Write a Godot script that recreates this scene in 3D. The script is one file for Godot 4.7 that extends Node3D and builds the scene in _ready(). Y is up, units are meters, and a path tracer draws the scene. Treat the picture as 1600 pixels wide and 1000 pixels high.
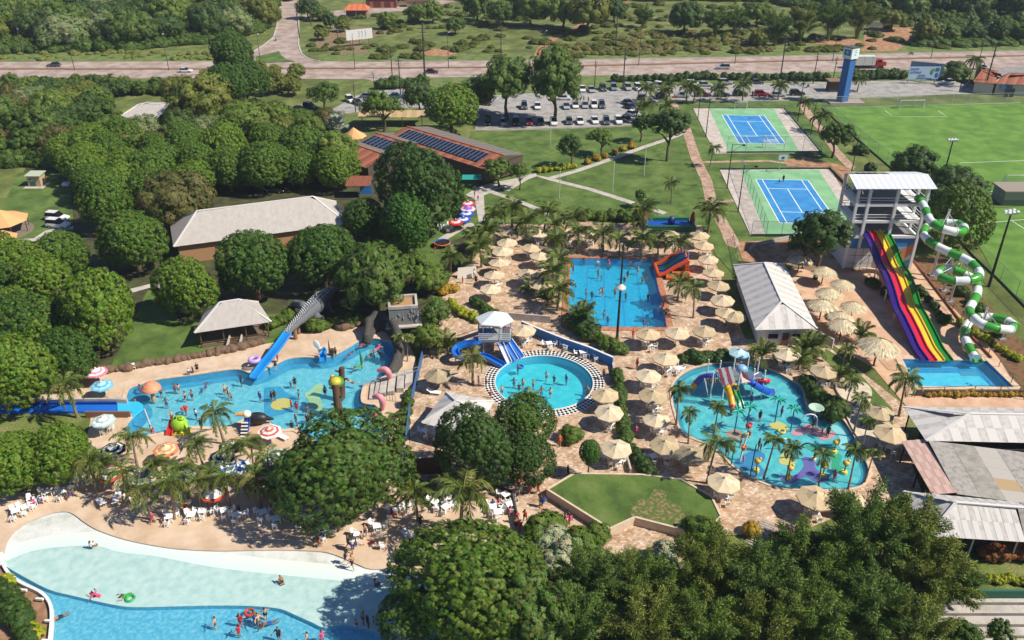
extends Node3D
var rng:=RandomNumberGenerator.new()
var mats:={}
const UP:=Vector3.UP
const O:=Vector3.ZERO
class B:
	var v:=PackedVector3Array()
	var n:=PackedVector3Array()
	var c:=PackedColorArray()
	var col:=Color.WHITE
	func t3(a: Vector3,b: Vector3,d: Vector3,na: Vector3,nb: Vector3,nd: Vector3)->void:
		if (b - a).cross(d - a).dot(na+nb+nd) < 0:
			var q:=b
			b=d
			d=q
			q=nb
			nb=nd
			nd=q
		v.append(a); v.append(d); v.append(b)
		n.append(na); n.append(nd); n.append(nb)
		c.append(col); c.append(col); c.append(col)
	func tri(a: Vector3,b: Vector3,d: Vector3)->void:
		var m:=(b - a).cross(d - a).normalized()
		t3(a,b,d,m,m,m)
	func quad(a: Vector3,b: Vector3,d: Vector3,e: Vector3)->void:
		tri(a,b,d)
		tri(a,d,e)
	func box(at: Vector3,size: Vector3,bs:=Basis())->void:
		var p:=[]
		for i in 8:
			p.append(at+bs*(size*0.5*Vector3(1 if i & 1 else -1,1 if i & 2 else -1,1 if i & 4 else -1)))
		quad(p[4],p[5],p[7],p[6]); quad(p[1],p[0],p[2],p[3]); quad(p[5],p[1],p[3],p[7])
		quad(p[0],p[4],p[6],p[2]); quad(p[6],p[7],p[3],p[2]); quad(p[0],p[1],p[5],p[4])
	func bar(a: Vector3,b: Vector3,w: float,h: float)->void:
		var z:=(b - a).normalized()
		var x:=(Vector3.UP if absf(z.y) < 0.95 else Vector3.RIGHT).cross(z).normalized()
		box((a+b)/2,Vector3(w,h,a.distance_to(b)),Basis(x,z.cross(x),z))
	func ring(at: Vector3,x: Vector3,y: Vector3,r: float,k: int)->PackedVector3Array:
		var o:=PackedVector3Array()
		for i in k:
			var a:=TAU*i/k
			o.append(at+(x*cos(a)+y*sin(a))*r)
		return o
	func tube(p: Array,r,k:=8,caps:=true)->void:
		var px:=Vector3.ZERO
		var last: PackedVector3Array
		for i in p.size():
			var z: Vector3=(p[mini(i+1,p.size() - 1)] - p[maxi(i - 1,0)]).normalized()
			if px==Vector3.ZERO:
				px=(Vector3.UP if absf(z.y) < 0.9 else Vector3.RIGHT).cross(z).normalized()
			px=(px - z*px.dot(z)).normalized()
			var py:=z.cross(px)
			var rr: float=r[i] if r is Array else r
			var cur:=ring(p[i],px,py,rr,k)
			if i > 0:
				for j in k:
					var q:=(j+1) % k
					t3(last[j],last[q],cur[q],(last[j] - p[i - 1]).normalized(),(last[q] - p[i - 1]).normalized(),(cur[q] - p[i]).normalized())
					t3(last[j],cur[q],cur[j],(last[j] - p[i - 1]).normalized(),(cur[q] - p[i]).normalized(),(cur[j] - p[i]).normalized())
			if caps and (i==0 or i==p.size() - 1):
				for j in range(1,k - 1):
					if i==0:
						tri(cur[0],cur[j+1],cur[j])
					else:
						tri(cur[0],cur[j],cur[j+1])
			last=cur
	func lathe(prof: Array,k:=16,at:=Vector3.ZERO,sx:=1.0)->void:
		for i in prof.size() - 1:
			var a: Vector2=prof[i]
			var b: Vector2=prof[i+1]
			var t:=(b - a).normalized()
			for j in k:
				var a0:=TAU*j/k
				var a1:=TAU*(j+1)/k
				var d0:=Vector3(cos(a0)*sx,0,sin(a0))
				var d1:=Vector3(cos(a1)*sx,0,sin(a1))
				var n0:=(d0*t.y - Vector3.UP*t.x).normalized()
				var n1:=(d1*t.y - Vector3.UP*t.x).normalized()
				var p00:=at+d0*a.x+Vector3.UP*a.y
				var p01:=at+d0*b.x+Vector3.UP*b.y
				var p10:=at+d1*a.x+Vector3.UP*a.y
				var p11:=at+d1*b.x+Vector3.UP*b.y
				t3(p00,p01,p11,n0,n0,n1)
				t3(p00,p11,p10,n0,n1,n1)
	func ball(at: Vector3,r: Vector3,k:=10,bs:=Basis())->void:
		var h:=maxi(4,k/2)
		for i in h:
			for j in k:
				var q:=[]
				for e in [[i,j],[i+1,j],[i+1,j+1],[i,j+1]]:
					var a: float=PI*e[0]/h
					var b: float=TAU*e[1]/k
					q.append(Vector3(sin(a)*cos(b),cos(a),sin(a)*sin(b)))
				var w:=[]
				var m:=[]
				for d in q:
					w.append(at+bs*(d*r))
					m.append((bs*(d/r)).normalized())
				t3(w[0],w[2],w[1],m[0],m[2],m[1])
				t3(w[0],w[3],w[2],m[0],m[3],m[2])
	func flat(pts: Array,y: float)->void:
		var pv:=PackedVector2Array(pts)
		var ix:=Geometry2D.triangulate_polygon(pv)
		for i in range(0,ix.size(),3):
			var a: Vector2=pv[ix[i]]
			var b: Vector2=pv[ix[i+1]]
			var d: Vector2=pv[ix[i+2]]
			if (b - a).cross(d - a) > 0:
				var e:=b
				b=d
				d=e
			t3(Vector3(a.x,y,a.y),Vector3(b.x,y,b.y),Vector3(d.x,y,d.y),Vector3.UP,Vector3.UP,Vector3.UP)
	func fence_wall(pts: Array,y0: float,y1: float,outward:=true,closed:=true)->void:
		for i in pts.size() - (0 if closed else 1):
			var a: Vector2=pts[i]
			var b: Vector2=pts[(i+1) % pts.size()]
			quad(Vector3(a.x,y0,a.y),Vector3(b.x,y0,b.y),Vector3(b.x,y1,b.y),Vector3(a.x,y1,a.y))
	func prism(pts: Array,y0: float,y1: float)->void:
		var q:=pts
		if not Geometry2D.is_polygon_clockwise(PackedVector2Array(pts)):
			q=pts.duplicate()
			q.reverse()
		flat(q,y1)
		fence_wall(q,y0,y1)
	func add(o: B,t:=Transform3D())->void:
		var nb:=t.basis.inverse().transposed()
		for i in o.v.size():
			v.append(t*o.v[i])
			n.append((nb*o.n[i]).normalized())
			c.append(o.c[i])
	func mesh(m: Material)->ArrayMesh:
		var a:=[]
		a.resize(Mesh.ARRAY_MAX)
		a[Mesh.ARRAY_VERTEX]=v
		a[Mesh.ARRAY_NORMAL]=n
		a[Mesh.ARRAY_COLOR]=c
		var me:=ArrayMesh.new()
		if v.size():
			me.add_surface_from_arrays(Mesh.PRIMITIVE_TRIANGLES,a)
			me.surface_set_material(0,m)
		return me
func V(x: float,z: float,y:=0.0)->Vector3:
	return Vector3(x,y,z)
func g2(a: Array)->Array:
	var o:=[]
	for i in range(0,a.size(),2):
		o.append(Vector2(a[i],a[i+1]))
	return o
func g3(a: Array)->Array:
	var o:=[]
	for i in range(0,a.size(),3):
		o.append(Vector3(a[i],a[i+1],a[i+2]))
	return o
func setm(o: Node,label:="",cat:="",grp:="",kind:="")->Node:
	for k in [["label",label],["category",cat],["group",grp],["kind",kind]]:
		if k[1]!="":
			o.set_meta(k[0],k[1])
	return o
func thing(nm: String,label: String,cat: String,at:=Vector3.ZERO,turn:=0.0,grp:="")->Node3D:
	var o:=Node3D.new()
	o.name=nm
	add_child(o,true)
	o.position=at
	o.rotation.y=turn
	setm(o,label,cat,grp)
	return o
func part(nm: String,b: B,m: Material,up: Node)->MeshInstance3D:
	return pmesh(nm,b.mesh(m),up)
func pmesh(nm: String,me: Mesh,up: Node,at:=Vector3.ZERO,turn:=0.0)->MeshInstance3D:
	var o:=MeshInstance3D.new()
	o.name=nm
	o.mesh=me
	up.add_child(o,true)
	o.position=at
	o.rotation.y=turn
	return o
func solo(nm: String,b: B,m: Material,label: String,cat:="",grp:="",kind:="")->MeshInstance3D:
	var o:=part(nm,b,m,self)
	setm(o,label,cat,grp,kind)
	return o
func ground(nm: String,pts: Array,y: float,m: Material,label: String,holes:=[])->MeshInstance3D:
	var b:=B.new()
	for p in minus(pts,holes):
		b.flat(p,y)
	return solo(nm,b,m,label,"","","structure")
func dup(o: Node3D,label: String,at: Vector3,turn:=0.0,s:=1.0,grp:="")->Node3D:
	var r: Node3D=o.duplicate()
	r.name=o.name
	add_child(r,true)
	r.transform=Transform3D(Basis(UP,turn).scaled(Vector3.ONE*s),at)
	r.set_meta("label",label)
	if grp!="":
		r.set_meta("group",grp)
	return r
func paint(o: Node,nm: String,m: Material)->void:
	for k in o.get_children():
		if String(k.name).begins_with(nm):
			k.material_override=m
func minus(pts: Array,holes: Array)->Array:
	var out:=[PackedVector2Array(pts)]
	for h in holes:
		var hp:=PackedVector2Array(h)
		var mid:=0.0
		for p in hp:
			mid+=p.x/hp.size()
		var nxt:=[]
		for q in out:
			for half in [PackedVector2Array([Vector2(-9e3,-9e3),Vector2(mid,-9e3),Vector2(mid,9e3),Vector2(-9e3,9e3)]),PackedVector2Array([Vector2(mid,-9e3),Vector2(9e3,-9e3),Vector2(9e3,9e3),Vector2(mid,9e3)])]:
				for a in Geometry2D.intersect_polygons(q,half):
					for z in Geometry2D.clip_polygons(a,hp):
						nxt.append(z)
		out=nxt
	return out
func smooth(pts: Array,k:=4,closed:=true)->Array:
	var o:=[]
	var m:=pts.size()
	for i in (m if closed else m - 1):
		var p0=pts[(i - 1+m) % m] if closed else pts[maxi(i - 1,0)]
		var p1=pts[i]
		var p2=pts[(i+1) % m]
		var p3=pts[(i+2) % m] if closed else pts[mini(i+2,m - 1)]
		for j in k:
			var t:=float(j)/k
			o.append(0.5*(2*p1+(p2 - p0)*t+(2*p0 - 5*p1+4*p2 - p3)*t*t+(3*p1 - p0 - 3*p2+p3)*t*t*t))
	if not closed:
		o.append(pts[m - 1])
	return o
func grow(pts: Array,d: float)->Array:
	var r:=Geometry2D.offset_polygon(PackedVector2Array(pts),d,Geometry2D.JOIN_ROUND)
	var best:=[]
	for q in r:
		if q.size() > best.size():
			best=Array(q)
	return best
func circle(at: Vector3,r: float,k:=48,rz:=0.0)->Array:
	var o:=[]
	for i in k:
		o.append(Vector2(at.x+cos(TAU*i/k)*r,at.z+sin(TAU*i/k)*(rz if rz else r)))
	return o
func band(pts: Array,w: float)->Array:
	var l:=[]
	var r:=[]
	for i in pts.size():
		var d: Vector2=(pts[mini(i+1,pts.size() - 1)] - pts[maxi(i - 1,0)]).normalized().orthogonal()*w/2
		l.append(pts[i]+d)
		r.push_front(pts[i] - d)
	return l+r
func v3(p: Vector2,y:=0.0)->Vector3:
	return Vector3(p.x,y,p.y)
func mt(hex: String,rough:=0.7,metal:=0.0,coat:=0.0)->StandardMaterial3D:
	var k:="%s %f %f %f" % [hex,rough,metal,coat]
	if not mats.has(k):
		var m:=StandardMaterial3D.new()
		m.albedo_color=Color(hex)
		m.roughness=rough
		m.metallic=metal
		m.resource_name="paint"
		if coat > 0:
			m.clearcoat_enabled=true
			m.clearcoat=coat
			m.clearcoat_roughness=0.08
		mats[k]=m
	return mats[k]
func ntex(sd: int,freq: float,oct: int,stops: Array,size:=512,kind:=FastNoiseLite.TYPE_SIMPLEX_SMOOTH)->NoiseTexture2D:
	var f:=FastNoiseLite.new()
	f.seed=sd
	f.noise_type=kind
	f.frequency=freq
	f.fractal_octaves=oct
	f.fractal_gain=0.6
	var t:=NoiseTexture2D.new()
	t.width=size
	t.height=size
	t.seamless=true
	t.seamless_blend_skirt=0.3
	t.noise=f
	if stops.size():
		var g:=Gradient.new()
		var of:=PackedFloat32Array()
		var co:=PackedColorArray()
		for s in stops:
			of.append(s[0])
			co.append(Color(s[1]))
		g.offsets=of
		g.colors=co
		t.color_ramp=g
	return t
func surf(nm: String,stops: Array,metres: float,grain:=0.25,gm:=3.0,rough:=0.9,sd:=1,freq:=0.012,bump:=0.0)->StandardMaterial3D:
	var m:=StandardMaterial3D.new()
	m.resource_name=nm
	m.roughness=rough
	m.uv1_triplanar=true
	m.uv1_world_triplanar=true
	m.uv1_scale=Vector3.ONE/metres
	m.albedo_texture=ntex(sd,freq,5,stops)
	if grain > 0:
		m.detail_enabled=true
		m.detail_blend_mode=BaseMaterial3D.BLEND_MODE_MUL
		m.detail_uv_layer=BaseMaterial3D.DETAIL_UV_2
		m.uv2_triplanar=true
		m.uv2_world_triplanar=true
		m.uv2_scale=Vector3.ONE/gm
		m.detail_albedo=grain_tex(grain)
	if bump > 0:
		m.heightmap_enabled=true
		m.heightmap_scale=bump
		m.heightmap_texture=grain_tex(1.0)
	return m
func grain_tex(grain: float)->NoiseTexture2D:
	var k:=int(round(grain*10))
	if not mats.has(k):
		mats[k]=ntex(50+k,0.05,4,[[0.2,Color(1 - grain,1 - grain,1 - grain)],[0.75,Color.WHITE]],256)
	return mats[k]
func paver_mat(nm: String,tones: Array,joint: String,metres: float,nx: int,ny: int,sd: int)->StandardMaterial3D:
	var s:=512
	var im:=Image.create(s,s,false,Image.FORMAT_RGB8)
	im.fill(Color(joint))
	var r:=RandomNumberGenerator.new()
	r.seed=sd
	var w:=float(s)/nx
	var h:=float(s)/ny
	for j in ny:
		for i in nx+1:
			var t:=Color(tones[r.randi() % tones.size()]).lightened(r.randf()*0.1).darkened(r.randf()*0.15)
			if i==nx:
				t=im.get_pixel(1,int(j*h)+3) if j % 2 else t
			var x:=(i - (0.5 if j % 2 else 0.0))*w
			im.fill_rect(Rect2i(Vector2i(int(x)+1,int(j*h)+1),Vector2i(int(w) - 2,int(h) - 2)),t)
	var m:=StandardMaterial3D.new()
	m.resource_name=nm
	m.roughness=0.85
	m.albedo_texture=ImageTexture.create_from_image(im)
	m.uv1_triplanar=true
	m.uv1_world_triplanar=true
	m.uv1_scale=Vector3.ONE/metres
	m.detail_enabled=true
	m.detail_blend_mode=BaseMaterial3D.BLEND_MODE_MUL
	m.detail_uv_layer=BaseMaterial3D.DETAIL_UV_2
	m.uv2_triplanar=true
	m.uv2_world_triplanar=true
	m.uv2_scale=Vector3.ONE/23.0
	m.detail_albedo=ntex(sd+3,0.02,5,[[0.25,"d2c8bd"],[0.5,"eee8e0"],[0.75,"ffffff"]],512)
	return m
func tint_mat(rough:=0.7,back:=0.0)->StandardMaterial3D:
	var m:=StandardMaterial3D.new()
	m.vertex_color_use_as_albedo=true
	m.roughness=rough
	m.metallic_specular=0.35
	m.resource_name="leaf"
	if back > 0:
		m.backlight_enabled=true
		m.backlight=Color(back*0.75,back,back*0.3)
	return m
func leaf_mat(mul: Color,back:=0.45)->StandardMaterial3D:
	var m:=tint_mat(0.55,back)
	m.albedo_color=mul.linear_to_srgb()
	return m
func water_mat(hex: String,a: float,metres: float,strength: float,sd: int)->StandardMaterial3D:
	var m:=StandardMaterial3D.new()
	m.resource_name="water"
	m.transparency=BaseMaterial3D.TRANSPARENCY_ALPHA
	m.albedo_color=Color(Color(hex),a)
	m.roughness=0.04
	m.normal_enabled=true
	m.normal_scale=strength
	var t:=ntex(sd,0.03,4,[],512)
	t.as_normal_map=true
	t.bump_strength=6.0
	m.normal_texture=t
	m.uv1_triplanar=true
	m.uv1_world_triplanar=true
	m.uv1_scale=Vector3.ONE/metres
	return m
func nets(bones: Array,cell: float,k: float,col:=Color.WHITE)->B:
	var lo:=Vector3.ONE*1e9
	var hi:=-lo
	for b in bones:
		var r: float=maxf(b[2],b[3])+k+cell*2
		for p in [b[0],b[1]]:
			lo=lo.min(p - Vector3.ONE*r)
			hi=hi.max(p+Vector3.ONE*r)
	var nx:=int((hi.x - lo.x)/cell)+2
	var ny:=int((hi.y - lo.y)/cell)+2
	var nz:=int((hi.z - lo.z)/cell)+2
	var f:=PackedFloat32Array()
	f.resize(nx*ny*nz)
	f.fill(1.0)
	for b in bones:
		var a: Vector3=b[0]
		var e: Vector3=b[1] - a
		var l2:=maxf(e.length_squared(),1e-9)
		var ra: float=b[2]
		var rb: float=b[3]
		var pad:=maxf(ra,rb)+k+cell*2
		var l: Vector3=(a.min(b[1]) - Vector3.ONE*pad - lo)/cell
		var h: Vector3=(a.max(b[1])+Vector3.ONE*pad - lo)/cell
		for z in range(maxi(0,int(l.z)),mini(nz,int(h.z)+1)):
			for y in range(maxi(0,int(l.y)),mini(ny,int(h.y)+1)):
				var base:=(z*ny+y)*nx
				for x in range(maxi(0,int(l.x)),mini(nx,int(h.x)+1)):
					var q:=lo+Vector3(x,y,z)*cell - a
					var t:=clampf(q.dot(e)/l2,0,1)
					var d:=(q - e*t).length() - lerpf(ra,rb,t)
					var o:=f[base+x]
					var w:=maxf(k - absf(d - o),0)/k
					f[base+x]=minf(d,o) - w*w*k*0.25
	var out:=B.new()
	out.col=col
	var at:={}
	var s:=[1,nx,nx*ny]
	for z in nz - 1:
		for y in ny - 1:
			for x in nx - 1:
				var i:=(z*ny+y)*nx+x
				var first:=f[i] < 0
				var all:=true
				for j in range(1,8):
					if (f[i+(j & 1)+(j >> 1 & 1)*s[1]+(j >> 2)*s[2]] < 0)!=first:
						all=false
						break
				if all:
					continue
				var sum:=Vector3.ZERO
				var cnt:=0
				for j in 8:
					for ax in 3:
						if j >> ax & 1:
							continue
						var u:=f[i+(j & 1)+(j >> 1 & 1)*s[1]+(j >> 2)*s[2]]
						var g:=f[i+(j & 1)+(j >> 1 & 1)*s[1]+(j >> 2)*s[2]+s[ax]]
						if (u < 0)!=(g < 0):
							var pt:=Vector3(j & 1,j >> 1 & 1,j >> 2)
							pt[ax]+=u/(u - g)
							sum+=pt
							cnt+=1
				at[i]=lo+(Vector3(x,y,z)+sum/cnt)*cell
	var grad:=func(p: Vector3)->Vector3:
		var q:=((p - lo)/cell).clamp(Vector3.ONE,Vector3(nx - 3,ny - 3,nz - 3))
		var i:=(int(q.z)*ny+int(q.y))*nx+int(q.x)
		var fr:=q - q.floor()
		var g:=Vector3.ZERO
		for ax in 3:
			var a0:=f[i+s[ax]] - f[i - s[ax]]
			var a1:=f[i+2*s[ax]] - f[i]
			g[ax]=lerpf(a0,a1,fr[ax])
		return g.normalized()
	var nor:={}
	for i in at:
		nor[i]=grad.call(at[i])
	for i in at:
		for ax in 3:
			var u:=f[i]
			var g:=f[i+s[ax]]
			if (u < 0)==(g < 0):
				continue
			var s1: int=s[(ax+1) % 3]
			var s2: int=s[(ax+2) % 3]
			var q:=[i,i - s1,i - s1 - s2,i - s2]
			if not (at.has(q[1]) and at.has(q[2]) and at.has(q[3])):
				continue
			if u > 0:
				q.reverse()
			out.t3(at[q[0]],at[q[1]],at[q[2]],nor[q[0]],nor[q[1]],nor[q[2]])
			out.t3(at[q[0]],at[q[2]],at[q[3]],nor[q[0]],nor[q[2]],nor[q[3]])
	return out
func leaf(b: B,base: Vector3,tip: Vector3,side: Vector3,out_n: Vector3)->void:
	var mid:=base.lerp(tip,0.45)
	var g:=(tip - base).cross(side).normalized()
	if g.dot(out_n) < 0:
		g=-g
	var m:=(g*0.75+out_n*0.35).normalized()
	b.t3(base,mid+side,tip,m,m,m)
	b.t3(base,tip,mid - side,m,m,m)
func dirn()->Vector3:
	var z:=rng.randf_range(-1,1)
	var a:=rng.randf()*TAU
	var s:=sqrt(1 - z*z)
	return Vector3(cos(a)*s,z,sin(a)*s)
func crown(sd: int,R: float,squash: float,nl: int,lr: float,per: int,ll: float,lw: float,nleaf: int,cols: Array,flatbase:=-0.35,lift:=0.2,rough:=0.0,lump:=0.17,nlump:=9)->B:
	rng.seed=sd
	var b:=B.new()
	var lobes:=[]
	var lumps:=[]
	for i in nlump:
		lumps.append((dirn()+UP*0.25).normalized())
	for i in nl:
		var z:=lerpf(1.0,flatbase,(i+0.5)/nl)
		var a:=i*2.39996+rng.randf()*0.5
		var s:=sqrt(maxf(0,1 - z*z))
		var d:=Vector3(cos(a)*s,z,sin(a)*s)
		var near:=0.0
		for q in lumps:
			near=maxf(near,smoothstep(0.35,1.0,d.dot(q)))
		var rr:=R*(0.89 - lump+lump*near+rng.randf_range(-rough,rough*0.6))
		lobes.append([d*rr*Vector3(1,squash,1),lr*R*rng.randf_range(0.75,1.3),d])
	for l in lobes:
		var lc: Color=cols[rng.randi() % cols.size()]
		lc=lc.lerp(cols[0],0.4)
		for i in per:
			var d:=dirn()
			if d.dot(l[2]) < -0.25:
				d=-d
			var p: Vector3=l[0]+d*l[1]*Vector3(1,0.85,1)
			var nn: Vector3=(d+l[2]*0.4+UP*0.15).normalized()
			b.col=lc.lerp(cols[rng.randi() % cols.size()],0.35)
			b.col=Color(b.col.r*rng.randf_range(0.75,1.3),b.col.g*rng.randf_range(0.8,1.25),b.col.b)
			var x:=nn.cross(Vector3(0.3,0.7,-0.6)).normalized()
			var y:=nn.cross(x)
			var a0:=rng.randf()*TAU
			for k in nleaf:
				var a:=a0+TAU*k/nleaf+rng.randf()*0.4
				var dr:=(x*cos(a)+y*sin(a))
				var tip:=p+(dr+nn*rng.randf_range(-0.1,0.1+lift) - UP*0.15)*ll*rng.randf_range(0.75,1.2)
				leaf(b,p+nn*0.03,tip,nn.cross(dr)*lw,nn)
	b.col=cols[0]
	if nl < 150:
		for l in lobes:
			b.ball(l[0]*0.86,Vector3.ONE*l[1]*0.86,6)
	b.ball(Vector3(0,0.08*R,0),Vector3(1,squash,1)*R*(0.85 - lump),12)
	return b
func trunk(h: float,r: float,sd: int,limbs:=5,spread:=0.6)->B:
	rng.seed=sd
	var b:=B.new()
	var p:=[O,Vector3(0.05*h,h*0.3,0.02*h),Vector3(0,h*0.6,0.05*h),Vector3(0,h,0)]
	b.tube(p,[r*1.5,r,r*0.8,r*0.35],8,false)
	for i in limbs:
		var a:=TAU*i/limbs+rng.randf()*0.7
		var s:=Vector3(0,h*rng.randf_range(0.4,0.65),0.03*h)
		var e:=s+Vector3(cos(a),rng.randf_range(0.5,0.9),sin(a))*h*spread
		b.tube([s,s.lerp(e,0.5)+UP*0.06*h,e],[r*0.55,r*0.38,r*0.12],6,false)
	return b
func bamboo(sd: int,hgt: float,culms: int,spread: float,sprays: int,per: int,ll: float,lw: float,cols: Array)->Array:
	rng.seed=sd
	var b:=B.new()
	var st:=B.new()
	for i in culms:
		var a:=TAU*i/culms*1.0+rng.randf()*0.6
		var lean:=sqrt((i % 9+0.6)/9.0)*spread*rng.randf_range(0.8,1.2)
		var hh:=hgt*rng.randf_range(0.78,1.05)*(1.12 - 0.35*lean/spread)
		var d:=Vector3(cos(a),0,sin(a))
		var pts:=[]
		for k in 7:
			var t:=k/6.0
			pts.append(d*(0.3+lean*pow(t,1.9))+UP*hh*(t - 0.22*pow(t,3.5)*lean/spread*1.6))
		st.tube(pts,[0.06,0.06,0.055,0.05,0.04,0.03,0.015],5,false)
		var cc: Color=cols[rng.randi() % cols.size()]
		for k in sprays:
			var t:=pow(rng.randf_range(0.2,1.0),0.55)
			var j:=mini(int(t*6),5)
			var p: Vector3=pts[j].lerp(pts[j+1],t*6 - j)
			var q:=dirn()*Vector3(1,0.6,1)
			var reach:=rng.randf_range(0.1,0.75)*(1.15 - 0.6*t)
			var e:=p+(q+d*0.5)*reach
			var sh:=(q+d*0.5+UP*0.55).normalized()
			b.col=cc.lerp(cols[rng.randi() % cols.size()],0.5)
			b.col=b.col*rng.randf_range(0.7,1.35)
			for m in per:
				var o:=e+dirn()*0.24
				var w: Vector3=(q*0.5+(pts[j+1] - pts[j]).normalized()*0.6+d*0.3+dirn()*0.7 - UP*0.3).normalized()
				leaf(b,o,o+w*ll*rng.randf_range(0.7,1.2),w.cross(dirn()).normalized()*lw,sh)
	return [b,st]
func frond(sd: int,len: float,rise: float,droop: float,nl: int,ll: float,lw: float,cols: Array,hang:=0.5,fluffy:=0.0)->B:
	rng.seed=sd
	var b:=B.new()
	var pts:=[]
	var k:=8
	for i in k+1:
		var t:=float(i)/k
		pts.append(Vector3(0,len*(rise*t - droop*t*t),len*(t*(1.0 - 0.25*droop*t))))
	b.col=cols[0]*1.25
	b.tube(pts,[0.05,0.045,0.04,0.035,0.03,0.025,0.02,0.015,0.01],4,false)
	for i in nl:
		var t:=lerpf(0.1,0.99,float(i)/(nl - 1))
		var j:=mini(int(t*k),k - 1)
		var p: Vector3=pts[j].lerp(pts[j+1],t*k - j)
		var z: Vector3=(pts[j+1] - pts[j]).normalized()
		var l:=ll*(0.5+1.1*sin(PI*clampf(t*0.85+0.12,0,1)))*0.75
		for s in [-1.0,1.0]:
			var d: Vector3=(Vector3(s,0,0)*(1.0 - 0.3*t)+z*(0.45+0.5*t) - UP*hang*rng.randf_range(0.5,1.3)+dirn()*(0.12+fluffy)).normalized()
			b.col=cols[rng.randi() % cols.size()]*rng.randf_range(0.8,1.25)
			var side:=(z+UP*0.4).normalized().cross(d).cross(d).normalized()*lw
			leaf(b,p,p+d*l,side,(UP+d*0.2).normalized())
	return b
func palm(nm: String,h: float,lean: Vector3,trunk_r: float,n: int,fr: Array,lm: Material,tm: Material,dead:=0)->Node3D:
	var o:=Node3D.new()
	o.name=nm
	var b:=B.new()
	b.col=Color.WHITE
	var top:=Vector3(lean.x,h,lean.z)
	b.tube([O,Vector3(lean.x*0.15,h*0.35,lean.z*0.15),Vector3(lean.x*0.5,h*0.7,lean.z*0.5),top+UP*0.25],[trunk_r*1.5,trunk_r,trunk_r*0.85,trunk_r*0.7],8,false)
	part("trunk",b,tm,o)
	for i in n:
		var f:=pmesh("frond",fr[i % fr.size()],o,top+UP*0.1)
		var ring:=i % 3
		f.rotation=Vector3([-0.55,-0.1,0.35][ring]+rng.randf_range(-0.15,0.15),i*2.39996+rng.randf()*0.3,0)
		f.rotation_order=EULER_ORDER_YXZ
		f.scale=Vector3.ONE*rng.randf_range(0.85,1.1)
	return o
var wave_pool:=[]
var lagoon:=[]
var round_c:=V(4.27,-94.9)
var rect_pool:=[]
var plunge:=[]
var splash:=[]
var asphalt: Material
var grass: Material
var pavers: Material
var sand: Material
var concrete: Material
var white_plastic: Material
var steel: Material
var dark_metal: Material
var white_wall: Material
var timber: Material
var net_mat: StandardMaterial3D
func _ready()->void:
	var cam:=Camera3D.new()
	cam.name="camera"
	add_child(cam)
	cam.position=Vector3(0,62.917,0)
	cam.rotation.x=-0.512708
	cam.fov=rad_to_deg(2*atan(500.0/1330.0))
	cam.near=1.0
	cam.far=4000.0
	cam.current=true
	var we:=WorldEnvironment.new()
	we.name="world_environment"
	var e:=Environment.new()
	var sky:=Sky.new()
	var sm:=ProceduralSkyMaterial.new()
	sm.sky_top_color=Color(0.3,0.45,0.7)
	sm.sky_horizon_color=Color(0.72,0.8,0.9)
	sm.sky_curve=0.12
	sm.ground_bottom_color=Color(0.25,0.28,0.2)
	sm.ground_horizon_color=Color(0.6,0.66,0.7)
	sm.sun_angle_max=12.0
	var cl:=ntex(77,0.008,5,[[0.0,Color(0,0,0,0)],[0.55,Color(0,0,0,0)],[0.75,Color(1,1,1,0.5)],[1.0,Color(1,1,1,0.8)]],512)
	sm.sky_cover=cl
	sky.sky_material=sm
	e.background_mode=Environment.BG_SKY
	e.sky=sky
	e.background_energy_multiplier=0.52
	e.tonemap_mode=Environment.TONE_MAPPER_LINEAR
	e.tonemap_exposure=1.42
	e.fog_enabled=true
	e.fog_density=0.00013
	e.fog_light_color=Color(0.8,0.86,0.92)
	e.sdfgi_enabled=true
	e.ssao_enabled=true
	e.ssil_enabled=true
	we.environment=e
	add_child(we)
	var sun:=DirectionalLight3D.new()
	sun.name="sun"
	sun.light_color=Color(1.0,0.965,0.905)
	sun.light_energy=1.5
	sun.light_angular_distance=0.5
	sun.shadow_enabled=true
	add_child(sun)
	sun.basis=Basis.looking_at(Vector3(-1,-1.1,-0.25).normalized())
	materials()
	terrain()
	roads()
	lawns_and_courts()
	pools()
	plants()
	buildings()
	slides()
	furniture()
	vehicles()
	people()
func materials()->void:
	asphalt=surf("asphalt",[[0.3,"a08c80"],[0.55,"b3a095"],[0.8,"bfafa4"]],40,0.2,2.5,0.9,3)
	grass=surf("lawn",[[0.22,"4c6426"],[0.42,"5a772c"],[0.6,"657f34"],[0.8,"748944"]],34,0.35,1.7,0.95,5,0.012,4.0)
	pavers=paver_mat("pavers",["d8bda0","dfc8ae","cdac8e","d3b598","c4a68a","e6d3bc"],"ae927a",7.2,20,30,11)
	sand=surf("sand_coloured_deck",[[0.2,"c2a78a"],[0.5,"ceb499"],[0.8,"d8c1a8"]],26,0.12,0.8,0.85,9)
	concrete=surf("concrete",[[0.25,"b3aaa0"],[0.5,"c4bcb2"],[0.8,"cfc8bf"]],15,0.15,1.1,0.85,13)
	white_plastic=mt("efefed",0.4)
	steel=mt("b9bdc0",0.4,0.6)
	dark_metal=mt("2a2c2e",0.6,0.3)
	white_wall=surf("white_wall",[[0.2,"d8d8d6"],[0.6,"e8e8e6"],[0.9,"f0f0ee"]],9,0.08,2.0,0.8,17)
	timber=surf("timber",[[0.2,"5c4632"],[0.6,"75593f"],[0.9,"8b6d50"]],3,0.3,0.6,0.8,19)
	net_mat=StandardMaterial3D.new()
	net_mat.resource_name="netting"
	net_mat.albedo_color=Color(0.5,0.58,0.55,0.16)
	net_mat.transparency=BaseMaterial3D.TRANSPARENCY_ALPHA
	net_mat.roughness=0.8
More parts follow.
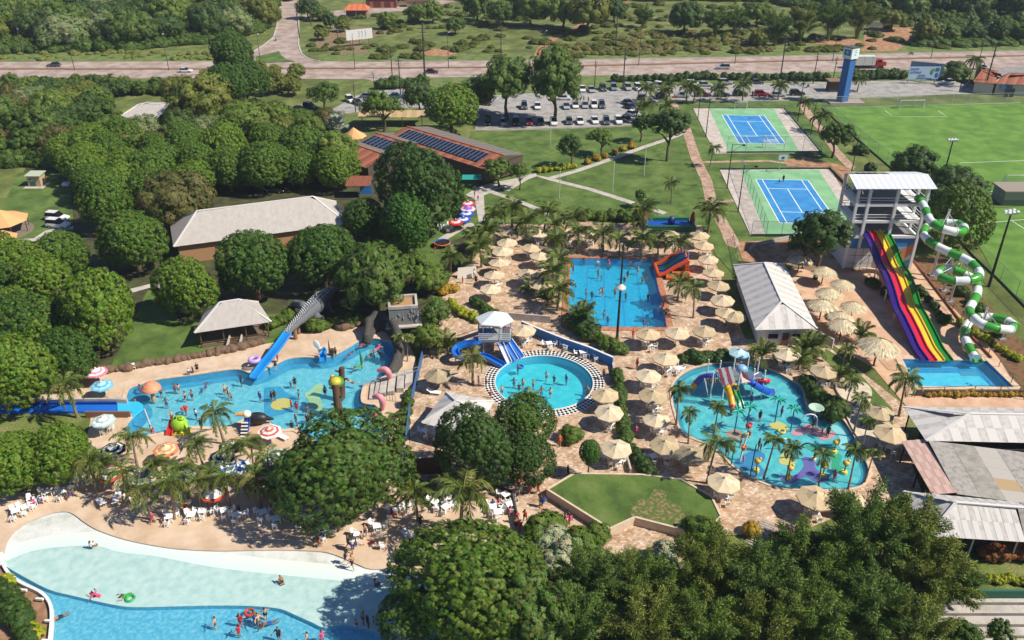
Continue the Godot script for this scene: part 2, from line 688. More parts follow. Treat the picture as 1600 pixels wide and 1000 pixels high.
func terrain()->void:
	wave_pool=smooth(g2([-51.4,-63.4,-52,-65.6,-51.5,-67.7,-49.7,-69.3,-48.2,-69.7,-47,-69.3,-45.5,-68.2,-43.6,-67,-40.8,-65.8,-37.8,-64.9,-34.3,-64.2,-30.1,-63.9,-26,-64,-22.79,-64,-19.5,-63.8,-17.78,-63.3,-15.33,-62,-13.96,-61.4,-11.41,-61.4,-9.79,-60.9,-6.1,-57.7,-4.38,-48.1,-10.47,-44.5,-29.2,-45.7,-38.9,-48.8,-41.3,-52.1,-42.3,-54.6,-43.8,-57.1,-45.2,-58.2,-47.5,-59.3,-49.3,-60.5,-50.8,-62]),4)
	lagoon=smooth(g2([-49.2,-89.7,-50,-91.4,-50.3,-93.1,-49.8,-93.8,-48.8,-94.4,-47.1,-95.4,-43.2,-96.4,-38.8,-97.7,-37,-97.7,-35.3,-96.8,-33.9,-97.4,-32.7,-98.9,-31.2,-100.5,-29.1,-101,-26.8,-100.8,-24.94,-101.5,-23.23,-103.6,-22.11,-105.2,-20.86,-106.1,-19.26,-105.9,-17.46,-104.8,-16.36,-102.6,-16.2,-99.7,-16.78,-97.2,-17.61,-95.7,-18.5,-94.7,-19.58,-94,-19.68,-91.9,-19.33,-90.1,-18.51,-89.6,-17.5,-89.4,-16.86,-88.3,-16.3,-86.5,-15.64,-84.5,-14.84,-82,-18.34,-81.2,-22.98,-81.5,-26.3,-84.3,-28.1,-84.3,-29.6,-84.5,-31.2,-86.5,-32.4,-87.5,-33.5,-86.4,-35.4,-84.8,-38.6,-84.9,-40.1,-84.9,-42.1,-84.1,-42.9,-83.6,-44.3,-83.1,-45.9,-82.7,-47.1,-83.9,-47.5,-85.3,-47.4,-86.7,-47.3,-87.8,-47.1,-88.6]),3)
	rect_pool=g2([10.18,-133.4,24.15,-132.9,22.94,-109.3,8.27,-109.6])
	plunge=g2([54.3,-100.5,65.8,-100,66.2,-93.5,53.4,-93.7])
	splash=smooth(g2([20.68,-89.9,21.2,-93.5,22.58,-96.1,25,-98.2,28,-99.3,30.6,-99.7,33.1,-99.2,34.9,-98,36.2,-96.8,37.4,-95,38.2,-93.5,37.8,-90.9,37.6,-88.3,38.7,-87.5,40.8,-86.9,41.3,-85.6,41.4,-83.1,41.2,-81.1,41.1,-78.1,40.6,-75.9,39.2,-74,37.1,-73.3,34.9,-73.2,32.3,-73.2,29.9,-73.6,28.3,-74.4,26.6,-75.9,25.6,-77.3,25,-78.9,23.69,-81.2,21.75,-82.7,20.7,-84.3,20.65,-87.2]),3)
	var wild:=surf("wild_grass",[[0.2,"5c652e"],[0.45,"6a7834"],[0.65,"798840"],[0.85,"968e5e"]],60,0.4,3.0,0.95,21,0.012,6.0)
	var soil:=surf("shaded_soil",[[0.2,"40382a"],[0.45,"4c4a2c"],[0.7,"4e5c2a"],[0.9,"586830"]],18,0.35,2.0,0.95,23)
	var holes:=[wave_pool,lagoon,circle(round_c,6.5,48),rect_pool,plunge,splash]
	ground("ground",[Vector2(-1500,-2500),Vector2(1500,-2500),Vector2(1500,200),Vector2(-1500,200)],0.0,wild,"wild green grassland spreading round the water park to the horizon",holes)
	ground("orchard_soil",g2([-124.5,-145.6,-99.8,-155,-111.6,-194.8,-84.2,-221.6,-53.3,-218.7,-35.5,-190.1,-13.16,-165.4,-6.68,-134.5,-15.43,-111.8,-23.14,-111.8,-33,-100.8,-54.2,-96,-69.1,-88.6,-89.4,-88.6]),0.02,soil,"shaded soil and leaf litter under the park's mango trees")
	ground("sand_deck",smooth(g2([-59.8,-70.7,-56,-72.8,-53,-75.5,-51.4,-80.7,-52.4,-85.9,-55,-89.4,-64.9,-90,-68.8,-92.6,-63.7,-96,-54.5,-98.9,-44.6,-100.8,-36.6,-104.3,-30.9,-107.6,-22.99,-110.8,-19.16,-110.8,-14.65,-104.3,-12.34,-94.4,-13,-88.6,-12.18,-80.7,-10.43,-70.7,1.41,-72.2,2.3,-64.9,-2.51,-60.5,-6.13,-58.1,-11.56,-52.8,-41.8,-50.8,-49.7,-52.8,-55.3,-60.5]),3),0.04,sand,"pale sand-coloured deck round the lagoon pool and the wave pool",[wave_pool,lagoon])
	ground("brick_terrace",g2([-10.11,-127,-7.1,-131.4,-2.41,-148.6,25.2,-148,35.5,-148,34.2,-117.9,33.8,-106.1,44.9,-104.3,48.5,-94.4,50.4,-88.6,47.1,-82,45.4,-72.8,36.5,-69.7,30.1,-66.7,21.26,-66,16.63,-62.2,10.35,-63.3,2.75,-69.7,-11.63,-75.5,-13,-88.6,-12.5,-100.8,-12.73,-111.8,-11.05,-117.9]),0.06,pavers,"pinkish clay paved terrace between the swimming pools",[circle(round_c,6.5,48),rect_pool,splash])
	ground("slide_terrace",g2([45.9,-128.2,54.1,-133.2,58.5,-133.2,69,-133.2,67.8,-117.9,69.6,-104.3,68.2,-88.6,50.4,-88.6,49.5,-98.4,46.4,-103.4,44.8,-107]),0.05,surf("tan_slab",[[0.2,"c29a7c"],[0.5,"cfa98a"],[0.8,"d8b698"]],20,0.1,1.0,0.85,29),"tan concrete terrace under the rainbow slide",[plunge])
	ground("red_soil",g2([69,-133.2,74.6,-134.5,74.3,-117.9,73.2,-104.3,71.5,-94.4,66.1,-90.7,67.9,-100.8,68.3,-117.9]),0.07,surf("red_soil",[[0.2,"6a4a30"],[0.5,"8f6444"],[0.8,"6f6a3a"]],9,0.35,1.0,0.95,31),"reddish garden soil along the fence beside the tube slide",[plunge])
	var bare:=surf("bare_earth",[[0.2,"9c7250"],[0.5,"b98a66"],[0.8,"c9a07c"]],14,0.25,1.0,0.95,33)
	ground("bare_earth_bank",g2([119.7,-299.8,134.3,-336,142.3,-342.4,154.7,-342.4,148.7,-319.3,139.3,-310.4,131.8,-299.8]),0.05,bare,"bare brown earth bank cut beside the highway")
	ground("bare_earth",g2([40.3,-140.4,62.9,-142.4,58.4,-128.2,51.6,-127,46.6,-131.4,39.5,-129.9]),0.05,bare,"bare reddish earth strip behind the tennis court")
	ground("bare_earth",g2([61.5,-185.6,67.4,-187.3,74.9,-180.4,68.4,-165.4,65.7,-180.4,61,-181.2]),0.05,bare,"bare reddish earth and rubble between the two tennis courts")
	ground("bare_earth",g2([-33.4,-293.8,-32,-301.9,-22.24,-304,-18.45,-295.8,-21.44,-291.9]),0.05,bare,"patch of red earth on the verge opposite the billboard")
	ground("bare_earth",g2([103.7,-312.6,108.8,-323.9,124,-321.6,126.2,-314.8,122.7,-308.2]),0.05,bare,"strip of red earth on the verge by the earth bank")
	ground("bare_earth",g2([-69.8,-308.2,-72.5,-339.8,-59.6,-343.7,-44.3,-339.8,-54.7,-312.6,-47.7,-295.8,-60.8,-295.8]),0.05,surf("brown_earth",[[0.2,"7a6a4a"],[0.5,"9a7f60"],[0.8,"6f7040"]],20,0.3,2.0,0.95,35),"brown scrubby earth round the white billboard")
	ground("dirt_track",band(g2([8.58,-291.9,11.33,-310.4,15.44,-321.6,24.67,-341.1,37.6,-374.7,54.1,-411.3]),3.0),0.06,bare,"narrow red dirt track leading away over the field")
	var hz:=surf("verge",[[0.2,"587830"],[0.45,"6a8438"],[0.6,"8a8a54"],[0.8,"75863f"]],25,0.4,2.2,0.95,37,0.012,5.0)
	ground("verge",g2([-208.9,-283.4,-85.9,-284.3,-85.3,-289.9,-92.8,-301.9,-219.7,-299.8]),0.03,hz,"green grass verge beyond the highway by the forest")
	ground("verge",g2([-63.7,-283.4,-41.8,-283.4,0,-285.2,42.4,-288,85.8,-291.9,176.3,-300.9,203.9,-310.4,90.1,-308.2,0,-294.8,-34.9,-297.8,-65.1,-295.8]),0.03,hz,"green grass verge beyond the highway by the fields")
	ground("verge",g2([-43.5,-241,-44.6,-260.3,19.64,-264.3,79.3,-267.2,124.8,-271.8,144.1,-274.4,136.3,-255.6,95.6,-256.4,39.7,-253.3,18.43,-245.9,-7.24,-241]),0.03,hz,"green grass verge between the highway and the car park")
	ground("yard_lawn",g2([-99.8,-155,-107.2,-177,-96,-177,-82.6,-148.6,-86.4,-142.7,-91.2,-138.5,-98,-138.5]),0.05,grass,"small lawn beside the round tan pavilions")
	ground("yard_lawn",g2([-55,-98.2,-56.1,-106.1,-58.5,-121.2,-56.8,-122.3,-50.1,-111.8,-35.2,-113.8,-31.3,-109.4,-34.1,-105.2,-42.3,-102,-51.2,-99.2]),0.05,grass,"lawn strip around the small white pavilion by the lagoon")
func kerb(nm: String,pts: Array,w: float,h: float,m: Material,label: String)->void:
	var b:=B.new()
	for i in pts.size() - 1:
		var a: Vector2=pts[i]
		var d: Vector2=(pts[i+1] - a)
		var z:=d.normalized().orthogonal()*w/2
		b.prism([a+z,a+d+z,a+d - z,a - z],0.0,h)
	solo(nm,b,m,label,"","","structure")
func roads()->void:
	ground("highway",g2([-267.7,-278.8,-197.8,-282.4,-167.1,-283.4,-85.9,-284.3,-67,-284.3,-41.8,-283.4,0,-284.7,21.07,-286.2,85.5,-290.9,130.2,-295.8,175.7,-299.8,247.7,-308.2,230.4,-284.3,163.3,-276.1,120.9,-272.2,79.4,-267.6,19.66,-264.7,-19.53,-262.7,-46.5,-260.3,-77.7,-261.1,-155.4,-261.1,-184,-260.3,-249.2,-257.1]),0.06,asphalt,"dusty pinkish asphalt highway with two carriageways across the top")
	ground("side_road",g2([-107.1,-422.4,-104.5,-407.7,-92,-346.3,-87.6,-323.9,-87.5,-310.4,-88.6,-300.9,-86.4,-282.4,-62.5,-282.4,-67.4,-288,-71.2,-295.8,-75.4,-310.4,-83.3,-346.3,-96.4,-407.7,-99.6,-422.4]),0.08,asphalt,"dusty side road running away from the highway junction")
	ground("side_street",g2([-86.8,-368.7,-71.2,-382.5,-45,-393.9,-29.4,-413.1,-17.63,-413.1,-28.5,-399,-43.5,-379.3,-68.8,-368.7,-83.9,-358.6]),0.08,asphalt,"grey street branching past the orange roofed kiosk")
	ground("turning_apron",g2([143.9,-271.8,154.7,-275.3,187.4,-282.4,174.4,-260.3,148,-261.9]),0.07,surf("grey_asphalt",[[0.3,"8d8a86"],[0.7,"a19c96"]],15,0.2,1.5,0.9,41),"grey paved apron behind the tiled house beside the highway")
	ground("traffic_island",g2([-85.5,-290.9,-79.8,-299.3,-77.2,-291.9,-74,-286.2,-70.6,-283.4,-83.1,-281.5]),0.22,grass,"grassy triangular traffic island at the road junction")
	kerb("median",g2([-240.2,-270.1,-161.8,-273.3,-101.1,-273.3,-48.7,-274.1,0,-275.7,41.2,-279.3,83.7,-283.8,127,-287.6,171.8,-292.4,218.3,-297.8]),1.5,0.25,surf("median_earth",[[0.2,"7d5a44"],[0.5,"a37a60"],[0.8,"8f7a60"]],6,0.3,1.0,0.9,43),"narrow raised earth median between the carriageways")
	kerb("kerb",g2([-99,-416.8,-83.3,-346.3,-75.6,-310.4,-71.4,-295.8,-67.6,-288,-62.8,-284]),0.5,0.22,concrete,"pale kerb along the near bend of the side road")
	kerb("kerb",g2([-106.4,-416.8,-91.8,-346.3,-87.6,-323.9,-87.5,-310.4,-88.4,-300.4,-87.3,-288]),0.5,0.22,concrete,"pale kerb along the far bend of the side road")
	kerb("kerb",g2([-41.8,-283.7,0,-284.9,21.08,-286.3,85.6,-291.1,130.3,-296,175.8,-300.1]),0.3,0.2,concrete,"long pale kerb on the far edge of the highway")
	kerb("kerb",g2([-44.6,-260.6,-19.51,-262.4,19.65,-264.4,79.3,-267.3,120.8,-272]),0.3,0.2,concrete,"long pale kerb on the near edge of the highway")
	var b:=B.new()
	for ln in [g2([-184.9,-278.1,-82.3,-278.5,0,-280.1,84.6,-287.5,173.7,-296]),g2([-178.2,-266.8,-79.3,-267.2,-19.88,-268,20.06,-270.7,81.4,-275.1,167.3,-283.8])]:
		for i in ln.size() - 1:
			var l: float=ln[i].distance_to(ln[i+1])
			var k:=int(l/9)
			for j in k:
				var p: Vector2=ln[i].lerp(ln[i+1],(j+0.2)/k)
				var q: Vector2=ln[i].lerp(ln[i+1],(j+0.6)/k)
				var z:=(q - p).normalized().orthogonal()*0.09
				b.flat([p+z,q+z,q - z,p - z],0.075)
	solo("lane_markings",b,mt("d8d2cc"),"faded white dashed lane lines on the highway","","","structure")
	var gravel:=surf("gravel",[[0.2,"99958f"],[0.45,"aaa7a2"],[0.7,"bbb8b3"],[0.9,"a9a49c"]],22,0.3,1.2,0.95,45)
	ground("gravel_car_park",g2([-9.25,-208,-8.62,-227.8,-7.79,-241,18.48,-246.6,39.6,-252.5,95.8,-257.1,119.5,-258.7,135.8,-255.6,137.7,-246.6,148.6,-248.1,146.3,-243.8,127.7,-243.1,115.9,-241,89.4,-237.6,70.9,-235.2,47,-235.2,34.9,-231,31.2,-212.4,16.06,-209.6,-6.37,-207.5]),0.06,gravel,"light grey gravel car park below the highway")
	ground("gravel_drive",g2([-52.7,-215.8,-47.1,-231,-44.4,-241,-37,-246.6,-31.2,-261.9,-26.3,-261.9,-23.47,-244.5,-7.79,-241,-8.52,-224.7,-27.7,-229,-44,-222.8,-48.7,-212.4]),0.065,gravel,"pale gravel drive with parked cars behind the tiled restaurant")
	ground("access_ramp",g2([-46.7,-261.9,-31.3,-263.5,-25.9,-263.5,-25.9,-246.6,-28.2,-242.4,-38,-254.8]),0.085,asphalt,"asphalt ramp joining the highway to the car park")
	kerb("kerb",g2([-8.44,-207.7,0,-208.6,16.07,-209.9,30.8,-212.1]),0.25,0.3,concrete,"low white kerb between the car park and the lawn")
	kerb("kerb",g2([31.3,-212.4,35,-230.3,46.8,-234.9,70.9,-235,93,-237.6,115.8,-240.6]),0.25,0.3,concrete,"low kerb between the car park and the tennis court lawn")
func lawns_and_courts()->void:
	ground("main_lawn",g2([-10.32,-206.9,30.7,-211.3,35.3,-230.3,50.5,-234.9,87.2,-236.2,76.7,-185.6,45.1,-141.3,39.3,-135.8,34.1,-138.2,29.4,-143.9,9.46,-145,-7.63,-143.9,-11.48,-139.9,-11.88,-129.4,-15.73,-124.6,-19.48,-134.5,-22.46,-155,-10.53,-165.4]),0.04,grass,"broad mown green lawn between car park and pools")
	ground("pool_garden_lawn",g2([35.7,-143.3,38.6,-142.1,39,-128.9,37,-126,35.5,-135]),0.075,grass,"grass verge between the brick path and the row of parasols")
	ground("garden_lawn",g2([44.6,-103.4,46.7,-99.2,48.3,-88.6,47,-85.2,45.7,-91.4,43.3,-100.8]),0.08,grass,"narrow lawn beside the grey slab terrace wall")
	var pitch:=surf("pitch_grass",[[0.25,"567f2b"],[0.5,"628c30"],[0.75,"6e963a"]],40,0.2,1.5,0.95,47,0.012,3.0)
	ground("football_pitch",g2([84.9,-229,140.4,-234.2,190.2,-241,144.7,-165.4,85.5,-165.4,83.4,-180.4]),0.06,pitch,"bright green football pitch with a white goal")
	ground("football_pitch",g2([87.3,-155,136.9,-163.6,97.8,-94.4,80.8,-107.9,79.7,-124.6]),0.06,pitch,"second bright green football pitch beside the tube slide")
	ground("pitch_verge",g2([85.4,-165.1,140.7,-169.1,137.2,-164,87.5,-155.3]),0.06,grass,"grass strip behind the small shed between the pitches")
	var lines:=B.new()
	for l in [g2([99.8,-225.9,99.7,-219.9,113.7,-219.9,114,-225.9]),g2([84.7,-228.4,140.1,-233.6]),g2([100.3,-183.4,121.6,-185.6]),g2([96.1,-165.4,111.1,-166.5]),g2([89.4,-149,103,-151.8]),g2([94.9,-149.9,95.7,-142.7])]:
		for p in [band(l,0.14)]:
			lines.flat(p,0.072)
	solo("pitch_lines",lines,mt("dfe4d8"),"white painted lines on the football pitches","","","structure")
	var pinkpath:=paver_mat("path_pavers",["c3a592","cdb09c","b89a86"],"a88c7a",4.0,16,16,61)
	ground("brick_path",smooth(band(g2([44.9,-241,43.8,-226.5,44,-216.9,43.4,-206.4,41.7,-185.6,41.3,-171.8,39.8,-160.1,39.7,-151.8,39.7,-145,39.5,-138.5]),2.3),2),0.085,pinkpath,"pinkish brick footpath winding down beside the tennis courts")
	ground("brick_path",smooth(band(g2([79.4,-231,77.9,-218.7,77.2,-207.5,75.4,-192.4,74.9,-180.4]),2.0),2),0.085,pinkpath,"pinkish brick footpath along the football pitch fence")
	ground("brick_path",band(g2([8.33,-151.5,12.68,-149,18.03,-148,22.24,-148]),1.8),0.085,pinkpath,"short pinkish footpath behind the palms at the pool end")
	ground("brick_path",band(g2([40.7,-159.7,44.4,-160.4]),1.4),0.083,pinkpath,"short brick link path to the near tennis court")
	ground("brick_path",band(g2([41.9,-183.8,57.7,-184.7,62.2,-182.9]),1.2),0.083,pinkpath,"thin path between the two tennis courts")
	ground("footpath",band(g2([43.1,-206.4,38.1,-201.2,31.2,-194.8,22.49,-186,13.97,-177.9,8.21,-173.4]),1.5),0.083,concrete,"pale concrete footpath slanting across the lawn from the car park trees")
	ground("footpath",band(g2([-1.32,-166.2,4.42,-175.6,8.45,-172.6,16.54,-166.5,23.87,-159.4,29.7,-153.7]),1.5),0.081,concrete,"pale concrete footpath crossing the lawn towards the inflatable pool")
	ground("footpath",band(g2([-5.28,-166.2,0,-161.5,5.02,-156,8.12,-152.4]),1.4),0.082,concrete,"pale concrete footpath beside the flower border")
	ground("footpath",g2([-9.39,-163.6,-7.33,-168,-4.72,-170.3,0,-173,5.28,-176.6,5.23,-174.6,0,-169.1,-3.3,-166.2,-5.73,-163.2,-5.11,-150.2,-6.29,-149.3,-7.47,-161.1]),0.079,concrete,"wide pale paved area by the restaurant entrance")
	ground("footpath",band(g2([-61,-121.2,-58.6,-123,-48.4,-121.9]),1.6),0.083,concrete,"pale path between the mango trees by the hall")
	ground("footpath",band(g2([-90.4,-140.4,-86.2,-141.3,-85.7,-145,-81.8,-146.8]),1.6),0.083,concrete,"pale kerbed path by the tan pavilion")
	ground("footpath",band(g2([-12.73,-141.3,-10.08,-145.6,-7.24,-148.6]),1.6),0.083,concrete,"pale path near the trampoline")
	var green:=surf("court_green",[[0.2,"76ab7a"],[0.5,"82b686"],[0.8,"8dbf90"]],30,0.06,1.0,0.8,51)
	var blue:=surf("court_blue",[[0.2,"2c80c0"],[0.5,"338ac8"],[0.8,"3e93ce"]],20,0.05,1.0,0.8,53)
	var slabm:=surf("court_slab",[[0.2,"b3a79c"],[0.5,"c2b7ac"],[0.8,"cfc6bc"]],12,0.12,1.0,0.85,55)
	court(g2([48.8,-227.8,73.3,-227.8,71.5,-190.3,46.8,-189.8]),g2([53,-227.2,70.4,-227.2,66.6,-190.5,50.2,-190.1]),Vector3(55.19,0,-221.25),0.0476,green,blue,slabm,"far",true)
	court(g2([45.5,-178.7,69.8,-179.1,65.7,-143,43.6,-142.8]),g2([50,-178.3,67.1,-178.3,63.8,-143.1,46.4,-143]),Vector3(51.86,0,-172.63),0.0585,green,blue,slabm,"near",false)
func court(slab: Array,inner: Array,at: Vector3,yaw: float,green: Material,blue: Material,slabm: Material,which: String,futsal: bool)->void:
	var b:=B.new()
	b.prism(slab,0.0,0.14)
	solo("court_slab",b,slabm,"grey concrete slab under the %s tennis court" % which,"","","structure")
	b=B.new()
	b.flat(inner,0.15)
	solo("court_surface",b,green,"pale green painted surround of the %s tennis court" % which,"","","structure")
	var q:=func(x: float,z: float)->Vector2:
		return Vector2(at.x+x*cos(yaw) - z*sin(yaw),at.z+x*sin(yaw)+z*cos(yaw))
	b=B.new()
	b.flat([q.call(0,0),q.call(10.97,0),q.call(10.97,23.77),q.call(0,23.77)],0.16)
	solo("court_playing_area",b,blue,"blue playing area of the %s tennis court" % which,"","","structure")
	b=B.new()
	for l in [[0,0,10.97,0],[0,23.77,10.97,23.77],[0,0,0,23.77],[10.97,0,10.97,23.77],[1.37,0,1.37,23.77],[9.6,0,9.6,23.77],[1.37,5.485,9.6,5.485],[1.37,18.285,9.6,18.285],[5.485,5.485,5.485,18.285]]:
		b.flat(band([q.call(l[0],l[1]),q.call(l[2],l[3])],0.16),0.168 if l[0]==l[2] else 0.164)
	if futsal:
		for l in [[-1.5,17.5,12.5,17.5],[2.8,17.5,2.8,23.77],[7.6,17.5,7.6,23.77]]:
			b.flat(band([q.call(l[0],l[1]),q.call(l[2],l[3])],0.1),0.172 if l[0]==l[2] else 0.176)
	solo("court_lines",b,mt("e8ecec"),"white painted lines of the %s tennis court" % which,"","","structure")
func basin(nm: String,label: String,pts: Array,deep: float,level: float,floor_m: Material,wall_m: Material,cope_m: Material,cope: float,water: Material,edge:=0.0,edge_m: Material=null)->void:
	var o:=thing(nm,label,"",O)
	o.set_meta("kind","structure")
	var b:=B.new()
	b.flat(pts,-deep)
	part("floor",b,floor_m,o)
	b=B.new()
	b.fence_wall(pts,-deep,0.05)
	part("wall",b,wall_m,o)
	if edge > 0:
		b=B.new()
		var inner:=grow(pts,-edge)
		for q in minus(pts,[inner]):
			b.flat(q,-deep+0.02)
		part("dark_tile_border",b,edge_m,o)
	if cope > 0:
		b=B.new()
		var outer:=grow(pts,cope)
		for q in minus(outer,[pts]):
			b.flat(q,0.16)
		b.fence_wall(outer,0.0,0.16)
		b.fence_wall(pts,0.0,0.16)
		part("coping",b,cope_m,o)
	b=B.new()
	b.flat(pts,-level)
	solo("water",b,water,"clear rippled water filling the %s" % nm.replace("_"," "),"","","structure")
func patch(nm: String,up: Node,pts: Array,y: float,m: Material)->void:
	var b:=B.new()
	b.flat(pts,y)
	part(nm,b,m,up)
func pools()->void:
	var cope:=surf("pool_coping",[[0.2,"c4a88c"],[0.5,"d3b79b"],[0.8,"dcc3a8"]],8,0.12,0.7,0.8,63)
	var w1:=water_mat("59c4d8",0.10,5.0,0.5,65)
	var w2:=water_mat("58c8d8",0.07,3.2,0.9,67)
	var o:=thing("wave_pool","large wave pool with a white beach end and a blue deep end","",O)
	o.set_meta("kind","structure")
	var b:=B.new()
	var deep:=smooth(g2([-51.7,-62.9,-50.9,-62.2,-48.5,-60.8,-44.8,-58.9,-42.1,-58.1,-37.8,-57,-35.5,-56.7,-31.7,-56.8,-27.2,-56.9,-24.17,-56.8,-21.86,-56.5,-20.31,-55.8,-18.51,-54.9,-17.23,-54.3,-15.51,-54.6,-13.99,-54.3,-12.56,-53.8,-11.2,-53.1,-8.59,-52,-5.6,-50.1,-3.21,-46.3,-10.32,-43.4,-31,-43.4,-40.2,-47.5,-43.9,-52.8,-45.8,-56.5,-50.1,-60.1]),3)
	var shallow:=PackedVector2Array(wave_pool)
	var beach_m:=surf("white_pool_beach",[[0.2,"b9bdb6"],[0.45,"cfd2cb"],[0.8,"dcdeda"]],18,0.10,2.0,0.6,69)
	var mint:=surf("mint_pool_floor",[[0.2,"b2cfc8"],[0.5,"bfd9d1"],[0.8,"cbe0d9"]],9,0.10,1.0,0.6,71)
	var deepm:=surf("blue_pool_floor",[[0.2,"48acd0"],[0.5,"60bcda"],[0.8,"86cfe4"]],4,0.22,1.2,0.6,73)
	var mintz:=smooth(g2([-51.8,-62.2,-50.7,-62.7,-48.8,-64,-45.9,-64.6,-42.6,-64.7,-39.7,-63.8,-36.2,-63.3,-29.9,-61.8,-23.99,-60.9,-17.52,-60.1,-12.41,-59.3,-4.9,-58.1,-2.14,-46.3,-41.3,-43.4]),3)
	for q in Geometry2D.clip_polygons(shallow,PackedVector2Array(mintz)):
		b.flat(Array(q),-0.11)
	for k in 3:
		var fb:=B.new()
		for q in Geometry2D.intersect_polygons(shallow,PackedVector2Array(grow(mintz,0.6+0.7*k))):
			for z in Geometry2D.clip_polygons(q,PackedVector2Array(deep)):
				fb.flat(Array(z),-0.093 - 0.005*k)
		part("worn_paint",fb,mt(["c6dbd2","cbd9d2","cfd6d0"][k],0.6),o)
	part("beach",b,beach_m,o)
	b=B.new()
	for a in Geometry2D.intersect_polygons(shallow,PackedVector2Array(mintz)):
		for q in Geometry2D.clip_polygons(a,PackedVector2Array(deep)):
			b.flat(Array(q),-0.088)
	part("shallow_floor",b,mint,o)
	b=B.new()
	for q in Geometry2D.intersect_polygons(shallow,PackedVector2Array(deep)):
		b.flat(Array(q),-0.55)
		b.fence_wall(Array(q),-0.55,-0.115)
	part("deep_floor",b,deepm,o)
	b=B.new()
	b.fence_wall(wave_pool,-1.1,0.05)
	part("wall",b,concrete,o)
	b=B.new()
	for q in Geometry2D.intersect_polygons(shallow,PackedVector2Array(mintz)):
		b.flat(Array(q),-0.05)
	solo("water",b,w2,"thin clear rippled water over the wave pool","","","structure")
	var rim:=thing("curved_wall","curved white topped rim wall of the wave pool with stub posts","rim wall")
	var rp:=smooth(g2([-51.5,-63.3,-50.9,-62.2,-49.3,-60.5,-47.5,-59.3,-45.2,-58.2,-43.8,-57.1,-42.8,-55.6,-41.9,-53.5,-41.1,-51.4]),4,false)
	b=B.new()
	for i in rp.size() - 1:
		b.bar(v3(rp[i],0.2),v3(rp[i+1],0.2),0.28,0.5)
	part("coping",b,white_wall,rim)
	for p in g2([-50.9,-61.7,-49.1,-59.9,-47.2,-58.4,-45.1,-57.3,-43,-54.7,-42.2,-52.5]):
		b=B.new()
		b.bar(v3(p,0.35),v3(p,0.35)+Vector3(0.75,0.05,0.1),0.22,0.22)
		part("stub_post",b,white_wall,rim)
	ground("brick_apron",g2([-53.7,-62.2,-50.9,-61.9,-49.3,-60.3,-47.3,-59,-45.1,-57.9,-43.8,-56.9,-42.5,-55,-39.7,-48.8,-46.3,-48.8]),0.05,surf("brown_slab",[[0.2,"8d6a4d"],[0.5,"9a7657"],[0.8,"a8866a"]],8,0.15,1.0,0.9,75),"brown paved apron outside the curved rim of the wave pool")
	var lag:=surf("lagoon_floor",[[0.2,"58bcd2"],[0.5,"6ac8da"],[0.8,"86d6e2"]],8,0.16,1.4,0.6,77)
	var lagdark:=surf("lagoon_border",[[0.2,"2488b6"],[0.5,"2c94c0"],[0.8,"3aa0ca"]],9,0.12,1.2,0.6,79)
	basin("lagoon_pool","large winding lagoon pool with play figures in it",lagoon,1.0,0.14,lag,lagdark,cope,0.55,w1,1.2,lagdark)
	var lo: Node=get_node("lagoon_pool")
	patch("dark_blue_zone",lo,g2([-33.2,-95,-31.1,-95.3,-30.3,-94.1,-29.4,-93.4,-28.1,-92.8,-27.4,-90,-31.4,-87.9]),-0.95,lagdark)
	patch("yellow_disc",lo,circle(V(-30,-91.1),1.35,24),-0.91,mt("c9b94a",0.6))
	patch("yellow_disc",lo,smooth(g2([-27.5,-93.5,-26.9,-94.3,-26.6,-95.4,-26.1,-96,-25.5,-95.7,-25.3,-94.1,-25.3,-92.6,-24.63,-91.1,-24.59,-89.7,-25.3,-89.1,-26.2,-89.7,-26.4,-91.4]),3),-0.95,mt("9cc08a",0.6))
	patch("dark_blue_zone",lo,smooth(g2([-49.9,-92.6,-48.7,-94,-47.5,-91.4,-46.2,-89.7,-46.3,-88.6,-47.2,-87.8,-48.1,-88.6,-48,-89.7,-47.6,-90.3]),3),-0.93,lagdark)
	var rectm:=surf("blue_tile",[[0.2,"0aa6d8"],[0.5,"12b2e0"],[0.8,"30bee6"]],6,0.18,1.1,0.5,81)
	var terracotta:=surf("terracotta",[[0.2,"a86a48"],[0.5,"b9795a"],[0.8,"c48a6a"]],6,0.2,0.8,0.85,83)
	basin("swimming_pool","rectangular bright blue swimming pool full of bathers",rect_pool,1.3,0.12,rectm,mt("1c98cc",0.4),terracotta,1.0,w1)
	for k in [0.2,0.4,0.6,0.8]:
		var l: Vector2=rect_pool[0].lerp(rect_pool[1],k)
		var r: Vector2=rect_pool[3].lerp(rect_pool[2],k)
		patch("lane_line",get_node("swimming_pool"),band([l+Vector2(0,1),r - Vector2(0,1)],0.28),-1.285,mt("0c8cc4",0.5))
	var roundm:=surf("turquoise_floor",[[0.2,"2cc0cc"],[0.5,"34c8d4"],[0.8,"48d0da"]],12,0.08,1.5,0.5,85)
	basin("round_pool","round turquoise pool inside a black and white chequered rim",circle(round_c,6.5,64),1.25,0.10,roundm,mt("2aa8c8",0.4),white_wall,0.12,w1)
	var ring:=thing("chequered_rim","ring of black and white diamond tiles around the round pool","tile ring",round_c)
	var bl:=mt("1d1d1f",0.45)
	var wh:=mt("e6e3dc",0.45)
	var nt:=88
	for row in 3:
		var r0:=6.66+row*0.45
		var tb:=B.new()
		var da:=PI/nt
		tb.quad(Vector3(cos(da)*r0,0,-sin(da)*r0)*1.0,Vector3(cos(-da)*r0,0,sin(da)*r0),Vector3(cos(-da)*(r0+0.4),0,sin(da)*(r0+0.4)),Vector3(cos(da)*(r0+0.4),0,-sin(da)*(r0+0.4)))
		var tl:=B.new()
		var pts:=[Vector2(r0,-0.02),Vector2(r0+0.22,-r0*da*1.0),Vector2(r0+0.44,0.02),Vector2(r0+0.22,r0*da*1.0)]
		tl.prism(pts,0.0,0.035)
		var gap:=B.new()
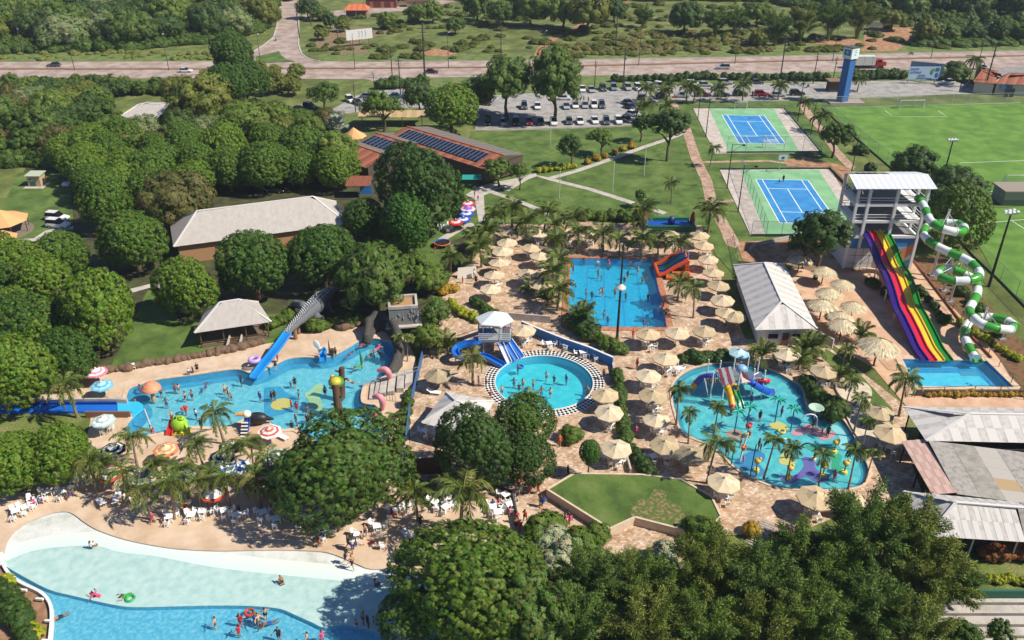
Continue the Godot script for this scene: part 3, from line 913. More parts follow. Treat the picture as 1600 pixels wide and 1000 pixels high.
		gap.prism(pts,0.0,0.030)
		var mb:=tl.mesh(bl)
		var mw:=gap.mesh(wh)
		for i in nt:
			pmesh("tile",mb,ring,Vector3(0,0.08,0),TAU*i/nt)
	b=B.new()
	for q in minus(circle(O,8.02,88),[circle(O,6.68,88)]):
		b.flat(q,0.085)
	part("white_tile_bed",b,wh,ring)
	var plm:=surf("plunge_floor",[[0.2,"3ec4e2"],[0.5,"4acdea"],[0.8,"5cd4ee"]],10,0.06,1.5,0.5,87)
	var pld:=surf("plunge_border",[[0.2,"1a86c4"],[0.5,"2290cc"],[0.8,"309ad2"]],10,0.06,1.5,0.5,89)
	basin("plunge_pool","rectangular plunge pool below the rainbow slide",plunge,1.0,0.12,plm,pld,cope,0.9,w1)
	var pl: Node=get_node("plunge_pool")
	patch("deep_blue_border",pl,g2([66,-99.8,66.2,-93.5,64.9,-93.5,63.9,-98.6,56,-98.7,55.6,-99.3,56,-100.2]),-0.97,pld)
	patch("step",pl,g2([61.7,-99,64,-98.9,64.1,-98,61.6,-98]),-0.95,mt("3f8fb4",0.5))
	for c in [V(55.8,-94.3),V(58.5,-94.7),V(63.4,-94.1)]:
		b=B.new()
		for q in minus(circle(c,0.85,24),[circle(c,0.78,24)]):
			b.flat(q,-0.96)
		part("ring_mark",b,mt("17699c",0.5),pl)
	for c in g2([61.5,-96,61.6,-95.4,61.1,-94.9,61.6,-94.4,61.9,-95.7]):
		patch("float_mark",pl,circle(v3(c),0.22,8,0.16),-0.96,mt("1f6fae",0.5))
	var spm:=surf("splash_floor",[[0.2,"44b2ba"],[0.5,"56c0c6"],[0.8,"6ecccf"]],10,0.12,1.2,0.55,91)
	var spd:=surf("splash_border",[[0.2,"2a7f9c"],[0.5,"338ba6"],[0.8,"3f98b0"]],10,0.12,1.2,0.55,93)
	basin("splash_pool","kidney shaped splash pool with painted floor and play fountains",splash,0.35,0.10,spm,spd,cope,0.3,w1,0.7,spd)
	var sp: Node=get_node("splash_pool")
	var purple:=mt("6a4a9c",0.6)
	var greenp:=mt("2c9a66",0.6)
	var pinkp:=mt("d08a92",0.6)
	var yell:=mt("c9bd52",0.6)
	patch("purple_shape",sp,smooth(g2([30.8,-76.3,31.8,-75.9,33.1,-76.8,34,-78.1,34,-79.1,34.8,-79.5,35.6,-78.8,35.1,-77.6,35.5,-76.7,36.3,-76.2,35.7,-75.1,34.4,-75,33.7,-75.8,32.7,-75.5,31.5,-74.7,30.6,-75.3]),3),-0.325,purple)
	patch("green_shape",sp,smooth(g2([35.2,-81.6,36.9,-82,38.1,-81.4,38.7,-80.3,38.8,-79.3,38.1,-78.1,38.6,-77.4,38.6,-76.7,37.5,-76.4,37,-77.4,37.5,-78.9,36.9,-80,35.7,-80.5]),3),-0.322,greenp)
	patch("pink_shape",sp,smooth(g2([34.2,-84.3,35.6,-85.3,36.7,-85.9,37.7,-85.6,38.2,-84.8,39.3,-84.5,39.6,-83.8,38.8,-83,37.6,-82.7,37,-83.5,36.2,-84,34.7,-83.5]),3),-0.319,pinkp)
	patch("yellow_shape",sp,smooth(g2([32.1,-86,33.2,-86.5,34.1,-85.7,34.1,-84.9,32.9,-84.7,32,-85.2]),3),-0.316,yell)
	patch("yellow_shape",sp,smooth(g2([31.6,-79.6,32.6,-80.3,33.1,-79.3,32.9,-78.1,31.8,-78,31.2,-78.3]),3),-0.322,yell)
	patch("orange_shape",sp,smooth(g2([26.3,-84.3,27.6,-84.8,28.2,-84.1,28.4,-83.2,27.2,-83,26.3,-83.4]),3),-0.322,mt("b9825f",0.6))
	patch("blue_shape",sp,smooth(g2([27.6,-80,28.9,-80.7,29.9,-80,29.5,-78.8,28.8,-78.1,29.1,-76.8,28.5,-76,27.4,-75.9,27.4,-76.8,26.3,-77.8,26.2,-78.8]),3),-0.319,mt("2f79ac",0.6))
	patch("pale_zone",sp,smooth(g2([38.9,-85.9,40.4,-85.6,40.8,-83.9,40.4,-82,39.4,-80.7,39.2,-82,39.8,-83.2,39.4,-84.8]),3),-0.316,mt("8fd0d4",0.6))
var P:={}
func proto(kind: String,nm: String,crown_b: B,lm: Array,tr: B,tm: Material,y: float,r0: float)->void:
	if not P.has(kind):
		P[kind]=[]
	var me:=crown_b.mesh(lm[0])
	for m in lm:
		var o:=Node3D.new()
		o.name=nm
		part("trunk",tr,tm,o)
		var cr:=pmesh("crown",me,o,Vector3(0,y,0))
		cr.material_override=m
		P[kind].append([o,r0])
var tree_no:=0
func tree(kind: String,i: int,x: float,z: float,r: float,label: String,cat:="tree",grp:="",sy:=1.0)->void:
	var q: Array=P[kind][i % P[kind].size()]
	tree_no+=1
	var o:=dup(q[0],label,Vector3(x,0,z),fmod(tree_no*2.4,TAU),r/q[1],grp)
	if kind!="bamboo":
		o.scale *=Vector3(1.0+0.15*sin(tree_no*5.1),1.0+0.08*sin(tree_no*2.3),1.0+0.15*sin(tree_no*3.7))
	if sy!=1.0:
		o.get_node("crown").position.y *=sy
		o.get_node("trunk").scale.y *=sy
	if grp.contains("wood") or grp.contains("forest"):
		o.position.y=-0.28*r
	o.set_meta("category",cat)
func palmat(kind: String,at: Vector3,label: String,grp:="",cat:="palm tree")->void:
	var q: Array=P[kind][tree_no % P[kind].size()]
	tree_no+=1
	var o:=dup(q[0],label,Vector3(at.x,0,at.z),fmod(tree_no*1.7,TAU),at.y/q[1],grp)
	o.rotate_object_local(Vector3.RIGHT,0.09*sin(tree_no*2.9))
	o.scale *=1.0+0.12*sin(tree_no*4.3)
	o.set_meta("category",cat)
func lin(r: float,g: float,b: float)->Color:
	return Color(r,g,b)
func plants()->void:
	var bark:=surf("bark",[[0.2,"4b3d2e"],[0.5,"66553f"],[0.8,"80705a"]],2,0.3,0.4,0.95,101)
	var palm_bark:=surf("palm_bark",[[0.2,"7d6a54"],[0.5,"96826a"],[0.8,"ac9a82"]],1.5,0.3,0.3,0.95,103)
	var m_bright:=leaf_mat(Color(1.2,1.25,1.0))
	var m_mid:=leaf_mat(Color(0.85,0.98,0.95))
	var m_dark:=leaf_mat(Color(0.55,0.72,0.85))
	var m_olive:=leaf_mat(Color(1.35,1.12,1.0))
	var mango_c:=[lin(0.07,0.128,0.012),lin(0.105,0.165,0.018),lin(0.045,0.09,0.011),lin(0.145,0.19,0.03)]
	for k in 4:
		proto("mango","mango_tree",crown(200+k,6.0,0.98,820,0.062,10,0.235,0.05,6,mango_c,-0.62,0.35,0.085,0.24,10),[m_bright,m_mid,m_dark],trunk(6,0.42,k,6,0.45),bark,5.9,6.0)
	var dome:=crown(210,6.0,1.3,900,0.058,10,0.225,0.05,6,[lin(0.036,0.095,0.012),lin(0.052,0.12,0.016),lin(0.028,0.075,0.012)],-0.6,0.25,0.04)
	proto("dome","mango_tree",dome,[m_bright,m_mid],trunk(7,0.4,9,6,0.4),bark,7.0,6.0)
	for k in 3:
		proto("lobed","mango_tree",crown(260+k,7.0,[0.8,0.95,0.85][k],1000,0.05,11,0.22,0.047,6,[lin(0.06,0.108,0.014),lin(0.092,0.142,0.02),lin(0.04,0.078,0.012),lin(0.125,0.162,0.034)],-0.65,0.35,0.09,0.3,8),[m_bright,m_mid,m_dark],trunk(7,0.45,70+k,7,0.5),bark,6.2,6.1)
	var wild_c:=[lin(0.085,0.125,0.02),lin(0.12,0.155,0.03),lin(0.055,0.09,0.017),lin(0.15,0.17,0.042),lin(0.08,0.145,0.019)]
	for k in 4:
		proto("wild","broadleaf_tree",crown(220+k,5.0,[0.75,1.0,0.85,0.7][k],74,0.2,42,0.32,0.07,5,wild_c,-0.5,0.5,0.26),[m_bright,m_mid,m_olive,m_dark],trunk(6,0.3,20+k,6,0.6),bark,5.6,5.0)
	var loose_c:=[lin(0.065,0.105,0.016),lin(0.095,0.14,0.022),lin(0.046,0.085,0.014)]
	for k in 2:
		proto("loose","light_tree",crown(230+k,4.0,0.7,52,0.15,30,0.24,0.055,5,loose_c,-0.35,0.5,0.2,0.5,6),[m_bright,m_mid,m_dark],trunk(5.2,0.2,30+k,7,0.55),bark,4.8,4.0)
	var grey:=leaf_mat(Color(1.6,1.45,3.2))
	var brownish:=leaf_mat(Color(0.95,0.68,0.95))
	proto("grey","greyish_tree",crown(240,5.0,0.7,60,0.25,46,0.34,0.08,5,wild_c,-0.4,0.5,0.25),[grey,brownish],trunk(5,0.25,40,6,0.6),bark,5.0,5.0)
	var bush:=crown(250,1.0,0.9,22,0.36,34,0.20,0.045,5,loose_c,-0.2,0.5,0.25)
	var croton:=leaf_mat(Color(5.5,2.1,1.4))
	var yellowish:=leaf_mat(Color(4.2,2.9,1.0))
	var reddish:=leaf_mat(Color(4.0,0.9,1.8))
	var dry:=leaf_mat(Color(4.2,2.9,12.0),0.2)
	proto("bush","shrub",bush,[m_bright,m_mid,m_dark,croton,yellowish,reddish,dry],trunk(0.6,0.05,41,4,0.6),bark,0.75,1.0)
	var bam_c:=[lin(0.07,0.11,0.02),lin(0.105,0.15,0.032),lin(0.05,0.085,0.018),lin(0.135,0.165,0.045)]
	var stem:=mt("6b7a35",0.5)
	P["bamboo"]=[]
	for k in 3:
		var a:=bamboo(300+k,10.0,34,4.6,60,11,0.36,0.04,bam_c)
		var bm: ArrayMesh=a[0].mesh(m_bright)
		for m in [leaf_mat(Color(1.35,1.4,1.1),0.7),leaf_mat(Color(1.05,1.2,1.1),0.7),leaf_mat(Color(1.6,1.35,1.1),0.7)]:
			var o:=Node3D.new()
			o.name="bamboo_clump"
			var l:=pmesh("foliage",bm,o)
			l.material_override=m
			part("stem",a[1],stem,o)
			P["bamboo"].append([o,4.2])
	var pc:=[lin(0.07,0.115,0.018),lin(0.10,0.145,0.026),lin(0.14,0.16,0.035)]
	var yc:=[lin(0.11,0.125,0.02),lin(0.09,0.12,0.02),lin(0.15,0.14,0.03)]
	var lm:=leaf_mat(Color(1,1,1))
	var coco:=[]
	var cshort:=[]
	var royal:=[]
	var slim:=[]
	var are:=[]
	var yel:=[]
	for k in 3:
		coco.append(frond(400+k,3.3,0.55,0.75+0.12*k,34,0.95,0.045,pc,0.7).mesh(lm))
		cshort.append(frond(410+k,2.9,0.8,0.75+0.1*k,32,0.9,0.05,pc,0.45).mesh(lm))
		royal.append(frond(420+k,2.7,0.85,1.15+0.1*k,44,0.62,0.038,yc if k==1 else pc,0.9,0.4).mesh(lm))
		slim.append(frond(430+k,1.7,0.7,0.95+0.1*k,24,0.6,0.045,pc,0.7,0.1).mesh(lm))
		are.append(frond(440+k,2.4,1.1,0.7+0.1*k,26,0.6,0.05,pc,0.3).mesh(lm))
		yel.append(frond(450+k,2.2,0.5,0.9+0.1*k,28,0.7,0.045,yc,0.6).mesh(lm))
	rng.seed=5
	P["coco"]=[[palm("coconut_palm",7,Vector3(0.3,0,0.2),0.17,18,coco,lm,palm_bark),7.0],[palm("coconut_palm",7,Vector3(-0.6,0,0.3),0.16,16,coco,lm,palm_bark),7.0]]
	P["cocos"]=[[palm("coconut_palm",3,Vector3(0.2,0,0.1),0.15,17,cshort,lm,palm_bark),3.0],[palm("coconut_palm",3,Vector3(-0.2,0,0.2),0.14,15,cshort,lm,palm_bark),3.0]]
	P["royal"]=[[palm("feather_palm",3.8,Vector3(0.15,0,0.1),0.13,13,royal,lm,palm_bark),3.8],[palm("feather_palm",3.8,Vector3(-0.25,0,0.1),0.12,11,royal,lm,palm_bark),3.8]]
	P["slim"]=[[palm("slender_palm",5,Vector3(0.15,0,0),0.1,13,slim,lm,palm_bark),5.0],[palm("slender_palm",5,Vector3(-0.2,0,0.1),0.1,11,slim,lm,palm_bark),5.0]]
	P["areca"]=[[palm("bushy_palm",0.7,O,0.14,16,are,lm,palm_bark),0.7]]
	P["yellow"]=[[palm("yellowing_palm",3.6,O,0.14,14,yel,lm,palm_bark),3.6]]
	var fan:=[]
	var fm:=leaf_mat(Color(1,1,1),0.2)
	for k in 2:
		rng.seed=460+k
		var b:=B.new()
		b.col=lin(0.22,0.27,0.24)
		b.tube([O,Vector3(0,0.6,1.3)],0.04,4,false)
		for i in 22:
			var a:=lerpf(-1.5,1.5,i/21.0)
			b.col=lin(0.20,0.25,0.22)*rng.randf_range(0.8,1.25)
			var d:=Vector3(sin(a),0.15+0.5*absf(sin(a*2)),cos(a)*0.8+0.2)
			leaf(b,Vector3(0,0.6,1.3),Vector3(0,0.6,1.3)+d*1.25,Vector3(cos(a),0.1,-sin(a))*0.11,UP)
		fan.append(b.mesh(fm))
	P["fan"]=[[palm("fan_palm",2.5,O,0.25,24,fan,fm,palm_bark),2.5]]
	plant_list()
const ORD:=["first","second","third","fourth","fifth","sixth","seventh","eighth","ninth","tenth","eleventh","twelfth","thirteenth","fourteenth","fifteenth","sixteenth","seventeenth","eighteenth","nineteenth","twentieth","twenty-first","twenty-second","twenty-third","twenty-fourth","twenty-fifth","twenty-sixth","twenty-seventh","twenty-eighth","twenty-ninth","thirtieth"]
func wood(sd: int,area: Array,avoid: Array,gap: float,most: int,rmin: float,rmax: float,kinds: Array,phrase: String,grp: String)->void:
	rng.seed=sd
	var pa:=PackedVector2Array(area)
	var lo: Vector2=area[0]
	var hi: Vector2=area[0]
	for p in area:
		lo=lo.min(p)
		hi=hi.max(p)
	var got:=[]
	for i in 5000:
		var p:=Vector2(rng.randf_range(lo.x,hi.x),rng.randf_range(lo.y,hi.y))
		var ok:=Geometry2D.is_point_in_polygon(p,pa)
		for a in avoid:
			ok=ok and not Geometry2D.is_point_in_polygon(p,PackedVector2Array(a))
		for q in got:
			if not ok or p.distance_squared_to(q) < gap*gap:
				ok=false
				break
		if ok:
			got.append(p)
		if got.size()>=most:
			break
	got.sort_custom(func(a,b): return a.y > b.y)
	var rows:=maxi(1,int(round(sqrt(got.size())/1.6)))
	var per:=int(ceil(float(got.size())/rows))
	for r in rows:
		var row:=got.slice(r*per,(r+1)*per)
		row.sort_custom(func(a,b): return a.x < b.x)
		for j in row.size():
			var k: Array=kinds[rng.randi() % kinds.size()]
			tree(k[0],k[1],row[j].x,row[j].y,rng.randf_range(rmin,rmax),"%s %s, %s from left, %s row back" % [k[2],phrase,ORD[j],ORD[r]],"tree",grp)
func shrub_row(kind: String,k: int,a: Vector2,b: Vector2,n: int,r: float,label: String,grp: String)->void:
	rng.seed=int(a.x*31+b.y*17)
	for j in n:
		var p:=a.lerp(b,j/maxf(n - 1,1))+Vector2(rng.randf_range(-0.2,0.2),rng.randf_range(-0.4,0.4))*r
		tree(kind,k,p.x,p.y,r*rng.randf_range(0.8,1.2),"%s, %s along the row" % [label,ORD[j]],"shrub",grp)
func far_forest()->void:
	var mm:=MultiMesh.new()
	mm.transform_format=MultiMesh.TRANSFORM_3D
	mm.mesh=(P["wild"][3][0].get_node("crown") as MeshInstance3D).mesh
	var at:=[]
	rng.seed=88
	for i in 900:
		var p:=Vector3(rng.randf_range(-330,330),0,rng.randf_range(-560,-405))
		if absf(p.x+118) < 8 or (p.x > -100 and p.x < -20 and p.z > -440):
			continue
		at.append(Transform3D(Basis(UP,rng.randf()*TAU).scaled(Vector3.ONE*rng.randf_range(0.9,1.5)),p+UP*5.5))
	mm.instance_count=at.size()
	for i in at.size():
		mm.set_instance_transform(i,at[i])
	var um:=MultiMesh.new()
	um.transform_format=MultiMesh.TRANSFORM_3D
	um.mesh=(P["bush"][0][0].get_node("crown") as MeshInstance3D).mesh
	var ut:=[]
	for z in [[g2([-254.1,-426.3,-111.9,-426.3,-97.2,-360,-96.7,-333.5,-107.8,-314.8,-132.6,-301.9,-186.6,-295.8]),900,2.2],[g2([-156,-248.1,-134.8,-250.3,-91.7,-244.5,-52.7,-215.8,-69.4,-190.1,-84.3,-179.1,-99.7,-182.1,-111.1,-182.1,-124.4,-180.4]),700,1.9],[g2([-33.3,-426.3,265.2,-446.5,210.1,-346.3,150.3,-360,109.4,-404.2,58.5,-411.3]),500,2.2],[g2([149.7,-321.6,199.7,-327.4,208.6,-343.7,156.8,-338.5]),120,1.7]]:
		var pa:=PackedVector2Array(z[0])
		var k:=0
		while k < z[1]:
			var p: Vector2=pa[rng.randi() % pa.size()].lerp(pa[rng.randi() % pa.size()],rng.randf()).lerp(pa[rng.randi() % pa.size()],rng.randf())
			k+=1
			if Geometry2D.is_point_in_polygon(p,pa) and not Geometry2D.is_point_in_polygon(p,PackedVector2Array(g2([-102.2,-210.2,-83.8,-212.9,-93.3,-241,-115,-241]))):
				ut.append(Transform3D(Basis(UP,rng.randf()*TAU).scaled(Vector3(1,rng.randf_range(0.7,1.2),1)*z[2]*rng.randf_range(0.7,1.4)),Vector3(p.x,0.7,p.y)))
	um.instance_count=ut.size()
	for i in ut.size():
		um.set_instance_transform(i,ut[i])
	var uo:=MultiMeshInstance3D.new()
	uo.name="undergrowth"
	uo.multimesh=um
	uo.material_override=leaf_mat(Color(0.9,1.0,0.9))
	add_child(uo)
	setm(uo,"bushy undergrowth filling the floor of the woods","undergrowth","","stuff")
	for z in [[g2([-71.4,-299.8,-77.7,-360,-43.3,-377.8,-11.38,-399,106.9,-393.9,104.6,-327.4,155.1,-346.3,210.1,-346.3,189.1,-308.2,109.8,-299.8,21.32,-289.9,-42.4,-288]),420,leaf_mat(Color(1.3,1.0,1.0)),1.1,"olive scrub dotted over the rough fields"],[g2([15.86,-310.4,48,-331.1,92.5,-336,102.3,-319.3,87.9,-299.8,43.3,-294.8,17.26,-293.8]),260,leaf_mat(Color(2.6,1.5,3.0)),0.8,"dry brownish scrub on the far slope"],[g2([143.9,-310.4,166.4,-343.7,211.6,-349,192.7,-314.8,157.6,-308.2]),160,leaf_mat(Color(0.9,1.0,0.9)),2.0,"dark thicket on the far bank"],[g2([-180.7,-285.2,-176.8,-301.9,-131,-297.8,-102,-295.8,-99.3,-287.1]),120,leaf_mat(Color(2.8,2.0,3.0)),0.6,"dry grass tufts before the far wood"]]:
		var sm:=MultiMesh.new()
		sm.transform_format=MultiMesh.TRANSFORM_3D
		sm.mesh=um.mesh
		var pa:=PackedVector2Array(z[0])
		var st:=[]
		for k in z[1]:
			var p: Vector2=pa[rng.randi() % pa.size()].lerp(pa[rng.randi() % pa.size()],rng.randf()).lerp(pa[rng.randi() % pa.size()],rng.randf())
			if Geometry2D.is_point_in_polygon(p,pa):
				st.append(Transform3D(Basis(UP,rng.randf()*TAU).scaled(Vector3(1.3,rng.randf_range(0.5,1.0),1.3)*z[3]*rng.randf_range(0.5,1.6)),Vector3(p.x,0.25,p.y)))
		sm.instance_count=st.size()
		for k in st.size():
			sm.set_instance_transform(k,st[k])
		var so:=MultiMeshInstance3D.new()
		so.name="scrub"
		so.multimesh=sm
		so.material_override=z[2]
		add_child(so,true)
		setm(so,z[4],"scrub","","stuff")
	var o:=MultiMeshInstance3D.new()
	o.name="distant_forest"
	o.multimesh=mm
	o.material_override=leaf_mat(Color(0.8,0.85,0.9))
	add_child(o)
	setm(o,"distant forest reading as one green mass at the top edge","forest","","stuff")
func plant_list()->void:
	far_forest()
	tree("mango",0,-56.9,-102.8,6.18,"broad bright mango tree standing over the lagoon lawn edge")
	tree("mango",3,-67,-101.6,5.27,"bright mango tree at the picture edge beside the lawn mango")
	tree("mango",1,-72.9,-124.8,4.34,"mango tree between the tan pavilion and the lagoon lawn")
	tree("mango",6,-77.4,-119.7,4.79,"lighter green mango tree just below the tan pavilions")
	tree("mango",4,-62.6,-128.5,6.1,"large mango tree at the end of the long pale hall")
	tree("mango",10,-74.1,-145.7,5.37,"mango tree behind the white cars beside the small lawn")
	tree("mango",9,-48.8,-113.1,5.15,"rounded mango tree beside the steps of the small pavilion")
	tree("mango",2,-40.3,-118.8,6.13,"big mango tree covering the front of the long pale hall")
	tree("mango",5,-30,-122.8,5.29,"dark mango tree in front of the hall end")
	tree("wild",9,-20.58,-114.2,5.74,"tufted tree with upright leaf sprays behind the crocodile slide")
	tree("dome",0,-18.2,-135.1,4.72,"tall egg shaped dark green tree beside the small round trampoline")
	tree("lobed",8,-16.51,-143.6,8.43,"huge broad tree overhanging the solar panelled restaurant roof","tree","",1.08)
	tree("mango",8,-26.2,-140.9,4.56,"dark tree between hall end and egg shaped tree")
	tree("mango",7,-43.8,-173.2,5.66,"round green tree behind the hall ridge")
	tree("wild",4,-36.6,-170.9,5.06,"tree in front of the blue painted wall of the restaurant")
	tree("mango",4,-50,-166.2,5.98,"tree behind the middle of the long pale hall")
	tree("mango",3,-60.9,-174.5,5.96,"bright tree in the orchard behind the hall, next to a dark sedan")
	tree("grey",1,-60.4,-144,6.68,"dark brownish tree at the far end of the hall ridge")
	tree("mango",0,-91.4,-179.6,5.28,"bright domed mango tree in the wild wood below the highway")
	tree("mango",9,-96,-177.7,4.14,"smaller domed mango tree leaning on the bright domed one")
	tree("mango",1,-72,-162.2,5.61,"mango tree above the brownish tree behind the hall")
	tree("mango",10,-63.6,-165.7,5.2,"mango tree between brownish tree and the hall")
	tree("mango",6,-49.5,-74.4,3.95,"bright dense mango tree beside the blue water chute")
	tree("mango",0,-54.3,-73.2,4.04,"bright dense mango tree at the picture edge below the chute")
	tree("lobed",4,-16.91,-69,6.43,"very large mango tree shading the tables between lagoon and wave pool","tree","",0.89)
	tree("lobed",1,-22.42,-73.6,3.1,"smaller mango beside the largest tree on the lagoon side","tree","",0.79)
	tree("lobed",7,1.48,-80.2,3.7,"tall green tree at the rim of the round pool","tree","",1.23)
	tree("lobed",5,-3.66,-74.7,4.65,"dense dark mango tree over the walkway by the round pool")
	tree("lobed",2,1.56,-74.9,3.13,"dark mango tree beside the walkers on the paved path")
	tree("lobed",0,-3.66,-54,6.08,"big bright mango tree nearest the camera, beside the wave pool")
	tree("lobed",4,-8.22,-52.7,2.95,"dark mango tree at the water edge of the wave pool")
	tree("lobed",3,0,-58.4,3.37,"bright mango tree next to the grey dry shrubs")
	tree("wild",5,1.11,-51.6,4.15,"shaded leafy tree below the big bright mango tree")
	tree("mango",2,-75.4,-234.2,6.54,"tall dark tree standing by the highway junction","tree","",1.93)
	tree("mango",5,-74,-220.5,6.9,"dark tree on the park side of the highway junction","tree","",1.32)
	tree("mango",11,-70.6,-228.2,5.44,"dark evergreen below the highway junction","tree","",1.32)
	tree("wild",6,-76.3,-209.8,7.28,"wide yellowish green tree below the highway","tree","",0.8)
	tree("wild",1,-1.29,-217.4,7.12,"large spreading tree shading the car park","tree","",1.34)
	tree("wild",5,10.85,-214.1,7.02,"large spreading tree beside the parked white sedan","tree","",1.34)
	tree("wild",9,-9.69,-222.7,5.01,"smaller tree on the drive side of the car park")
	tree("mango",3,-14.53,-204.3,6.18,"full green tree behind the restaurant roof","tree","",1.12)
	tree("loose",0,-31.7,-207.1,5.01,"bright green tree over the parked cars on the drive")
	tree("loose",1,-49.9,-225.6,4.73,"olive tree beside two white cars on the drive","tree","",0.92)
	tree("wild",3,-24.23,-222.3,4.34,"light green tree on the drive near the tall poles")
	tree("loose",2,12.95,-180,3.62,"narrow dark lawn tree near the car park kerb","tree","",1.17)
	tree("loose",3,20.59,-188.4,3.19,"small light green lawn tree by the orange flowers","tree","",1.17)
	tree("loose",5,30.7,-198.6,3.03,"dark tree at the corner of the car park lawn","tree","",1.17)
	tree("loose",2,34.9,-184.6,4.79,"flat topped spreading tree over the path junction","tree","",1.58)
	tree("loose",1,24.95,-156.5,1.75,"small round lawn tree beside the diagonal path","tree","",1.25)
	tree("loose",0,1.57,-166.4,2.36,"small light tree at the joining of pale paths","tree","",1.33)
	tree("loose",3,-2.64,-168.5,3.44,"light green tree in front of the restaurant terrace")
	tree("loose",4,72.8,-187,4.31,"rounded tree by the football pitch fence")
	tree("loose",2,49.9,-125.4,5.12,"sparse dark tree beside the slide tower","tree","",1.33)
	tree("loose",5,49.1,-129.4,3.61,"lower sparse tree beneath the dark tree by the tower","tree","",1.08)
	tree("lobed",3,76.8,-137.4,6.21,"broad bright tree behind the green and white tube slide")
	tree("wild",7,82.3,-167.1,4.19,"dark rounded tree just behind the tower roof")
	tree("wild",3,85.9,-155.3,4.68,"dull green tree behind the tower near the shed")
	tree("wild",11,76.3,-144.7,4.19,"dark tree directly beside the tower columns","tree","",0.89)
	tree("dome",0,8.68,-75.3,1.49,"small clipped round tree on a bare trunk by the raised lawn","tree","",2.14)
	tree("wild",9,-11.15,-110.1,2.27,"leafy tree covering the bank beside the stone cube tower","tree","",0.89)
	tree("wild",0,-11.85,-102.8,2.15,"dense shrubby tree below the stone cube tower","tree","",0.89)
	tree("wild",12,-12.94,-120.6,2.63,"bright leafy tree above the stone cube tower")
	tree("loose",3,-16.45,-123.4,2.88,"small leaved tree beside the trampoline path")
	tree("wild",3,-82.4,-360.2,4.64,"tree beside the side street corner","tree","",0.85)
	tree("wild",5,-77.3,-355.9,3.32,"dark shrub between the side road and the orange kiosk","tree","",0.85)
	tree("wild",7,-69.8,-340,2.94,"dark bush above the white billboard","tree","",0.85)
	tree("wild",2,-68.6,-318.4,2.54,"round dark bush behind the white billboard","tree","",0.85)
	tree("wild",6,-63.9,-333.7,2.41,"small bush beside the billboard","tree","",0.85)
	tree("wild",0,-37.6,-349.2,4.01,"green tree at the edge of the open field","tree","",0.85)
	tree("wild",4,-47.6,-338.8,3.42,"bush cluster on the rough field","tree","",0.85)
	tree("wild",8,-31.5,-351.9,4.54,"wide bush on the rough field","tree","",0.85)
	tree("wild",1,-20.9,-328.9,3.33,"isolated round bush in the open field","tree","",0.85)
	tree("wild",9,-3.7,-344,5.43,"tall bare stemmed tree in the field above the car park","tree","",0.85)
	tree("wild",5,-13.93,-354.7,6.59,"dark tree behind the open field","tree","",0.85)
	tree("wild",4,7.38,-344.1,7.38,"large dark tree at the head of the field","tree","",0.85)
	tree("wild",0,19.49,-340.3,7.31,"big tree on the dirt track side","tree","",0.85)
	tree("wild",10,28.3,-329.3,8.03,"twin trunked tree by the dirt track","tree","",0.85)
	tree("wild",11,40.5,-353.3,5.06,"tree behind the dirt track","tree","",0.85)
	tree("bamboo",0,50.4,-342.6,3.93,"yellow green bamboo on the far slope by the dirt track","bamboo","")
	tree("wild",3,64.4,-329.1,6.15,"bushy dark tree on the far slope","tree","",0.85)
	tree("bamboo",3,74,-321.1,5.09,"small bamboo clump next to the bushy dark tree","bamboo","")
	tree("bamboo",6,82.8,-328.8,4.73,"bamboo clump behind the street lamp on the far slope","bamboo","")
	tree("wild",2,85.8,-306.4,3.12,"low bush on the far verge","tree","",0.85)
	tree("bamboo",1,92.7,-309.4,5.36,"bamboo clump between the bushy tree and the earth bank","bamboo","")
	tree("bamboo",2,103,-314.7,6.34,"large bright bamboo above the red earth strip","bamboo","")
	tree("bamboo",4,113.9,-316.9,6.38,"bright bamboo beside the earth bank","bamboo","")
	tree("bamboo",5,125.8,-321.4,6.46,"tall yellowish bamboo next to the metal goal frame","bamboo","")
	tree("wild",6,146.5,-310.8,4.06,"scrubby bush on the bank top","tree","",0.85)
	tree("wild",1,154.2,-313,4.08,"scrubby tree over the bank edge","tree","",0.85)
	tree("wild",3,163.4,-312.9,3.63,"bush on the verge by the last street lamp","tree","",0.85)
	tree("wild",7,172.4,-313,4.08,"bush on the far verge by the palm","tree","",0.85)
	tree("wild",0,181.5,-315.2,4.11,"bush at the far verge edge","tree","",0.85)
	tree("wild",12,95,-344,5.43,"dull tree behind the bamboo row","tree","",0.85)
	tree("wild",14,144,-336.3,4.36,"dark tree above the earth bank","tree","",0.85)
	wood(1,g2([-265.2,-446.5,-116.8,-446.5,-94.7,-353,-95.6,-331.1,-109.2,-319.3,-129.8,-306.1,-188.9,-299.8]),[],8.2,135,5.0,8.0,[["wild",0,"green tree"],["wild",4,"bright leafy tree"],["wild",3,"dark leafy tree"],["wild",2,"olive leafy tree"],["wild",9,"rounded tree"],["grey",0,"pale greyish tree"]],"in the wood beyond the highway","trees in the wood beyond the highway")
	wood(2,g2([-35.5,-457.2,277.3,-468.5,211.6,-349,156.6,-362.9,159.1,-390.6,110.3,-407.7,59.5,-418.7,-29.5,-414.9]),[],9.5,70,5.0,7.5,[["wild",3,"dark tree"],["wild",7,"dark leafy tree"],["wild",1,"deep green tree"],["wild",5,"green tree"]],"in the forest across the top","trees in the far forest")
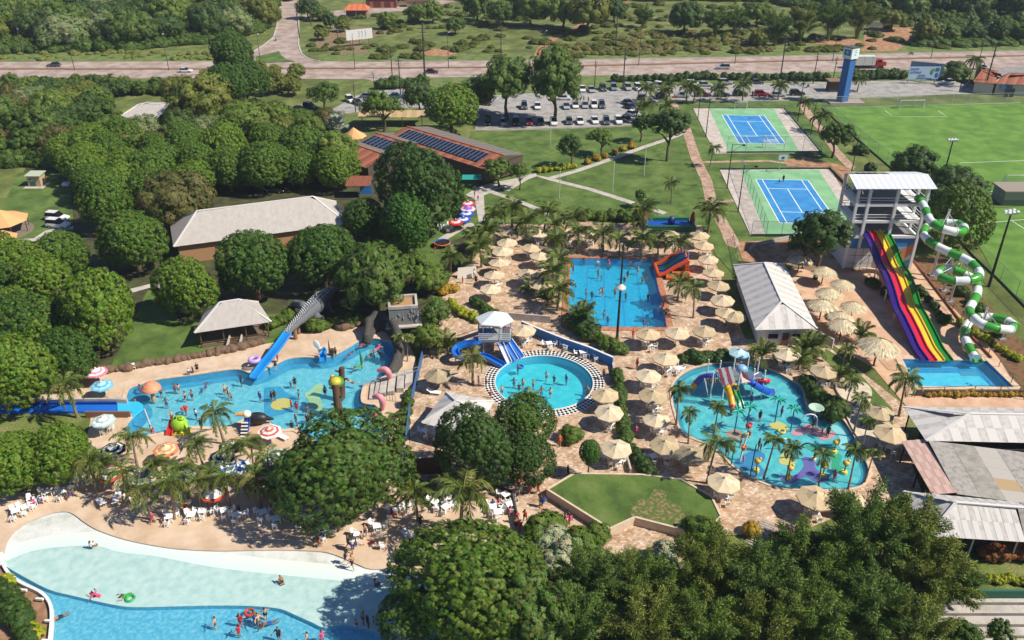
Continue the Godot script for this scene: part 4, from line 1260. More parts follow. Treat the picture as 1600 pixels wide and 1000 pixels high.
	wood(3,g2([-145.6,-229,-130.7,-234.2,-109.6,-232.3,-88.4,-229,-77.4,-215.8,-52.1,-212.9,-43.9,-212.9,-46.7,-202.2,-56.4,-197.2,-70.6,-193.8,-77.5,-187.8,-86.9,-182.1,-99.9,-185.6,-112.5,-184.7,-123,-182.9]),[g2([-96.8,-197.2,-80.2,-202.2,-94.4,-244.5,-116.5,-244.5]),g2([-28.3,-234.2,-17.67,-234.2,-16.09,-210.2,-25.7,-210.2])],6.6,125,3.2,5.2,[["wild",0,"rough tree"],["wild",2,"olive tree"],["wild",5,"green tree"],["wild",3,"dark tree"],["wild",14,"uneven olive tree"],["grey",0,"silvery grey tree"],["grey",1,"brownish tree"],["loose",4,"light tree"],["wild",8,"bright bushy tree"]],"in the wild wood below the highway","trees in the wild wood below the highway")
	wood(4,g2([-97.5,-183.4,-79,-187.8,-55,-185.6,-39.6,-180.4,-33.6,-165.4,-43.6,-166.2,-61.5,-164.3,-67.4,-155,-82.5,-158.4]),[],6.0,34,3.8,5.0,[["mango",3,"mango tree"],["mango",1,"shaded mango tree"]],"in the orchard behind the hall","orchard mango trees behind the hall")
	wood(5,g2([-83.9,-124.6,-73.4,-122.3,-66.1,-100.8,-51.9,-94.4,-61.7,-88.6,-70.6,-94.4]),[g2([-75.6,-129.4,-63.7,-129.4,-52.7,-100.8,-62.5,-100.8])],6.5,24,3.8,5.2,[["mango",6,"mango tree"],["mango",2,"dark mango tree"]],"in the grove by the lagoon chute","grove mango trees by the chute")
	wood(7,g2([-155.2,-246.6,-125.1,-249.6,-115.5,-246.6,-93.3,-243.8,-81.3,-234.2,-85.8,-226.5,-130.1,-232.9,-145.6,-229]),[g2([-102.2,-210.2,-83.8,-212.9,-93.3,-241,-115,-241])],4.2,42,1.9,2.9,[["wild",0,"small bright tree"],["wild",2,"small olive tree"],["wild",5,"small green tree"],["wild",3,"small dark tree"]],"along the highway wood edge","trees on the wood edge by the highway")
	wood(6,g2([-78.8,-265.1,-65.3,-261.9,-59.8,-241,-68.8,-241]),[],4,10,1.6,2.6,[["wild",6,"bushy tree"]],"on the bank under the highway","bushes under the highway")
	tree("bamboo",0,11.67,-56.1,3.39,"bamboo plume next to the grey dry shrubs","bamboo","bamboo along the near edge")
	tree("bamboo",4,7.28,-55.9,3.49,"dark bamboo plume between mango and dry shrubs","bamboo","bamboo along the near edge")
	tree("bamboo",8,18.41,-56.7,4.09,"bamboo clump below the corner of the raised lawn","bamboo","bamboo along the near edge")
	tree("bamboo",2,11.27,-49.4,4.19,"bamboo clump at the bottom middle edge","bamboo","bamboo along the near edge")
	tree("bamboo",1,22.35,-54.9,4.13,"bright bamboo plume below the wooden steps","bamboo","bamboo along the near edge")
	tree("bamboo",6,16.2,-49.7,3.89,"bright bamboo clump at the bottom edge, tip curling right","bamboo","bamboo along the near edge")
	tree("bamboo",3,27.7,-57.9,4.03,"bamboo clump beside the large parasol on the little lawn","bamboo","bamboo along the near edge")
	tree("bamboo",7,33.1,-60,5.06,"tall bamboo clump reaching up to the splash pool palms","bamboo","bamboo along the near edge")
	tree("bamboo",5,37.2,-59.7,4.57,"bamboo clump hiding the corner of the striped roof","bamboo","bamboo along the near edge")
	tree("bamboo",0,25.4,-50.9,4.05,"dense bamboo clump at the bottom edge under the tall clump","bamboo","bamboo along the near edge")
	tree("bamboo",5,20.95,-49.2,3.76,"dark bamboo clump at the bottom edge","bamboo","bamboo along the near edge")
	tree("bamboo",4,31,-51.9,4.09,"bamboo clump with pale tips in front of the terraces","bamboo","bamboo along the near edge")
	tree("bamboo",2,38.1,-56.1,3.96,"bamboo clump leaning towards the green wall","bamboo","bamboo along the near edge")
	tree("bamboo",8,34.1,-49.8,3.79,"bamboo clump at the bottom edge beside the terraces","bamboo","bamboo along the near edge")
	tree("bamboo",7,5.37,-49.4,4.19,"shaded bamboo clump beside the near mango tree","bamboo","bamboo along the near edge")
	tree("bamboo",1,41.7,-57.3,2.38,"outermost bamboo clump towards the green wall","bamboo","bamboo along the near edge")
	tree("bamboo",3,14.94,-54.5,3.1,"feathery bamboo between two taller clumps","bamboo","bamboo along the near edge")
	tree("loose",7,38.9,-50.8,2,"thin leafed sapling over the lower terrace")
	tree("loose",4,43,-52.2,1.7,"thin sapling at the picture corner over the terraces")
	tree("bush",6,4.22,-64.3,1.43,"grey dry shrub at the path edge beside two girls","shrub","grey dry shrubs",0.93)
	tree("bush",6,5.44,-62.8,1.41,"grey dry shrub under the path end","shrub","grey dry shrubs",0.93)
	tree("bush",6,4.54,-61.3,1.26,"grey dry shrub next to the bright mango","shrub","grey dry shrubs",0.93)
	tree("bush",6,15.3,-62.4,1.27,"grey dry shrub below the raised lawn wall","shrub","grey dry shrubs",0.93)
	tree("bush",6,15.25,-60.1,1.25,"grey dry shrub between bamboo plumes","shrub","grey dry shrubs",0.93)
	tree("bush",6,-9.27,-62.6,1.28,"leafless grey shrub at the tip of the sand deck","shrub","grey dry shrubs",0.93)
	tree("bush",0,2.96,-65.6,1.58,"leafy shrub at the corner where the path bends","shrub","",0.93)
	tree("bush",0,4,-66.8,1.2,"leafy shrub beside the walking family","shrub","",0.93)
	tree("bush",0,6.78,-63.8,1.55,"leafy shrub under the raised lawn wall","shrub","",0.93)
	tree("bush",0,8.51,-65,1.31,"leafy shrub at the foot of the raised lawn corner","shrub","",0.93)
	tree("bush",0,19.69,-65.4,1.58,"leafy shrub below the brown grass patch","shrub","",0.93)
	shrub_row("bush",2,Vector2(30.7,-257.5),Vector2(54.9,-259),11,1.15,"dark hedge shrub between highway and car park","hedge along the car park")
	shrub_row("bush",2,Vector2(56.1,-260.3),Vector2(94.3,-258.7),16,1.25,"dark hedge shrub below the highway lamps","hedge below the highway lamps")
	shrub_row("bush",2,Vector2(102.4,-260.2),Vector2(118.9,-261.8),9,1.55,"dense hedge shrub beside the tilted blue tower","hedge beside the blue tower")
	shrub_row("bush",1,Vector2(-38.3,-249),Vector2(-25.8,-250.5),7,1.68,"round shrub along the ramp kerb","shrubs along the ramp")
	tree("bush",1,133.1,-259.5,3.08,"large dark bush between billboard and tiled house","shrub","",1.07)
	tree("bush",6,130,-260.4,2.12,"dry brown bush behind the white sedan","shrub","",1.07)
	shrub_row("bush",0,Vector2(10.22,-150.6),Vector2(24.33,-150.6),14,0.97,"clipped pale shrub at the lawn edge above the pool","pale shrubs at the lawn edge")
	shrub_row("bush",4,Vector2(5.7,-177.2),Vector2(13.68,-180.1),7,0.7,"yellow flowered plant along the pale path","yellow flower bed")
	shrub_row("bush",3,Vector2(16.84,-182.7),Vector2(28.2,-194),6,0.73,"orange leaved plant beside the slanting path","orange plants beside the path")
	shrub_row("bush",4,Vector2(-9.39,-115.8),Vector2(-5.26,-110.8),7,0.78,"yellow croton in the bed by the terrace wall","croton bed by the terrace wall")
	shrub_row("bush",3,Vector2(-11.18,-120),Vector2(-9.21,-121.1),4,0.82,"red and yellow croton above the bed","crotons above the bed")
	shrub_row("bush",1,Vector2(-5.97,-116.8),Vector2(-2.91,-112.7),5,0.79,"green plant in the bed by the slide hut","plants by the slide hut")
	shrub_row("bush",1,Vector2(13.99,-95.9),Vector2(13.58,-81.3),12,0.73,"green hedge shrub dividing the two parasol terraces","hedge dividing the terraces")
	shrub_row("bush",2,Vector2(13.95,-80),Vector2(15.38,-75.6),5,0.74,"dark hedge shrub below the dividing hedge","lower dividing hedge")
	shrub_row("bush",2,Vector2(23.44,-99.9),Vector2(30.3,-100.7),9,0.8,"dark shrub in the bed above the splash pool","bed above the splash pool")
	shrub_row("bush",2,Vector2(38.9,-93.6),Vector2(40.1,-86.2),7,0.98,"dark shrub on the far bank of the splash pool","bank of the splash pool")
	shrub_row("bush",1,Vector2(39,-90.4),Vector2(41,-87.6),4,0.97,"green shrub on the splash pool bank slope","green shrubs on the bank")
	shrub_row("bush",0,Vector2(11.28,-106.1),Vector2(15.09,-102.1),6,1.09,"pale green shrub between the pools","shrubs between the pools")
	shrub_row("bush",2,Vector2(9.41,-108.8),Vector2(11.53,-106),4,1.49,"dark leafy plant at the corner of the rectangular pool","dark plants at the pool corner")
	shrub_row("bush",3,Vector2(54,-91.6),Vector2(66.1,-91.7),18,0.42,"orange brown bedding plant below the plunge pool","orange bed below the plunge pool")
	shrub_row("bush",4,Vector2(66.6,-110),Vector2(70.1,-100.2),9,0.55,"yellowish garden plant under the tube slide","plants under the tube slide")
	shrub_row("bush",1,Vector2(71.6,-123.4),Vector2(70.8,-107),9,0.79,"low garden plant beside the slide fence","plants beside the slide fence")
	shrub_row("bush",2,Vector2(65.2,-121.3),Vector2(64.6,-110.9),6,0.69,"low shrub at the tower foot path edge","shrubs by the slide terrace edge")
	shrub_row("bush",2,Vector2(58.1,-123.4),Vector2(59.5,-118.9),4,0.82,"dark shrub under the rainbow slide","shrubs under the rainbow slide")
	shrub_row("bush",0,Vector2(-29.2,-108.7),Vector2(-22.91,-110.6),7,0.85,"bright shrub on the bank beside the crocodile","shrubs beside the crocodile")
	shrub_row("bush",0,Vector2(-35.5,-109.5),Vector2(-33.6,-111.5),3,0.95,"bright shrub at the pavilion side of the crocodile tail","shrubs by the pavilion")
	shrub_row("bush",1,Vector2(-13.26,-91.4),Vector2(-13.35,-81.3),6,0.71,"green plant in the bed beside the stepped terrace","bed beside the stepped terrace")
	shrub_row("bush",2,Vector2(-49,-58.6),Vector2(-43.3,-52.4),10,0.89,"dark hedge plant outside the wave pool apron","dark hedge by the wave pool")
	shrub_row("bush",4,Vector2(-49.2,-59.7),Vector2(-43.2,-53.2),12,0.54,"yellow croton edging the wave pool apron","yellow croton edging")
	shrub_row("bush",4,Vector2(46.5,-60),Vector2(49.7,-59.5),6,0.44,"yellow green hedge plant above the green wall","hedge above the green wall")
	shrub_row("bush",5,Vector2(47.7,-63.3),Vector2(50.8,-63.1),4,0.9,"reddish shrub under the striped roof eave","reddish shrubs under the eave")
	tree("bush",0,7.05,-82.1,1.15,"small round grey green shrub on the paved terrace","shrub","")
	tree("bush",3,24.93,-66.3,0.73,"orange leaved plant at the top of the wooden steps","shrub","")
	tree("bush",2,81.7,-204,1.41,"dark bush by the pitch fence, nearest the round tree","shrub","")
	tree("bush",2,80.1,-189.4,1.32,"dark bush by the pitch fence, midway","shrub","")
	tree("bush",2,77.5,-176.4,1.25,"dark bush by the pitch fence, nearest the tower","shrub","")
	palmat("coco",V(21.9,-74.3,6.4),"tall dark coconut palm at the edge of the splash pool")
	palmat("coco",V(48.5,-87.1,5.6),"coconut palm standing in front of the plunge pool")
	palmat("coco",V(27.4,-112.3,4.6),"large coconut palm between inflatable slide and parasols")
	palmat("coco",V(133.3,-250.8,8.5),"tall palm by the tiled house and the billboard")
	palmat("coco",V(43.8,-180.9,4.5),"coconut palm beside the far tennis court")
	palmat("coco",V(31.7,-159.1,4),"small coconut palm on the lawn by the brick path")
	palmat("coco",V(-113.8,-244,5),"single palm standing out below the highway")
	palmat("coco",V(44.5,-96.8,4),"coconut palm beside the large thatched shade")
	palmat("royal",V(-5.32,-64.7,6),"big feathery palm beside the tables under the trees")
	palmat("royal",V(-9.98,-68.3,4),"feathery palm leaning out from the largest mango tree")
	palmat("royal",V(-54.4,-86.9,5.2),"big drooping feather palm beside the lagoon chute")
	palmat("yellow",V(-5.18,-94.3,3.9),"yellowing palm on the terrace beside the round pool")
	palmat("coco",V(1.97,-83.1,5),"palm crown leaning over the rim of the round pool")
	palmat("fan",V(-42.2,-201.6,3.2),"silver blue fan palm beside the parked cars")
	palmat("areca",V(-66.4,-250.4,0.9),"banana like clump under the highway bank, first of three","banana clumps under the highway","palm tree")
	palmat("areca",V(-69,-246,0.9),"banana like clump under the highway bank, second of three","banana clumps under the highway","palm tree")
	palmat("areca",V(-64.2,-253.4,0.9),"banana like clump under the highway bank, third of three","banana clumps under the highway","palm tree")
	palmat("cocos",V(0,-145.9,3.7),"bushy coconut palm at the near end of the pale path","coconut palms round the rectangular pool","palm tree")
	palmat("cocos",V(5.81,-144.1,3.7),"bushy coconut palm behind the far row of parasols, first from the lawn path","coconut palms round the rectangular pool","palm tree")
	palmat("cocos",V(11.47,-143.4,3.7),"bushy coconut palm beside the pale clipped shrubs","coconut palms round the rectangular pool","palm tree")
	palmat("cocos",V(24.66,-145.9,3.7),"bushy coconut palm behind the inflatable water pool","coconut palms round the rectangular pool","palm tree")
	palmat("cocos",V(36.1,-144.4,3.7),"bushy coconut palm where the brick path meets the garden lawn","coconut palms round the rectangular pool","palm tree")
	palmat("cocos",V(-3.49,-144.1,3.7),"bushy coconut palm beside the paved restaurant area","coconut palms round the rectangular pool","palm tree")
	palmat("cocos",V(-4.26,-137.4,3.3),"bushy coconut palm next to the first parasol of the near column","coconut palms round the rectangular pool","palm tree")
	palmat("cocos",V(-5.14,-129.9,3.3),"bushy coconut palm between trampoline and parasol column","coconut palms round the rectangular pool","palm tree")
	palmat("cocos",V(-6.39,-134.7,3.3),"bushy coconut palm beside the red and purple parasols","coconut palms round the rectangular pool","palm tree")
	palmat("cocos",V(-10.2,-126.9,3.3),"bushy coconut palm beside the white screen","coconut palms round the rectangular pool","palm tree")
	palmat("cocos",V(2.73,-140.3,3.3),"bushy coconut palm between the two parasol columns","coconut palms round the rectangular pool","palm tree")
	palmat("cocos",V(7.74,-140.3,3.3),"bushy coconut palm beside the parasol behind the pool","coconut palms round the rectangular pool","palm tree")
	palmat("cocos",V(7.24,-133.9,3.3),"bushy coconut palm at the far corner of the rectangular pool","coconut palms round the rectangular pool","palm tree")
	palmat("cocos",V(11.32,-135.8,3.3),"bushy coconut palm on the far bank of the rectangular pool","coconut palms round the rectangular pool","palm tree")
	palmat("cocos",V(16.03,-136.3,3.3),"bushy coconut palm on the far bank, beside a parasol","coconut palms round the rectangular pool","palm tree")
	palmat("cocos",V(18.74,-134.7,3.3),"bushy coconut palm on the far bank, third in the row","coconut palms round the rectangular pool","palm tree")
	palmat("cocos",V(22.09,-132.5,3.3),"bushy coconut palm on the far bank near the pool slide","coconut palms round the rectangular pool","palm tree")
	palmat("cocos",V(28.2,-132,3.3),"bushy coconut palm right behind the inflatable slide","coconut palms round the rectangular pool","palm tree")
	palmat("cocos",V(26,-118.1,3.3),"bushy coconut palm beside the orange inflatable slide","coconut palms round the rectangular pool","palm tree")
	palmat("cocos",V(7.5,-125.4,3.3),"bushy coconut palm along the terrace side of the pool","coconut palms round the rectangular pool","palm tree")
	palmat("cocos",V(6.65,-120.3,3.3),"bushy coconut palm along the terrace side of the pool, lower","coconut palms round the rectangular pool","palm tree")
	palmat("cocos",V(25.4,-134.7,3.3),"bushy coconut palm between two parasols behind the slide","coconut palms round the rectangular pool","palm tree")
	palmat("cocos",V(6.99,-114.6,3.3),"bushy coconut palm at the lower terrace side of the pool","coconut palms round the rectangular pool","palm tree")
	palmat("cocos",V(36.2,-232.5,3.6),"young palm along the car park, first from the big trees","young palms along the car park","palm tree")
	palmat("cocos",V(41.8,-232.5,3.6),"young palm along the car park, second from the big trees","young palms along the car park","palm tree")
	palmat("cocos",V(44.1,-238.1,3.6),"young palm along the car park, third from the big trees","young palms along the car park","palm tree")
	palmat("cocos",V(47.9,-233.2,3.6),"young palm along the car park, fourth from the big trees","young palms along the car park","palm tree")
	palmat("cocos",V(49.8,-233.2,3.6),"young palm along the car park, fifth from the big trees","young palms along the car park","palm tree")
	palmat("cocos",V(56.9,-235.3,3.6),"young palm along the car park, sixth from the big trees","young palms along the car park","palm tree")
	palmat("cocos",V(63.9,-235.3,3.6),"young palm along the car park, seventh from the big trees","young palms along the car park","palm tree")
	palmat("cocos",V(74.1,-236.7,3.6),"young palm along the car park, eighth from the big trees","young palms along the car park","palm tree")
	palmat("cocos",V(99.2,-245.4,3.6),"young palm along the car park, ninth from the big trees","young palms along the car park","palm tree")
	palmat("cocos",V(33.8,-215.5,3.4),"young palm on the grass round the far tennis court, first from the car park","young palms round the court","palm tree")
	palmat("cocos",V(40,-217.9,3.4),"young palm on the grass round the far tennis court, second from the car park","young palms round the court","palm tree")
	palmat("cocos",V(76.7,-221.6,3.4),"young palm on the grass round the far tennis court, third from the car park","young palms round the court","palm tree")
	palmat("cocos",V(75.7,-206.3,3.4),"young palm on the grass round the far tennis court, fourth from the car park","young palms round the court","palm tree")
	palmat("slim",V(20.31,-85.3,5),"slender palm round the splash pool, first on the terrace side","slender palms round the splash pool","palm tree")
	palmat("slim",V(21.09,-81.5,5),"slender palm round the splash pool, second on the terrace side","slender palms round the splash pool","palm tree")
	palmat("slim",V(24.21,-82.4,4.2),"slender palm round the splash pool, beside the tall coconut palm","slender palms round the splash pool","palm tree")
	palmat("slim",V(28.5,-75.2,5),"slender palm round the splash pool, first at the lower rim","slender palms round the splash pool","palm tree")
	palmat("slim",V(31,-75,5.2),"slender palm round the splash pool, second at the lower rim","slender palms round the splash pool","palm tree")
	palmat("slim",V(34.1,-73.3,4.6),"slender palm round the splash pool, third at the lower rim","slender palms round the splash pool","palm tree")
	palmat("slim",V(37.3,-73.1,4.6),"slender palm round the splash pool, fourth at the lower rim","slender palms round the splash pool","palm tree")
	palmat("slim",V(39.6,-74.4,4.6),"slender palm round the splash pool, by the large parasol at the far rim","slender palms round the splash pool","palm tree")
	palmat("slim",V(42,-88.2,4.6),"slender palm round the splash pool, on the stepped slabs","slender palms round the splash pool","palm tree")
	palmat("slim",V(41.5,-83.4,4.6),"slender palm round the splash pool, on the lower stepped slabs","slender palms round the splash pool","palm tree")
	palmat("slim",V(41.4,-80.3,4.4),"slender palm round the splash pool, next to the parasol on the slabs","slender palms round the splash pool","palm tree")
	palmat("slim",V(32.7,-96.8,4),"slender palm round the splash pool, above the splash pool","slender palms round the splash pool","palm tree")
	palmat("areca",V(40.8,-100.9,0.8),"bushy low palm beside the parasol above the splash pool","bushy low palms","palm tree")
	palmat("areca",V(39,-97.9,0.8),"bushy low palm lower, beside the parasol above the splash pool","bushy low palms","palm tree")
	palmat("areca",V(43.5,-94.8,0.8),"bushy low palm beside the parasol on the garden slope","bushy low palms","palm tree")
	palmat("areca",V(42.2,-102.1,0.8),"bushy low palm behind the parasol above the splash pool","bushy low palms","palm tree")
	palmat("areca",V(50,-105.1,0.8),"bushy low palm below the thatched shades","bushy low palms","palm tree")
	palmat("areca",V(3.04,-119.6,0.8),"bushy low palm under the last parasol by the terrace","bushy low palms","palm tree")
	palmat("areca",V(9.52,-110.3,0.8),"bushy low palm by the corner of the rectangular pool","bushy low palms","palm tree")
	palmat("areca",V(10.74,-111.3,0.8),"bushy low palm dark, at the pool corner","bushy low palms","palm tree")
	palmat("areca",V(5.46,-116.4,0.8),"bushy low palm at the terrace wall beside the pool","bushy low palms","palm tree")
	palmat("areca",V(-8.98,-102.1,0.8),"bushy low palm beside the stone grotto","bushy low palms","palm tree")
	palmat("areca",V(34.5,-99.9,0.8),"bushy low palm above the splash pool at the bed end","bushy low palms","palm tree")
	palmat("royal",V(-44.4,-73.3,3.9),"feathery palm on the sand deck in the second row, first from the mango","feathery palms on the sand deck","palm tree")
	palmat("royal",V(-41.7,-70.9,3.9),"feathery palm on the sand deck in the front row, first from the mango","feathery palms on the sand deck","palm tree")
	palmat("royal",V(-42.9,-76.7,3.9),"feathery palm on the sand deck beside the black and white parasol","feathery palms on the sand deck","palm tree")
	palmat("royal",V(-38.7,-73.3,3.9),"feathery palm on the sand deck behind the grey parasol","feathery palms on the sand deck","palm tree")
	palmat("royal",V(-38.2,-68.4,3.9),"feathery palm on the sand deck in the front row, near the sun loungers","feathery palms on the sand deck","palm tree")
	palmat("royal",V(-35.9,-68.6,3.9),"feathery palm on the sand deck in the front row, third from the loungers","feathery palms on the sand deck","palm tree")
	palmat("royal",V(-33.6,-70.1,3.9),"feathery palm on the sand deck in the front row, by the man in blue","feathery palms on the sand deck","palm tree")
	palmat("royal",V(-35.4,-76.9,3.9),"feathery palm on the sand deck beside the peach parasol","feathery palms on the sand deck","palm tree")
	palmat("royal",V(-34.4,-81.5,3.9),"feathery palm on the sand deck in front of the frog slide","feathery palms on the sand deck","palm tree")
	palmat("royal",V(-30.4,-70.1,3.9),"feathery palm on the sand deck in the front row, by the red rimmed parasol","feathery palms on the sand deck","palm tree")
	palmat("royal",V(-29.7,-76.9,3.9),"feathery palm on the sand deck beside the toucan slide","feathery palms on the sand deck","palm tree")
	palmat("royal",V(-27.2,-70.3,3.9),"feathery palm on the sand deck in the front row, by the red parasol","feathery palms on the sand deck","palm tree")
	palmat("royal",V(-26.8,-73.9,3.9),"feathery palm on the sand deck beside the red striped parasol","feathery palms on the sand deck","palm tree")
	palmat("royal",V(-24.71,-69.3,3.9),"feathery palm on the sand deck in the front row, last before the mango","feathery palms on the sand deck","palm tree")
	palmat("royal",V(-30.6,-74.8,3.9),"feathery palm on the sand deck in the middle of the parasols","feathery palms on the sand deck","palm tree")
	palmat("royal",V(-45.9,-72.7,3.9),"feathery palm on the sand deck nearest the bright mango tree","feathery palms on the sand deck","palm tree")
	palmat("royal",V(-32.7,-71.9,3.9),"feathery palm on the sand deck between the blue chevron and the pale blue parasols","feathery palms on the sand deck","palm tree")
	palmat("royal",V(-35.5,-71.9,3.9),"feathery palm on the sand deck beside the pale blue parasol","feathery palms on the sand deck","palm tree")
	palmat("royal",V(-22.33,-70.1,3.9),"feathery palm on the sand deck under the edge of the largest mango","feathery palms on the sand deck","palm tree")
	palmat("slim",V(-15.57,-100.9,3.6),"slim palm first beside the grotto","slim palms by the grotto","palm tree")
	palmat("slim",V(-14.51,-100,3.6),"slim palm second beside the grotto","slim palms by the grotto","palm tree")
	palmat("slim",V(-14.16,-81.6,3.6),"slim palm small, on the lagoon rim below the steps","slim palms by the grotto","palm tree")
func slope(up: Node,a: Vector3,b: Vector3,rise: Vector3,il: float,ir: float,sheet: float,m: Array,nm:="roof_sheet",rows:=1,odd:=-1)->void:
	var l:=a.distance_to(b)
	var d:=(b - a)/l
	var n:=maxi(1,int(round(l/sheet)))
	var w:=l/n
	var nor:=d.cross(rise).normalized()
	if nor.y < 0:
		nor=-nor
	for i in n:
		var x0:=i*w
		var x1:=(i+1)*w
		var t0:=minf(minf(x0/il if il > 0 else 1.0,1.0),(l - x0)/ir if ir > 0 else 1.0)
		var t1:=minf(minf(x1/il if il > 0 else 1.0,1.0),(l - x1)/ir if ir > 0 else 1.0)
		for r in rows:
			var s0:=float(r)/rows
			var s1:=float(r+1)/rows
			if minf(t0,t1)<=s0+0.001 and maxf(t0,t1)<=s0+0.001:
				continue
			var lift:=nor*(0.02+0.018*(i % 2)+0.02*(rows - r))
			var bt:=B.new()
			var p:=[a+d*(x0 - 0.03)+rise*minf(s0,t0),a+d*(x1+0.03)+rise*minf(s0,t1),a+d*(x1+0.03)+rise*(minf(t1,s1)+0.004),a+d*(x0 - 0.03)+rise*(minf(t0,s1)+0.004)]
			for k in 4:
				p[k]+=lift
			if rows > 1:
				p[0]+=nor*0.03
				p[1]+=nor*0.03
			bt.quad(p[0],p[1],p[2],p[3])
			for k in 4:
				bt.quad(p[k] - nor*0.05,p[(k+1) % 4] - nor*0.05,p[(k+1) % 4],p[k])
			part(nm,bt,m[(i*7+r*3) % m.size()] if i*rows+r!=odd else mt("a8906a"),up)
func roof(o: Node3D,c: Array,eave: float,ridge: float,il: float,ir: float,sheet: float,m: Array,cap: Material,rows:=1)->void:
	var q:=[]
	for p in c:
		q.append(Vector3(p.x,eave,p.y) - o.position)
	var up:=UP*(ridge - eave)
	var mid_l: Vector3=(q[0]+q[3])/2+up
	var mid_r: Vector3=(q[1]+q[2])/2+up
	slope(o,q[0],q[1],(q[3] - q[0])/2+up,il,ir,sheet,m,"roof_sheet",rows)
	slope(o,q[2],q[3],(q[1] - q[2])/2+up,ir,il,sheet,m,"roof_sheet",rows)
	var d: Vector3=(mid_r - mid_l).normalized()
	var b:=B.new()
	var e0:=mid_l+d*il
	var e1:=mid_r - d*ir
	b.bar(e0+UP*0.08,e1+UP*0.08,0.3,0.14)
	for s in [[q[3],q[0],il,e0],[q[1],q[2],ir,e1]]:
		if s[2] > 0:
			var mid: Vector3=(s[0]+s[1])/2
			var hl: float=s[0].distance_to(s[1])/2
			slope(o,s[0],s[1],s[3] - mid,hl,hl,sheet,m,"roof_sheet",rows)
			b.bar(s[0]+UP*0.08,s[3]+UP*0.08,0.28,0.14)
			b.bar(s[1]+UP*0.08,s[3]+UP*0.08,0.28,0.14)
	part("ridge_cap",b,cap,o)
func walls(o: Node3D,c: Array,inset: float,h: float,m: Material,nm:="wall")->void:
	var g:=grow(c,-inset)
	for i in g.size():
		var a:=v3(g[i]) - o.position
		var b:=v3(g[(i+1) % g.size()]) - o.position
		if a.distance_to(b) < 0.6:
			continue
		var w:=B.new()
		w.bar(a+UP*h/2,b+UP*h/2,0.2,h)
		part(nm,w,m,o)
func posts(o: Node3D,c: Array,inset: float,h: float,gap: float,m: Material,r:=0.09)->void:
	var g:=grow(c,-inset)
	var me:=B.new()
	me.tube([O,UP*h],r,6,false)
	var mm:=me.mesh(m)
	for i in g.size():
		var l: float=g[i].distance_to(g[(i+1) % g.size()])
		var n:=int(l/gap)
		for k in maxi(n,0):
			pmesh("post",mm,o,v3(g[i].lerp(g[(i+1) % g.size()],float(k)/n)) - o.position)
func cen(c: Array)->Vector3:
	var s:=Vector2.ZERO
	for p in c:
		s+=p/c.size()
	return v3(s)
func window(up: Node,at: Vector3,turn: float,w: float,h: float)->void:
	var bs:=Basis(UP,turn)
	var b:=B.new()
	for s in [-1,1]:
		b.box(at+bs*Vector3(s*w/2,0,0.04),Vector3(0.08,h+0.08,0.1),bs)
		b.box(at+bs*Vector3(0,s*h/2,0.045),Vector3(w - 0.08,0.08,0.09),bs)
	var f:=part("window",b,mt("d8d8d4"),up)
	b=B.new()
	b.box(at+bs*Vector3(0,0,0.01),Vector3(w - 0.08,h - 0.08,0.05),bs)
	part("pane",b,mt("1c262c",0.1),f)
